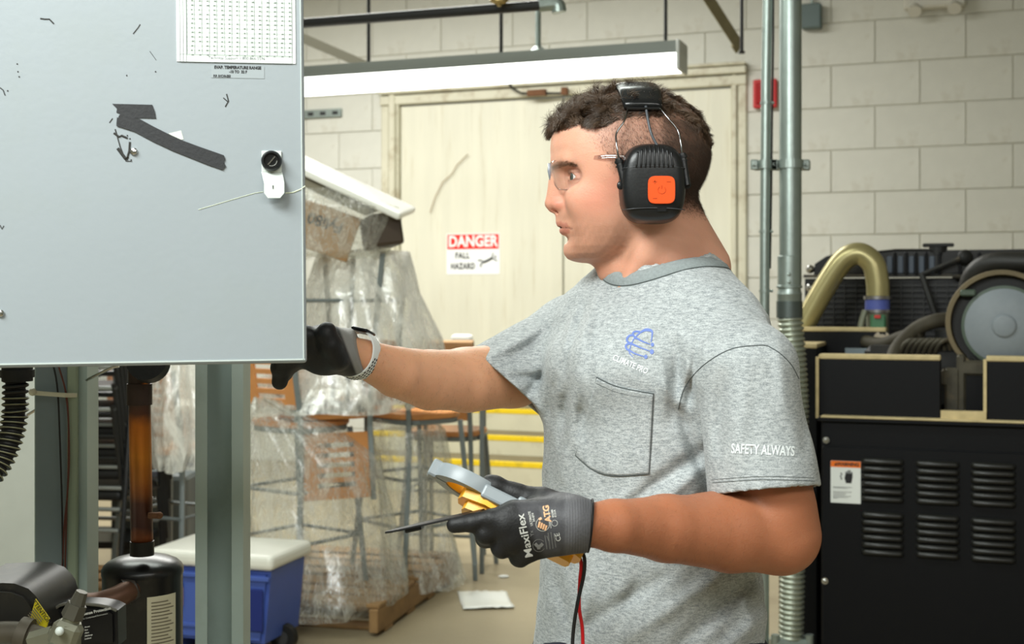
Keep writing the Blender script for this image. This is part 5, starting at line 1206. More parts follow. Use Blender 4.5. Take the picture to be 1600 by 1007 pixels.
# ------------------------------------------------------------------ hair: strands grown from the scalp
def get_np(me):
    n = len(me.vertices); a = np.empty(n*3, np.float32); me.vertices.foreach_get('co', a); b = np.empty(n*3, np.float32); me.vertices.foreach_get('normal', b); return a.reshape(-1, 3), b.reshape(-1, 3)
VB, NB = get_np(body_me); off_ = np.array(WM[MAN].to_translation()); VB = VB + off_
hd = (VB[:, 2] > 1.53) & (VB[:, 1] > 1.62) & (VB[:, 1] < 1.86)
def strands(name, root, nrm, dirs, length, r, m, nseg=3, gravity=0.0, curl=None):
    n = len(root); pts = [root]; p = root.copy(); d = dirs/np.linalg.norm(dirs, axis=1)[:, None]
    for k in range(nseg):
        if curl is not None: d = d + curl*(k+1)
        d = d + np.array([0, 0, -gravity]); d /= np.linalg.norm(d, axis=1)[:, None]; p = p + d*(length/nseg)[:, None]; pts.append(p)
    V = []; 
    ref = np.cross(d, np.array([.3, .9, .2])); ref /= np.linalg.norm(ref, axis=1)[:, None]; ref2 = np.cross(d, ref)
    for k in range(nseg+1):
        rr = r*(1-.75*k/nseg)
        for a in (0, 2.094, 4.189): V.append(pts[k] + (ref*math.cos(a)+ref2*math.sin(a))*rr)
    V = np.stack(V, 1).reshape(-1, 3); m_ = (nseg+1)*3; base = np.arange(n)[:, None, None]*m_
    F = []
    for k in range(nseg):
        for a in range(3): F.append([k*3+a, k*3+(a+1) % 3, k*3+3+(a+1) % 3, k*3+3+a])
    F = (base + np.array(F)[None]).reshape(-1, 4)
    me = bpy.data.meshes.new(name); me.vertices.add(len(V)); me.vertices.foreach_set('co', V.astype(np.float32).ravel()); me.loops.add(len(F)*4); me.loops.foreach_set('vertex_index', F.astype(np.int32).ravel())
    me.polygons.add(len(F)); me.polygons.foreach_set('loop_start', np.arange(0, len(F)*4, 4, dtype=np.int32)); me.polygons.foreach_set('use_smooth', np.ones(len(F), bool)); me.update(calc_edges=True)
    return obj(name, me, m, MAN, kind='stuff')
M_hair = mat('dark_brown_hair', (84, 65, 48), .40, var=.35, vscale=40, spec=.6); M_hair2 = mat('short_hair', (74, 58, 46), .6)
hm, lg = hairmask(VB)
ii = np.flatnonzero(hd & (lg > .5)); ii = rng.choice(ii, 36000); R0 = VB[ii] + rng.normal(0, .0009, (len(ii), 3)); N0 = NB[ii]
px_, py_ = pxpy(R0)
cl_ = np.stack([np_noise(R0, 150, 11), np_noise(R0, 150, 12), np_noise(R0, 150, 13)], 1)
back_ = sm01((px_-985)/80)[:, None]
D0_ = N0*.75 + np.array([-.75, -.12, .05])*(1-back_) + np.array([.25, -.05, -.45])*back_ + cl_*1.0 + rng.normal(0, .07, N0.shape)
len_ = (.0225 - .012*back_[:, 0])*rng.uniform(.7, 1.15, len(ii)) * np.clip((top_line(px_)-py_+8)/22, .4, 1)
len_ = np.where(px_ < 885, len_*1.1, len_)
cu_ = -N0*.26 + cl_[:, ::-1]*.22
strands('hair', R0 - N0*.0005, N0, D0_, len_, .00034, M_hair, 3, .05, cu_)
ii = np.flatnonzero(hd & (hm > .02) & (lg < .9)); pr_ = np.clip(hm[ii], .05, 1); ii = rng.choice(ii, 42000, p=pr_/pr_.sum()); R1 = VB[ii] + rng.normal(0, .0008, (len(ii), 3)); N1 = NB[ii]
D1_ = N1*.5 + np.array([.25, 0, -.8]) + rng.normal(0, .25, N1.shape)
strands('side_hair', R1, N1, D1_, (.0020+.0035*np.clip(hm[ii], 0, 1))*rng.uniform(.6, 1.2, len(ii)), .00012, M_hair2, 2)
bw = brow(VB); ii = np.flatnonzero(hd & (bw > .3)); ii = rng.choice(ii, 700); R2 = VB[ii]; N2 = NB[ii]
strands('eyebrow', R2, N2, N2*.25 + np.stack([np.full(len(ii), .8), np.sign(R2[:, 1]-HX)*.5, np.full(len(ii), .25)], 1) + rng.normal(0, .15, N2.shape), np.full(len(ii), .006), .00022, M_hair, 2)
# forearm hair
for nm, sel in (('arm_hair', (VB[:, 2] < 1.3) & (VB[:, 1] < 1.56) & (VB[:, 0] > .09) & (VB[:, 0] < .27)), ('arm_hair', (VB[:, 0] < .0) & (VB[:, 0] > -.17) & (VB[:, 1] < 1.78) & (VB[:, 1] > 1.55) & (VB[:, 2] > 1.3))):
    ii = np.flatnonzero(sel); ii = rng.choice(ii, 1500); strands(nm, VB[ii]+rng.normal(0, .001, (len(ii), 3)), NB[ii], NB[ii]*.4 + np.array([-.5, 0, -.45]) + rng.normal(0, .35, (len(ii), 3)), rng.uniform(.003, .007, len(ii)), .00006, M_hair2, 2)

# ================================================================== t-shirt
SLN = P(1194, 768, 1.548); SLF = P(800, 607, 1.82)
axn = (SLN-SHN).normalized(); axf = (SLF-SHF).normalized()
# fold: (a, b, width, amount) amount + = ridge, - = valley
def T3(px, py, Y): return A3(P(px, py, Y))
FOLDS = [
    (T3(1108, 700, 1.56), T3(960, 800, 1.60), .011, -.010), (T3(1100, 730, 1.56), T3(980, 830, 1.60), .010, .007),
    (T3(1118, 760, 1.57), T3(1020, 850, 1.60), .010, -.009), (T3(1095, 640, 1.57), T3(1045, 560, 1.60), .012, -.004), (T3(1075, 650, 1.57), T3(1035, 600, 1.60), .009, .006),
    (T3(1060, 540, 1.62), T3(1050, 660, 1.60), .009, -.006), (T3(890, 560, 1.72), T3(880, 690, 1.70), .010, -.008), (T3(905, 600, 1.70), T3(868, 780, 1.70), .010, .006),
    (T3(1180, 900, 1.60), T3(1060, 1010, 1.60), .014, -.012), (T3(1195, 960, 1.61), T3(1110, 1040, 1.60), .012, .010), (T3(1120, 905, 1.58), T3(960, 1010, 1.60), .013, .007),
    (T3(1040, 900, 1.58), T3(900, 990, 1.62), .013, -.008), (T3(930, 900, 1.62), T3(890, 1020, 1.63), .012, .007), (T3(870, 900, 1.68), T3(900, 1010, 1.64), .010, -.007),
    (T3(1062, 640, 1.56), T3(1082, 700, 1.56), .009, -.010), (T3(1078, 690, 1.56), T3(1112, 772, 1.56), .009, -.011),
    (T3(1030, 540, 1.6), T3(1040, 640, 1.6), .008, .005), (T3(1078, 520, 1.58), T3(1070, 610, 1.58), .008, .005), (T3(1090, 545, 1.58), T3(1072, 640, 1.58), .006, -.005),
    (T3(905, 470, 1.74), T3(880, 530, 1.74), .006, .004), (T3(895, 480, 1.74), T3(866, 560, 1.74), .006, -.004), (T3(935, 500, 1.7), T3(915, 600, 1.7), .010, -.004),
    (T3(900, 600, 1.7), T3(925, 720, 1.68), .012, -.005), (T3(1010, 760, 1.6), T3(930, 810, 1.64), .010, .006), (T3(1150, 900, 1.56), T3(1180, 1000, 1.58), .010, .006), (T3(1000, 900, 1.6), T3(960, 1010, 1.6), .012, -.006),
    (T3(980, 470, 1.66), T3(1120, 560, 1.60), .016, .004), (T3(930, 470, 1.72), T3(900, 560, 1.72), .010, .006), (T3(915, 480, 1.74), T3(872, 600, 1.74), .009, -.008),
]
SFOLDS = [(T3(880, 500, 1.84), T3(800, 560, 1.76), .009, -.006), (T3(890, 530, 1.80), T3(820, 620, 1.76), .008, -.008), (T3(860, 560, 1.78), T3(850, 640, 1.78), .009, .007), (T3(840, 520, 1.79), T3(760, 560, 1.76), .008, .005), (T3(870, 590, 1.80), T3(800, 590, 1.76), .007, -.006),
          (T3(1130, 590, 1.55), T3(1120, 700, 1.53), .010, -.007), (T3(1165, 570, 1.54), T3(1150, 740, 1.52), .012, .004), (T3(1250, 560, 1.58), T3(1258, 700, 1.58), .012, -.005), (T3(1215, 530, 1.55), T3(1225, 640, 1.53), .010, .003)]
def foldf(Q, fl):
    v = np.zeros(len(Q), np.float32); u = Q[:, 0]/Q[:, 1]; w2 = (Q[:, 2]-CZ)/Q[:, 1]
    for a, b, w_, am in fl:
        ax_, az_, bx_, bz_ = a[0]/a[1], (a[2]-CZ)/a[1], b[0]/b[1], (b[2]-CZ)/b[1]; dx, dz = bx_-ax_, bz_-az_; L2_ = dx*dx+dz*dz
        h = ((u-ax_)*dx + (w2-az_)*dz)/L2_; hc = np.clip(h, -.15, 1.15); dd = ((u-ax_-hc*dx)**2 + (w2-az_-hc*dz)**2)*(a[1]**2)
        tap = np.clip(1-(np.abs(hc-.5)/.66)**2, 0, 1); v += am*np.exp(-dd/(w_*w_*.7))*tap
    return v
CR = Vector(P(1042, 437, 1.748)); cn = Vector((-.22, -.10, 1)).normalized()
def shirt_f(Q):
    t = torso(Q, .004)
    # chest, shoulder blades, belly softness
    t = smin(t, ell(Q, A3(Vector((.180, 1.73, 1.36))), (.132, .14, .08)), .03)
    t = smin(t, seg_d(Q, A3(P(1062, 448, 1.75)), A3(SHN + Vector((-.010, .01, .006))), .056, .060), .03)       # near trapezius slope
    t = smin(t, seg_d(Q, A3(P(1010, 455, 1.76)), A3(SHF + Vector((.01, 0, .005))), .052, .058), .04)       # far
    t = smax(t, .905 - Q[:, 2], .004)
    nz_ = .0016*np_noise(Q*np.array([1, 1, .45], np.float32), 42, 21) + .0009*np_noise(Q, 95, 22)
    t = t - foldf(Q, FOLDS)*np.clip((1.80-Q[:, 1])/.06, 0, 1)*.95 - nz_*1.3
    sn = seg_d(Q, A3(SHN), A3(SLN + axn*.05), .0640, .0690); sn = np.maximum(sn - .5*nz_ - foldf(Q, SFOLDS[5:])*1.3, (Q-A3(SLN)) @ A3(axn) - .0)
    sf_ = seg_d(Q, A3(SHF), A3(SLF + axf*.05), .062, .084); sf_ = np.maximum(sf_ - .5*nz_ - foldf(Q, SFOLDS[:5])*1.5, (Q-A3(SLF)) @ np.array([-.66, -.10, -.745], np.float32))
    kk_ = np.interp(Q[:, 2], [1.30, 1.38], [.004, .022]); sn = smax(sn, -seg_d(Q, A3(SLN), A3(SLN + axn*.10), .0625, .0625), .002); sf_ = smax(sf_, -seg_d(Q, A3(SLF - axf*.03), A3(SLF + axf*.12), .058, .077), .002); d = smin(t, sn, kk_); d = smin(d, sf_, .022)
    # hollow cuffs and the neck hole
    pass
    pass
    dv = Q - A3(CR); al = dv @ A3(cn); rad = np.sqrt(np.maximum((dv**2).sum(1)-al*al, 0)) + 1e-6; fr_c = np.clip((dv @ A3(Fw))/rad, 0, 1); d = d - .0012*sm01((.086-rad)/.0015)*(al > -.06)
    hole = seg_d(Q, A3(CR - cn*.030), A3(CR + cn*.09), .0665, .069); d = smax(d, -hole, .003)
    return d
axx = axis((-.075, .42, .0026)); axy = axis((1.42, 2.02, .0032)); axz = axis((.89, 1.53, .0026))
_t0 = _t.time(); shirt_me = sdf_mesh('shirt', shirt_f, (axx, axy, axz), 6); print('shirt', len(shirt_me.vertices), _t.time()-_t0)
def cloth_mat():
    m = bpy.data.materials.new('heather_jersey'); m.use_nodes = True; N = m.node_tree.nodes; L = m.node_tree.links; b = N['Principled BSDF']
    b.inputs['Roughness'].default_value = .85; b.inputs['Specular IOR Level'].default_value = .2; b.inputs['Sheen Weight'].default_value = .15
    tc = N.new('ShaderNodeTexCoord'); src = []
    for sc_, st_ in ((1.0, (130, 130, 520)), (1.0, (620, 620, 900))):
        mp = N.new('ShaderNodeMapping'); mp.inputs['Scale'].default_value = st_; L.new(tc.outputs['Object'], mp.inputs[0]); n = N.new('ShaderNodeTexNoise'); n.inputs['Scale'].default_value = sc_; n.inputs['Detail'].default_value = 3; L.new(mp.outputs[0], n.inputs[0]); src.append(n.outputs[0])
    a = N.new('ShaderNodeMath'); L.new(src[0], a.inputs[0]); L.new(src[1], a.inputs[1]); r = N.new('ShaderNodeMapRange'); r.inputs[1].default_value = .75; r.inputs[2].default_value = 1.25; L.new(a.outputs[0], r.inputs[0])
    mx = N.new('ShaderNodeMix'); mx.data_type = 'RGBA'; mx.inputs[6].default_value = lin((134, 140, 142)); mx.inputs[7].default_value = lin((194, 199, 199)); L.new(r.outputs[0], mx.inputs[0]); L.new(mx.outputs[2], b.inputs['Base Color'])
    bp = N.new('ShaderNodeBump'); bp.inputs['Strength'].default_value = .25; bp.inputs['Distance'].default_value = .0006; L.new(a.outputs[0], bp.inputs['Height']); L.new(bp.outputs[0], b.inputs['Normal']); return m
M_cloth = cloth_mat(); M_rib_cl = mat('ribbed_collar', (140, 148, 148), .85, var=.14, vscale=260, bump=.2, bscale=500)
shirt = obj('t_shirt', shirt_me, M_cloth, MAN)
# surface helper: drop prints and seams on the shirt (or glove)
def bvh_of(o):
    me = o.data; M = WM[o]; return BVHTree.FromPolygons([M @ v.co for v in me.vertices], [tuple(p.vertices) for p in me.polygons])
BV_S = bvh_of(shirt); CAMP = Vector((0, 0, CZ))
def hit(bv, px, py, off=.0006):
    d = Vector(((px-800)/FPX, 1, (HY-py)/FPX)).normalized(); r = bv.ray_cast(CAMP, d)
    if r[0] is None: return None
    return r[0] - d*off
def seam(bv, pts, r, m, name, par, off=.0002, n=14, **k):
    s_ = smooth_path([Vector((x, y, 0)) for x, y in pts], n); q = [hit(bv, v.x, v.y, off) for v in s_]; q = [v for v in q if v is not None]
    bm = B(); tube(bm, q, r, seg=6); return obj(name, bm, m, par, **k)
def print_on(bv, s, px, py, hpx, ang, m, name, par, bold=0.0, sx=1.0, skew=0.0, curve=0.0, off=.0007, **k):
    me = text_mesh(s, 1.38, bold/hpx if hpx else 0, 'CENTER', 0, sx); bm = bmesh.new(); bm.from_mesh(me)
    bmesh.ops.triangulate(bm, faces=bm.faces[:]); bmesh.ops.subdivide_edges(bm, edges=bm.edges[:], cuts=1)
    c, s_ = math.cos(ang), math.sin(ang); bad = []
    for v in bm.verts:
        x, y = v.co.x*hpx, v.co.y*hpx; x += skew*y; y += curve*x*x
        q = hit(bv, px + x*c + y*s_, py - (y*c - x*s_), off)
        if q is None: bad.append(v)
        else: v.co = q
    if bad: bmesh.ops.delete(bm, geom=bad, context='VERTS')
    return obj(name, bm, m, par, **k)
def strip_on(bv, pts, w_, m, name, par, off=.0007, n=8, bmx=None):
    """flat printed line of width w_ (photo pixels) following pts on the surface"""
    s_ = smooth_path([Vector((x, y, 0)) for x, y in pts], n) if n else [Vector((x, y, 0)) for x, y in pts]; bm = bmx or B(); pv = None
    for i, v in enumerate(s_):
        t = (s_[min(i+1, len(s_)-1)]-s_[max(i-1, 0)]).normalized(); ww = w_(i/(len(s_)-1)) if callable(w_) else w_; nn_ = Vector((-t.y, t.x, 0))*ww/2
        a, b = hit(bv, v.x+nn_.x, v.y+nn_.y, off), hit(bv, v.x-nn_.x, v.y-nn_.y, off)
        if a is None or b is None: pv = None; continue
        va, vb = bm.verts.new(a), bm.verts.new(b)
        if pv: bm.faces.new((pv[0], pv[1], vb, va))
        pv = (va, vb)
    return bm if bmx is not None else obj(name, bm, m, par)
M_seam = mat('seam_grey', (84, 90, 90), .9); M_seamd = mat('seam_dark', (84, 90, 90), .9); M_prw = mat('white_print', (226, 232, 232), .6); M_prb = mat('blue_print', (104, 126, 190), .6)
bh_ = B(); strip_on(BV_S, [(1113, 755), (1190, 750), (1272, 752)], .9, None, '', None, bmx=bh_); strip_on(BV_S, [(1112, 750), (1190, 745), (1271, 747)], .7, None, '', None, bmx=bh_)
obj('hem_stitch', bh_, M_seam, shirt)
seam(BV_S, [(1060, 640), (1068, 610), (1085, 585), (1110, 563), (1145, 545), (1186, 540), (1200, 541)], .0007, M_seamd, 'shoulder_seam', shirt)
seam(BV_S, [(1200, 541), (1218, 552), (1236, 570), (1248, 592)], .0007, M_seamd, 'shoulder_seam', shirt)
ex = (Vector((1, 0, 0)) - cn*cn.x).normalized(); ey = cn.cross(ex)
def neck_ring(R__, off, a0=0, a1=2*PI, n=72):
    q = []
    for i in range(n):
        a = a0+(a1-a0)*i/(n-1); dr = ex*math.cos(a) + ey*math.sin(a); r = BV_S.ray_cast(CR + dr*R__ + cn*.12, -cn)
        if r[0] is not None: q.append(r[0] + cn*off)
    return q
nk = 120
def ring_h(R__):
    h = []
    for i in range(nk):
        a = 2*PI*i/nk; dr = ex*math.cos(a) + ey*math.sin(a); r = BV_S.ray_cast(CR + dr*R__ + cn*.12, -cn); h.append((r[0]-CR).dot(cn) if r[0] is not None and (r[0]-CR).dot(cn) > -.07 else np.nan)
    h = np.array(h); ok = ~np.isnan(h); h = np.interp(np.arange(nk*3), np.flatnonzero(np.tile(ok, 3)), np.tile(h, 3)[np.tile(ok, 3)])[nk-0:nk*2]
    hp = np.concatenate([h[-8:], h, h[:8]]); k_ = np.hanning(15); k_ /= k_.sum(); return np.convolve(hp, k_, 'same')[8:-8]
H1, H2, H3 = ring_h(.0885), ring_h(.0845), ring_h(.0795); H3 = H2 + np.clip(H3-H2, -.001, .0035); hp_ = np.concatenate([H3[-12:], H3, H3[:12]]); k_ = np.hanning(23); k_ /= k_.sum(); H3 = np.convolve(hp_, k_, 'same')[12:-12]
bm = B(); rings = []
for i in range(nk):
    a = 2*PI*i/nk; dr = ex*math.cos(a) + ey*math.sin(a)
    rings.append([bm.verts.new(CR + dr*R_ + cn*h_) for R_, h_ in ((.0890, H1[i]-.004), (.0885, H1[i]+.0018), (.0845, H2[i]+.0030), (.0795, H3[i]+.0045), (.0750, H3[i]+.0075), (.0728, H3[i]+.0080), (.0712, H3[i]+.0065), (.0700, H3[i]-.004), (.0695, H3[i]-.035))])
for i in range(nk):
    A_, D_ = rings[i], rings[(i+1) % nk]
    for k in range(8): bm.faces.new((A_[k], A_[k+1], D_[k+1], D_[k]))
bmesh.ops.recalc_face_normals(bm, faces=bm.faces); cob = obj('collar', bm, M_rib_cl, MAN, smooth=True)
bm = B(); tube(bm, [CR + (ex*math.cos(2*PI*i/nk)+ey*math.sin(2*PI*i/nk))*.0887 + cn*(H1[i]+.0012) for i in range(nk)], .0006, seg=6, closed=True); obj('collar_seam', bm, M_seamd, cob)
# pocket: a raised patch following the chest
pk = [(932, 590), (966, 604), (1021, 615), (1014, 741), (970, 744), (945, 742), (922, 732), (899, 712)]
def patch_on(bv, poly, m, name, par, off, step=6):
    from mathutils.geometry import intersect_point_tri_2d
    xs = [p[0] for p in poly]; ys = [p[1] for p in poly]; cx_, cy_ = sum(xs)/len(xs), sum(ys)/len(ys); bm = B(); rings = []
    s_ = []
    for i in range(len(poly)):
        a, b = poly[i], poly[(i+1) % len(poly)]; n = max(2, int(math.hypot(b[0]-a[0], b[1]-a[1])/step))
        for k in range(n): s_.append((a[0]+(b[0]-a[0])*k/n, a[1]+(b[1]-a[1])*k/n))
    for f, o_ in ((1.0, -.0004), (.985, off), (.93, off), (.84, off), (.72, off), (.58, off), (.44, off), (.30, off), (.15, off)):
        rings.append([bm.verts.new(hit(bv, cx_+(x-cx_)*f, cy_+(y-cy_)*f, o_)) for x, y in s_])
    for A_, C_ in zip(rings[:-1], rings[1:]):
        for k in range(len(s_)): bm.faces.new((A_[k], A_[(k+1) % len(s_)], C_[(k+1) % len(s_)], C_[k]))
    bm.faces.new(rings[-1]); bmesh.ops.recalc_face_normals(bm, faces=bm.faces); return obj(name, bm, m, par, smooth=True)
pko = patch_on(BV_S, pk, M_cloth, 'chest_pocket', shirt, .0022)
BV_P = bvh_of(pko)
seam(BV_S, [(932, 590), (922, 640), (899, 712)], .0004, M_seam, 'pocket_seam', shirt, .0008)
seam(BV_S, [(1021, 615), (1018, 680), (1014, 741)], .0006, M_seam, 'pocket_seam', shirt, .0012)
seam(BV_S, [(1014, 741), (970, 744.5), (945, 742), (922, 732), (899, 712)], .0007, M_seamd, 'pocket_seam', shirt, .0012)
seam(BV_S, [(932, 590), (966, 605), (1021, 616)], .0009, M_seamd, 'pocket_seam', shirt, .0016)
seam(BV_S, [(931, 599), (966, 614), (1019, 624)], .0004, M_seam, 'pocket_seam', shirt, .0019)
print_on(BV_S, 'SAFETY ALWAYS', 1192, 704, 15.5, .045, M_prw, 'sleeve_lettering', shirt, bold=.55, sx=.62)
print_on(BV_S, 'CLIMATE PRO', 985, 570, 9.5, .40, M_prw, 'chest_lettering', shirt, bold=.3, sx=.72)
bm = B(); W = lambda a, b: (lambda t: a+(b-a)*t)
def lg_(pts): return [(970+x/9.06*.9+4, 500+y/10.07*1.0) for x, y in pts]
def lx(pts): return [(970+x*90/906, 500+y*100/1007) for x, y in pts]
strip_on(BV_S, lx([(140, 470), (165, 380), (215, 290), (290, 215), (370, 165), (440, 160), (490, 185), (490, 260), (475, 350)]), lambda t: 1.6+3.2*math.exp(-((t-.6)/.2)**2), None, '', None, bmx=bm)
strip_on(BV_S, lx([(300, 190), (230, 185), (190, 215), (215, 270), (240, 300)]), 3.0, None, '', None, bmx=bm)
strip_on(BV_S, lx([(190, 240), (130, 255), (95, 310), (120, 355), (180, 375)]), 3.2, None, '', None, bmx=bm)
strip_on(BV_S, lx([(160, 370), (100, 385), (78, 420), (100, 465), (140, 480)]), 3.2, None, '', None, bmx=bm)
strip_on(BV_S, lx([(130, 470), (140, 530), (200, 595)]), W(2.6, .5), None, '', None, bmx=bm)
strip_on(BV_S, lx([(215, 270), (330, 335), (460, 385)]), W(3.4, 1.4), None, '', None, bmx=bm)
strip_on(BV_S, lx([(165, 375), (300, 435), (450, 490)]), W(3.4, 1.4), None, '', None, bmx=bm)
strip_on(BV_S, lx([(120, 475), (230, 535), (365, 577)]), W(3.2, 1.4), None, '', None, bmx=bm)
for (x, y, r) in ((497, 390, 2.9), (487, 503, 3.7), (393, 582, 3.1)):
    c_ = lx([(x, y)])[0]; vs = [hit(BV_S, c_[0]+r*.9*math.cos(a), c_[1]+r*1.1*math.sin(a), .0007) for a in [i*2*PI/14 for i in range(14)]]
    if all(v is not None for v in vs): bm.faces.new([bm.verts.new(v) for v in vs])
obj('globe_logo', bm, M_prb, shirt, label='blue outline globe logo')

# trousers and boots below the frame, so he stands on the floor
def legs_f(Q):
    d = None
    for s in (1, -1):
        hp = Vector((.188, 1.745, .93)) + Lat*(.095*s); kn = hp + Vector((-.04, -.03*s, -.44)) + Lat*.03*s; an = kn + Vector((.03, 0, -.40))
        e = chain(Q, [A3(hp), A3(kn), A3(an)], [.098, .068, .058], .03); d = e if d is None else smin(d, e, .03)
    d = smin(d, ell(Q, (.19, 1.745, .95), (.165, .165, .11)), .04)
    return smax(d, .075-Q[:, 2], .004)
tr = sdf_mesh('trousers', legs_f, (axis((-.1, .46, .009)), axis((1.45, 2.05, .009)), axis((.06, 1.06, .010))), 4); obj('trousers', tr, mat('navy_cloth', (38, 42, 54), .85, var=.1, vscale=40), MAN)
for s in (1, -1):
    an = Vector((.188, 1.745, 0)) + Lat*(.125*s) + Vector((-.01, -.03*s, 0))
    def boot(Q, an=an):
        d = seg_d(Q, A3(an+Vector((0, 0, .05))), A3(an+Fw*.15+Vector((0, 0, .045))), .048, .042); d = smin(d, seg_d(Q, A3(an+Vector((0, 0, .06))), A3(an+Vector((0, 0, .14))), .05, .052), .02); return smax(d, .002-Q[:, 2], .003)
    bme = sdf_mesh('boot', boot, (axis((an.x-.26, an.x+.1, .007)), axis((an.y-.22, an.y+.12, .007)), axis((0, .2, .007))), 4); obj('boot', bme, mat('boot_leather', (70, 52, 36), .6), MAN)

# ================================================================== ear defenders
M_muff = mat('muff_black', (26, 27, 28), .34, bump=.03, bscale=300); M_pad = mat('pad_leather', (20, 21, 22), .25, bump=.06, bscale=60); M_wire = mat('steel_wire', (150, 150, 150), .2, metal=1)
em = thing('ear_defenders', 'black ear defenders with an orange square button on the cup', 'ear defenders', P(1010, 350, HX))
YE = HX - .079
def cup(s):
    y0 = HX + s*.072
    cx_, cz_ = (1018.5-800)/FPX*1.655, CZ + (HY-288)/FPX*1.655; hw, hh_ = 52*1.655/FPX, 62.5*1.655/FPX
    n = 64; prof_ = []
    for i in range(n):
        a = 2*PI*i/n; e_ = .62; x = math.copysign(abs(math.cos(a))**e_, math.cos(a)); z = math.copysign(abs(math.sin(a))**e_, math.sin(a)); x *= 1 - .09*max(0, z) + .03*z*z*0 - .04*max(0, -z); prof_.append((x, z))
    bm = B(); rings = []
    tiers = [(0, .90), (.004, .97), (.010, 1.0), (.016, 1.0), (.024, .985), (.033, .95), (.039, .90), (.043, .82), (.045, .70), (.046, .5), (.0465, .25)]
    for d_, q in tiers:
        rings.append([bm.verts.new((cx_ + x*hw*q + .07*z*hh_*0, y0 + s*(d_), cz_ + z*hh_*q)) for x, z in prof_])
    for A_, C_ in zip(rings[:-1], rings[1:]):
        for k in range(n): bm.faces.new((A_[k], A_[(k+1) % n], C_[(k+1) % n], C_[k]))
    bm.faces.new(rings[-1]); bm.faces.new(rings[0]); bmesh.ops.recalc_face_normals(bm, faces=bm.faces)
    o = obj('ear_cup', bm, M_muff, em, auto=50)
    # moulded ribs over the upper face, seam lines
    bm = B()
    for i in range(9):
        x0 = -28+i*7; zt_ = 57.5 - abs(x0)**1.6*.055
        pts = []
        for t in (0, .2, .4, .55, .7, .8, .9, 1):
            zz = 22 + (zt_-22)*t; f = (zz/62.5); q_e = (abs(x0*(1-.08*t)/50)**3.2 + abs(zz/62.5)**3.2)**(1/3.2); dep = float(np.interp(q_e, [.5, .7, .82, .90, .95, .985, 1.0], [.046, .045, .043, .039, .033, .024, .016])); pts.append(Vector((cx_+x0*(1-.08*t)*1.655/FPX, y0+s*dep, cz_+zz*1.655/FPX)))
        tube(bm, pts, .0013, seg=6)
    q_ = [Vector((cx_+x*hw*.955, y0+s*.0335, cz_+z*hh_*.955)) for x, z in prof_ ]
    ob = obj('rib', bm, M_muff, em, smooth=True); ob['kind'] = 'stuff'
    for zz in (24, -40):
        bm = B(); tube(bm, [Vector((cx_+x*hw*(.97-.25*abs(x)**6*0), y0+s*(.0462-.013*abs(x)**5), cz_+(zz-2.5*x*x)*1.655/FPX)) for x in [(-.95+i*.095) for i in range(21)]], .0007, seg=6)
        obj('moulded_line', bm, mat('line_grey', (58, 60, 62), .3), em, smooth=True)
    bm = B(); rings = []
    for d_, q in ((-.012, .80), (-.010, .94), (-.004, .98), (.001, .92), (.001, .6)):
        rings.append([bm.verts.new((cx_ + x*hw*q, y0 + s*d_, cz_ + z*hh_*q)) for x, z in prof_])
    for A_, C_ in zip(rings[:-1], rings[1:]):
        for k in range(n): bm.faces.new((A_[k], A_[(k+1) % n], C_[(k+1) % n], C_[k]))
    bmesh.ops.recalc_face_normals(bm, faces=bm.faces); obj('cushion', bm, M_pad, em, smooth=True)
    return cx_, y0, cz_, o
cxe, y0e, cze, _o = cup(1); cxe, y0e, cze, cupo = cup(-1)
ke = 1.61/FPX
# orange button
bq = B(); MB_ = Matrix.Translation(P(1033.5, 297, 1.6215)) @ basis((1, 0, 0), (0, 0, 1), (0, -1, 0))
pr_ = [(math.copysign(abs(math.cos(a))**.45, math.cos(a))*21.5*ke, math.copysign(abs(math.sin(a))**.45, math.sin(a))*22*ke) for a in [2*PI*i/40 for i in range(40)]]
prism(bq, pr_, .0024, MB_, bev=.0006); M_or = mat('orange_rubber', (232, 82, 14), .42); bt_ = obj('orange_button', bq, M_or, cupo, auto=40)
M_or2 = mat('orange_relief', (214, 78, 18), .4)
bm = B(); C_ = lambda x, y: MB_ @ Vector((x*ke, y*ke, .0026))
tube(bm, [C_(6*math.cos(a), 6*math.sin(a)) for a in [2.2+i*.3 for i in range(17)]], .0005, seg=5); tube(bm, [C_(0, 2), C_(0, 7)], .0006, seg=5)
for x, y in ((-11, 13), (11, 13), (-11, -13)): box(bm, (x*ke, y*ke, .0026), (6*ke, 1.5*ke, .0008), M=MB_)
box(bm, (-11*ke, 13*ke, .0026), (1.5*ke, 6*ke, .0008), M=MB_); obj('button_symbols', bm, M_or2, bt_)
bm = B(); box(bm, P(1034, 327, 1.6225), (16*ke, .003, 7*ke), bev=.0008); obj('hatch', bm, M_pad, cupo)
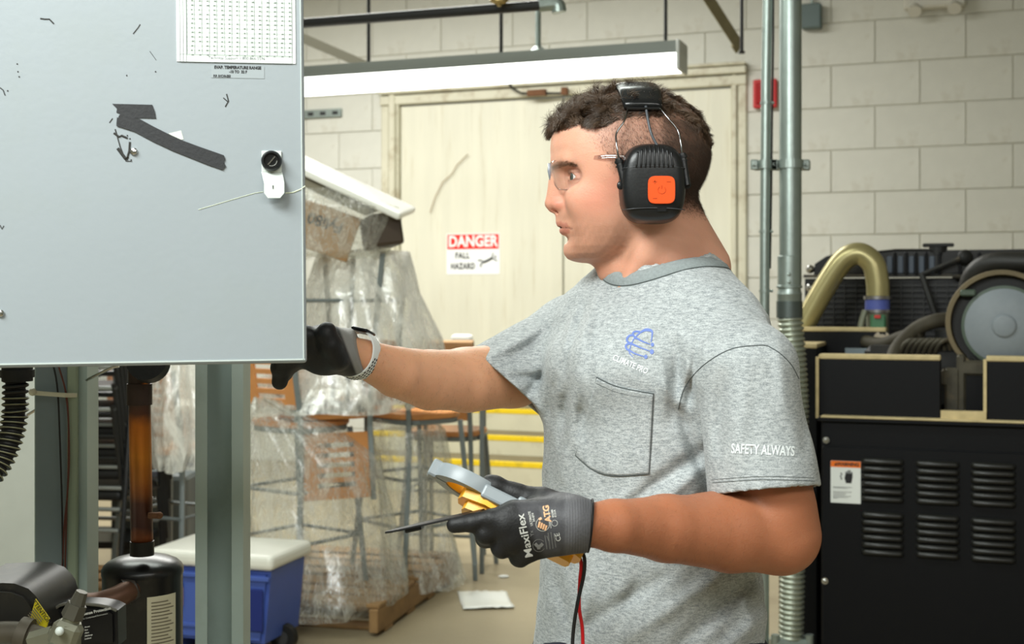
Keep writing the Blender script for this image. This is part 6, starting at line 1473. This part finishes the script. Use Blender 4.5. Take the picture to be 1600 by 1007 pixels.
# wires and yoke sleeves both sides
def muff_side(s):
    Y0 = HX + s*.100; Yt = HX + s*.077
    def Q(px, py, Y): # scale each point as it stands at its depth on the near side, mirrored beyond
        p_ = P(px, py, HX-abs(Y-HX)); return Vector((p_.x, Y, p_.z))
    for pts in ([(1030, 168, Yt), (1044, 185, HX+s*.088), (1059, 204, HX+s*.092), (1064, 225, Y0), (1066, 248, Y0)], [(981, 170, Yt), (975, 190, HX+s*.088), (963, 209, HX+s*.092), (964, 230, Y0), (967, 252, Y0)]):
        bm = B(); tube(bm, [Q(*p) for p in pts], .0013, seg=8, n=5); obj('wire', bm, M_wire, em, smooth=True)
    for a, b in (((966, 248), (977, 294)), ((1066, 240), (1074, 290))):
        bm = B(); cyl(bm, Q(*a, Y0), Q(*b, Y0+s*.004), .0046, .0042, seg=16); cyl(bm, Q(a[0]+.5, a[1]+3, Y0), Q(a[0]+1.5, a[1]+7, Y0), .0058, seg=16); cyl(bm, Q(a[0]+2, a[1]+11, Y0), Q(a[0]+2.5, a[1]+13, Y0), .0056, seg=16); cyl(bm, Q(b[0], b[1]-1, Y0), Q(b[0], b[1]-1, Y0-s*.014), .005, seg=12); obj('sleeve', bm, M_muff, em, auto=40)
    bm = B(); tube(bm, [Q(1009, 166, Yt+s*.002), Q(1013, 190, HX+s*.088), Q(1018, 210, HX+s*.094), Q(1026, 226, HX+s*.104), Q(1030, 233, HX+s*.108)], .0018, seg=8, n=5); obj('cable', bm, mat('cable_grey', (72, 76, 80), .35), em, smooth=True)
    bm = B(); q = Q(969, 290, Y0+s*.001); sph(bm, q, .0042, (1, .6, 1.3)); obj('pivot', bm, M_muff, em)
muff_side(-1); muff_side(1)
# padded headband arched over the top
bm = B(); arch = []
for i in range(25):
    t = -1+2*i/24; a = t*1.0; y = HX + .090*math.sin(a); z = CZ + (HY-236)*K1 + .0860*math.cos(a) ; arch.append((y, z))
rings = []
for j, (y, z) in enumerate(arch):
    t = -1+2*j/24; ty, tz = math.cos(t*1.0), -math.sin(t*1.0); ny, nz_ = math.sin(t*1.0), math.cos(t*1.0)
    cxp = 990 + abs(t)*6; cx_ = (cxp-800)*K1; r_ = []
    for k in range(20):
        a = 2*PI*k/20; e_ = .7; u_ = math.copysign(abs(math.cos(a))**e_, math.cos(a))*.029*(1-.14*abs(t)**3); v_ = math.copysign(abs(math.sin(a))**e_, math.sin(a))*(.0062+.0008*math.sin(j*1.6))
        r_.append(bm.verts.new((cx_+u_, y+ny*v_, z+nz_*v_ )))
    rings.append(r_)
for A_, D_ in zip(rings[:-1], rings[1:]):
    for k in range(20): bm.faces.new((A_[k], A_[(k+1) % 20], D_[(k+1) % 20], D_[k]))
bm.faces.new(rings[0]); bm.faces.new(rings[-1]); bmesh.ops.recalc_face_normals(bm, faces=bm.faces); obj('headband', bm, M_pad, em, smooth=True)
for s in (-1, 1):
    bm = B(); e_ = arch[0] if s < 0 else arch[-1]; tube(bm, [Vector(((996+dx-800)*K1, e_[0]+s*.0065, e_[1]-.001)) for dx in (-25, -10, 5, 24)], .0016, seg=6); obj('band_edge', bm, M_muff, em)

# ================================================================== safety glasses
def glass(name, tint, rough=.02):
    m = bpy.data.materials.new(name); m.use_nodes = True; N = m.node_tree.nodes; L = m.node_tree.links
    for n_ in list(N): N.remove(n_)
    out = N.new('ShaderNodeOutputMaterial'); t = N.new('ShaderNodeBsdfTransparent'); t.inputs[0].default_value = tint; g = N.new('ShaderNodeBsdfGlossy'); g.inputs['Roughness'].default_value = rough
    lw = N.new('ShaderNodeLayerWeight'); lw.inputs[0].default_value = .5; pw = N.new('ShaderNodeMath'); pw.operation = 'POWER'; L.new(lw.outputs['Facing'], pw.inputs[0]); pw.inputs[1].default_value = 3.5; f = N.new('ShaderNodeMapRange'); f.inputs[3].default_value = .035; f.inputs[4].default_value = .65; L.new(pw.outputs[0], f.inputs[0]); mx = N.new('ShaderNodeMixShader'); L.new(f.outputs[0], mx.inputs[0]); L.new(t.outputs[0], mx.inputs[1]); L.new(g.outputs[0], mx.inputs[2]); L.new(mx.outputs[0], out.inputs[0]); return m
M_lens = glass('clear_lens', (.97, .98, .985, 1)); M_frame = glass('clear_frame', (.93, .90, .91, 1), .08); M_frame.node_tree.nodes['Map Range'].inputs[3].default_value = .22
gl_ = thing('safety_glasses', 'clear wraparound safety glasses on the man', 'glasses', P(890, 300, HX))
def lens_x(y): return (859.5-800)*K1 + 7.5*y*y + 1100*y**4
def lz(py): return CZ + (HY-py)*K1
def ztop(y): return lz(256 - 3*abs(y)/.066)
def zbot(y):
    py = np.interp(abs(y), [0, .006, .016, .028, .042, .055, .063, .069, .072], [272, 275, 290, 299, 301, 299, 292, 282, 270]); return lz(float(py))
V = []; F = []; ny_, nz2 = 41, 13
for i in range(ny_):
    y = -.072+.144*i/(ny_-1)
    for j in range(nz2): t = j/(nz2-1); z = ztop(y)+(zbot(y)-ztop(y))*t; V.append((lens_x(y)+.004*t*t*(1 if abs(y) > .01 else .3), HX+y, z))
for i in range(ny_-1):
    for j in range(nz2-1): F.append((i*nz2+j, (i+1)*nz2+j, (i+1)*nz2+j+1, i*nz2+j+1))
o = obj('lens', mesh_np('l', V, F), M_lens, gl_, smooth=True); sm = o.modifiers.new('s', 'SOLIDIFY'); sm.thickness = .0016; sm.offset = 0
bm = B(); edge = [Vector(V[i*nz2+nz2-1]) for i in range(ny_)]; tube(bm, edge, .0009, seg=8); obj('lower_rim', bm, M_frame, gl_, smooth=True)
bm = B(); edge = [Vector(V[i*nz2]) for i in range(ny_)]; tube(bm, edge, .0010, seg=8); obj('upper_rim', bm, M_frame, gl_, smooth=True)
bm = B(); x_ = lens_x(0); tube(bm, [Vector((x_-.001, HX-.004, lz(256))), Vector((x_-.0015, HX-.004, lz(268))), Vector((x_+.001, HX-.005, lz(282)))], 0, seg=8, flat=(.0028, .0022)); obj('nose_bridge', bm, mat('clear_grey', (170, 176, 186), .1, trans=.4), gl_, smooth=True)
for s in (-1, 1):
    bm = B(); p0 = Vector((lens_x(.064), HX+s*.066, lz(257))); tube(bm, [p0 + Vector((-.012, -s*.006, -.004)), p0, Vector(((935-800)*K1, HX+s*.0790, lz(255.5))), Vector(((968-800)*K1, HX+s*.086, lz(256))), Vector(((1000-800)*K1, HX+s*.080, lz(262)))], 0, seg=8, n=4, flat=(.0010, .0030), up=(0, 0, 1)); obj('temple_arm', bm, M_frame, gl_, smooth=True)

# ================================================================== gloves
M_glove = mat('glove_charcoal', (58, 58, 60), .62, var=.06, vscale=50, bump=.10, bscale=420); M_coat = mat('glove_black_coating', (20, 20, 21), .50, bump=.06, bscale=300)
def glove_mat(name, split):
    """knitted charcoal back, black dipped palm and fingers (colour attribute)"""
    return mat(name, (58, 58, 60), .55, attr='Col', bump=.10, bscale=420)
ZN = lambda px, py, Y: A3(P(px, py, Y))
def nglove_f(Q):
    w_ = ZN(912, 821, 1.415)
    d = None
    mc_ = [((896, 800), (803, 800), .0145, .0118), ((900, 812), (788, 818), .0150, .0130), ((898, 828), (796, 842), .0150, .0130), ((892, 840), (822, 862), .0140, .0125)]
    for (a, b, r1, r2), Y0, Y1 in zip(mc_, (1.412, 1.408, 1.410, 1.415), (1.405, 1.399, 1.402, 1.410)):
        e = seg_d(Q, ZN(*a, Y0), ZN(*b, Y1), r1, r2); d = e if d is None else smin(d, e, .016)
    d = smin(d, ell(Q, ZN(858, 822, 1.418), (.040, .022, .030)), .012)
    # cuff
    d = smin(d, seg_d(Q, ZN(893, 820, 1.413), ZN(918, 822, 1.421), .0285, .0292), .012)
    # index along the tool
    f = chain(Q, [ZN(803, 802, 1.405), ZN(768, 812, 1.400), ZN(738, 817, 1.402), ZN(710, 821, 1.406)], [.0120, .0108, .0100, .0088], .004); d = smin(d, f, .006)
    # middle, ring, little finger curl round the grip
    f = chain(Q, [ZN(790, 820, 1.400), ZN(760, 833, 1.404), ZN(759, 841, 1.430), ZN(778, 836, 1.450)], [.0125, .0118, .0105, .009], .006); d = smin(d, f, .005)
    f = chain(Q, [ZN(800, 843, 1.402), ZN(784, 855, 1.408), ZN(784, 858, 1.432), ZN(802, 851, 1.452)], [.0125, .0112, .0100, .0088], .006); d = smin(d, f, .005)
    f = chain(Q, [ZN(824, 862, 1.409), ZN(812, 871, 1.414), ZN(812, 871, 1.434), ZN(828, 863, 1.450)], [.0118, .0104, .0095, .0085], .006); d = smin(d, f, .005)
    # thumb from the wrist side, over the top
    f = chain(Q, [ZN(892, 798, 1.425), ZN(848, 782, 1.432), ZN(805, 773, 1.436), ZN(772, 760, 1.438), ZN(764, 756, 1.438)], [.0165, .0135, .0118, .0112, .0095], .006); d = smin(d, f, .010)
    d = smax(d, (Q[:, 0]-(921-800)/FPX*1.42) - .10*(Q[:, 2]-1.20), .0015)
    # creases
    for a, b in (((845, 800), (870, 868)), ((838, 795), (800, 800)), ((760, 812), (752, 826))): d = d + .0010*np.exp(-(seg_d(Q, ZN(*a, 1.392), ZN(*b, 1.392), 0, 0)/.004)**2)
    return d - .0004*np_noise(Q, 160, 31)
gm = sdf_mesh('glove', nglove_f, (axis((-.085, .098, .0015)), axis((1.372, 1.475, .0015)), axis((1.135, 1.268, .0015))), 4)
def gcol(Q):
    px = 800 + Q[:, 0]*FPX/Q[:, 1]; py = HY - (Q[:, 2]-CZ)*FPX/Q[:, 1]
    edge = 812 + (py-800)*.55
    t = sm01((px-edge+8)/16)*sm01((1.428-Q[:, 1])/.01); t = np.maximum(t, sm01((px-868)/10))
    t = np.where((py < 783), np.maximum(t, .0)*sm01((px-835)/30), t)
    a = np.array(lin((22, 22, 23))[:3]); b = np.array(lin((66, 66, 69))[:3]); c = a + (b-a)*t[:, None]
    cuff = sm01((px-878)/8); cc = np.array(lin((88, 88, 91))[:3])*(1+.22*np.sin(px*1.55))[:, None]; return c*(1-cuff[:, None]) + cc*cuff[:, None]
set_col(gm, gcol); M_gl = glove_mat('knit_glove', 0)
ng = obj('glove', gm, M_gl, None, 'dark grey printed work glove on the hand holding the clamp meter', 'glove')
BV_G = bvh_of(ng)
me_c = B(); ringc = []
for i in range(40):
    a = 2*PI*i/40; 
# cuff edge binding
def ringpts(cx, cz, Y, rx, rz, ry, tilt): return [Vector(((cx-800)/FPX*Y + tilt*math.sin(a)*rz, Y+ry*math.cos(a), CZ+(HY-cz)/FPX*Y + rz*math.sin(a))) for a in [2*PI*i/40 for i in range(40)]]
bm = B(); tube(bm, ringpts(922, 822, 1.422, .0, .0288, .0288, .10), .0012, seg=8, closed=True); obj('cuff_edge', bm, M_coat, ng, smooth=True)
M_gp = mat('glove_print', (196, 196, 190), .6); M_gpo = mat('glove_print_peach', (226, 176, 132), .6); M_gpg = mat('glove_print_grey', (126, 126, 124), .6)
print_on(BV_G, 'MaxiFlex', 820.5, 838, 12.5, -1.78, M_gp, 'print', ng, bold=.25, sx=1.12, off=.0005)
print_on(BV_G, 'ULTIMATE', 829, 811, 3.6, -1.74, M_gp, 'print', ng, sx=1.0, off=.0005, bold=.12); print_on(BV_G, '34-874', 833.5, 809, 3.6, -1.74, M_gp, 'print', ng, off=.0005, bold=.12)
print_on(BV_G, 'ATG', 855, 803, 9.5, -1.74, M_gpo, 'print', ng, bold=.5, off=.0005); print_on(BV_G, 'EN388', 863.5, 803, 3.2, -1.74, M_gp, 'print', ng, off=.0005, bold=.1); print_on(BV_G, '4131A', 867.5, 803, 3.2, -1.74, M_gp, 'print', ng, off=.0005, bold=.1)
print_on(BV_G, 'CE', 872, 840, 8.0, -1.80, M_gp, 'print', ng, off=.0005)
def disc_line(cx, cy, r, w_, m, nm, a0=0, a1=2*PI):
    n = 28; return strip_on(BV_G, [(cx+r*math.cos(a0+(a1-a0)*i/n), cy+r*math.sin(a0+(a1-a0)*i/n)) for i in range(n+1)], w_, m, nm, ng, off=.0005, n=0)
disc_line(848, 820, 10.5, .7, M_gp, 'emblem_ring', -.4, 4.6); disc_line(842, 853, 9.5, .7, M_gpg, 'emblem_ring', .5, 5.6); disc_line(866.5, 818, 4.6, .6, M_gp, 'emblem_ring')
for i in range(4):
    x = 843+i*3.5; y = 820.5+i*1.6; strip_on(BV_G, [(x+.5, y-5+i*.4), (x-1.8, y+4.2)], 2.9, M_gpo, 'emblem_finger', ng, off=.0005, n=4)
strip_on(BV_G, [(842, 812.5), (846, 810)], 4, M_gpo, 'emblem_thumb', ng, off=.0005, n=4)
strip_on(BV_G, [(836, 850), (842, 855), (848, 850)], 5, M_gpg, 'emblem_heart', ng, off=.0005, n=5); strip_on(BV_G, [(841, 852), (842, 859)], 5, M_gpg, 'emblem_heart', ng, off=.0005, n=4)
strip_on(BV_G, [(856.5, 794), (861, 826)], .8, M_gp, 'print_rule', ng, off=.0005)
bm = B()
for i, (x, y, l) in enumerate(((853, 848, 22), (858, 846, 26), (862.5, 845, 26), (867, 845, 22), (856, 842, 8))): strip_on(BV_G, [(x-1.6, y-l/2), (x+1.6, y+l/2)], .9, None, '', None, off=.0005, bmx=bm)
obj('small_print', bm, M_gpg, ng)
print_on(BV_G, 'Yx', 831, 834, 6, -1.78, M_gpg, 'print', ng, off=.0005)

# far glove: hand hooked behind the door
def fglove_f(Q):
    z_ = lambda px, py, Y: A3(P(px, py, Y))
    d = chain(Q, [z_(572, 560, 1.597), z_(538, 550, 1.575), z_(505, 545, 1.555)], [.0265, .0270, .026], .01)
    d = smin(d, ell(Q, z_(508, 548, 1.55), (.034, .020, .030)), .012)
    for (a, b, c, e, Y) in (((500, 530), (478, 525), (452, 530), (440, 545), 1.530), ((498, 543), (472, 545), (445, 556), (436, 575), 1.535), ((500, 553), (474, 554), (441, 572), (437, 597), 1.545), ((505, 560), (480, 558), (452, 570), (445, 584), 1.555)):
        d = smin(d, chain(Q, [z_(*a, Y+.01), z_(*b, Y), z_(*c, Y+.003), z_(*e, Y+.012)], [.0125, .0118, .0108, .0098], .005), .006)
    d = smin(d, chain(Q, [z_(527, 560, 1.535), z_(517, 540, 1.525), z_(510, 522, 1.522), z_(511, 517, 1.522)], [.0145, .0125, .0112, .0100], .006), .010)
    # cut plane at cuff
    n_ = np.array([.95, 0, .22], np.float32); return smax(d, (Q-z_(566, 557, 1.595)) @ n_, .0015)
gf = sdf_mesh('glove', fglove_f, (axis((-.31, -.165, .0018)), axis((1.50, 1.64, .002)), axis((1.335, 1.43, .0018))), 4)
def gcol2(Q):
    px = 800 + Q[:, 0]*FPX/Q[:, 1]; py = HY - (Q[:, 2]-CZ)*FPX/Q[:, 1]; t = sm01((px-(520+ (py-515)*.38+8))/5)
    a = np.array(lin((18, 18, 19))[:3]); b = np.array(lin((140, 140, 137))[:3]); return a + (b-a)*t[:, None]
set_col(gf, gcol2); fg = obj('glove', gf, M_gl, None, 'black work glove gripping behind the edge of the grey door', 'glove')

# ================================================================== sport watch
WC = P(557, 554, 1.592); wax = (Vector(WRF) - Vector(P(640, 580, 1.67))).normalized()
wax = (wax + Vector((.0, -.62, .20))).normalized()
wy = wax.cross(Vector((0, 0, 1))).normalized(); wz = wy.cross(wax).normalized()
M_band = mat('white_band', (232, 236, 234), .45); wt = thing('sports_watch', 'watch with white perforated sports band on the outstretched wrist', 'watch', WC)
RW = .0272
bm = B(); n = 72; rings = []
for i in range(n):
    a = 2*PI*i/n; dirv = wy*math.cos(a) + wz*math.sin(a); hw = .0098 if not (.9 < a < 2.2) else .0085; r_ = []
    for u_, v_ in ((-1, 0), (-1, 1), (-.6, 1.35), (.6, 1.35), (1, 1), (1, 0)): r_.append(bm.verts.new(WC + dirv*(RW*(1.0+.06*abs(math.sin(a))) + v_*.0018) + wax*(u_*hw)))
    rings.append(r_)
for i in range(n):
    A_, D_ = rings[i], rings[(i+1) % n]
    for k in range(6): bm.faces.new((A_[k], A_[(k+1) % 6], D_[(k+1) % 6], D_[k]))
bmesh.ops.recalc_face_normals(bm, faces=bm.faces); obj('band', bm, M_band, wt, auto=50)
for i in range(26):
    a = -2.9+i*.135
    for j, u_ in enumerate((-.55, .05, .6)):
        uu = u_ + (.18 if i % 2 else 0); dirv = wy*math.cos(a) + wz*math.sin(a); q = WC + dirv*(RW*(1.0+.06*abs(math.sin(a))) + .0021) + wax*(uu*.0088)
        t_ = -wy*math.sin(a) + wz*math.cos(a); bm = B(); prism(bm, [(math.cos(b)*.0017, math.sin(b)*.0011) for b in [k*PI/4 for k in range(8)]], .0007, basis(t_, wax, dirv, q)); obj('band_hole', bm, M_coat, wt)
bm = B(); a = 1.75; dirv = wy*math.cos(a)+wz*math.sin(a); t_ = -wy*math.sin(a) + wz*math.cos(a); box(bm, (0, 0, 0), (.024, .026, .005), M=basis(t_, wax, dirv, WC+dirv*(RW+.003)), bev=.003, seg=3); obj('case', bm, mat('watch_black', (22, 23, 25), .2, metal=.3), wt, auto=40)

# ================================================================== clamp meter and slim tool
M_my = mat('meter_yellow', (244, 176, 30), .38, bump=.03, bscale=200); M_mg = mat('meter_grey', (140, 148, 152), .36); M_md = mat('meter_dark', (54, 58, 60), .45)
MC = P(768, 789, 1.455); av = Vector((-.88, .02, .46)).normalized(); wv = Vector((.10, .90, -.10)); 
nv = Vector((.36, .36, .86)); nv = (nv - av*nv.dot(av)).normalized(); wv = av.cross(nv).normalized()
MMt = basis(av, wv, nv, MC)    # x to the jaw tip, y sideways, z out of the display face
mt = thing('clamp_meter', 'yellow and grey clamp meter held in the near gloved hand', 'clamp meter', MC - Vector((0, 0, .03)))
bm = B(); prism(bm, [(.034, -.022), (.037, 0), (.034, .022), (.008, .037), (-.04, .030), (-.08, .029), (-.108, .026), (-.116, .018), (-.118, 0), (-.116, -.018), (-.108, -.026), (-.08, -.029), (-.04, -.030), (.008, -.037)], .036, MMt @ Matrix.Translation((0, 0, -.021)), bev=.009); obj('body', bm, M_my, mt, auto=50)
bm = B(); prism(bm, [(-.02, -.020), (-.02, .020), (-.06, .022), (-.10, .020), (-.10, -.020), (-.06, -.022)], .0035, MMt @ Matrix.Translation((0, 0, .0145)), bev=.001); obj('face_panel', bm, M_md, mt)
bm = B(); prism(bm, [(-.062, -.016), (-.062, .016), (-.094, .016), (-.094, -.016)], .001, MMt @ Matrix.Translation((0, 0, .0178))); obj('display', bm, mat('lcd', (150, 160, 142), .2), mt)
bm = B(); cyl(bm, MMt @ Vector((-.038, 0, .017)), MMt @ Vector((-.038, 0, .024)), .014, .012, seg=24); obj('dial', bm, M_md, mt, auto=40)
def ring_seg(a0, a1, ri, ro, th, cx, z0, m, name, n=26, bev=True):
    V = []; F = []
    for i in range(n+1):
        a = a0+(a1-a0)*i/n
        for r, z in ((ri, -th), (ro, -th), (ro+.001, 0), (ro, th), (ri, th)): V.append(MMt @ Vector((cx + 1.12*r*math.cos(a), r*math.sin(a), z0+z)))
    for i in range(n):
        for k in range(5): F.append((i*5+k, i*5+(k+1) % 5, (i+1)*5+(k+1) % 5, (i+1)*5+k))
    F.append((0, 1, 2, 3, 4)); F.append(tuple(n*5+k for k in (4, 3, 2, 1, 0)))
    bm = bmesh.new(); bm.from_mesh(mesh_np('r', V, F)); bmesh.ops.recalc_face_normals(bm, faces=bm.faces); return obj(name, bm, m, mt, auto=40)
ring_seg(.06, 2.75, .0245, .0385, .0080, .030, .006, M_mg, 'jaw'); ring_seg(-2.75, -.06, .0245, .0385, .0080, .030, .006, M_mg, 'jaw')
ring_seg(0, 2*PI*.999, .0235, .0248, .0065, .030, .006, M_my, 'jaw_lining')
bm = B(); box(bm, (.030+.0455, 0, .006), (.012, .018, .020), M=MMt, bev=.002); obj('jaw_tip', bm, M_mg, mt)
bm = B(); box(bm, (-.012, -.036, .002), (.050, .012, .016), M=MMt @ Matrix.Rotation(.12, 4, 'Z'), bev=.003, seg=2); box(bm, (-.038, -.041, .003), (.022, .014, .020), M=MMt @ Matrix.Rotation(.12, 4, 'Z'), bev=.003, seg=2); obj('trigger', bm, M_mg, mt)
for nm, m, pts in (('red_lead', mat('lead_red', (196, 22, 30), .4), [(900, 862, 1.452), (908, 880, 1.45), (906, 910, 1.452), (905, 950, 1.455), (910, 985, 1.46), (911, 1040, 1.46)]), ('black_lead', M_coat, [(905, 858, 1.448), (913, 872, 1.445), (912, 900, 1.445), (903, 940, 1.445), (896, 985, 1.45), (893, 1040, 1.45)])):
    bm = B(); tube(bm, [P(*p) for p in pts], .0021, seg=10, n=8); obj(nm, bm, m, mt, smooth=True)
pt = thing('flat_tool', 'slim flat black tool held between index finger and meter', 'tool', P(660, 822, 1.425))
a = P(603, 834, 1.43); b_ = P(725, 806.5, 1.418); d_ = (b_-a).normalized(); up_ = Vector((.15, .02, 1.0)); up_ = (up_-d_*up_.dot(d_)).normalized(); PM = basis(d_, up_.cross(d_), up_, a); Lt = (b_-a).length
bm = B(); prism(bm, [(0, -.004), (.01, -.011), (Lt*.5, -.016), (Lt*1.25, -.017), (Lt*1.25, .017), (Lt*.5, .016), (.01, .011), (0, .004)], .0022, PM, bev=.0006); obj('blade', bm, M_coat, pt)
bm = B(); box(bm, (.033, 0, -.0020), (.019, .016, .0045), M=PM, bev=.001); obj('stop_block', bm, M_muff, pt)
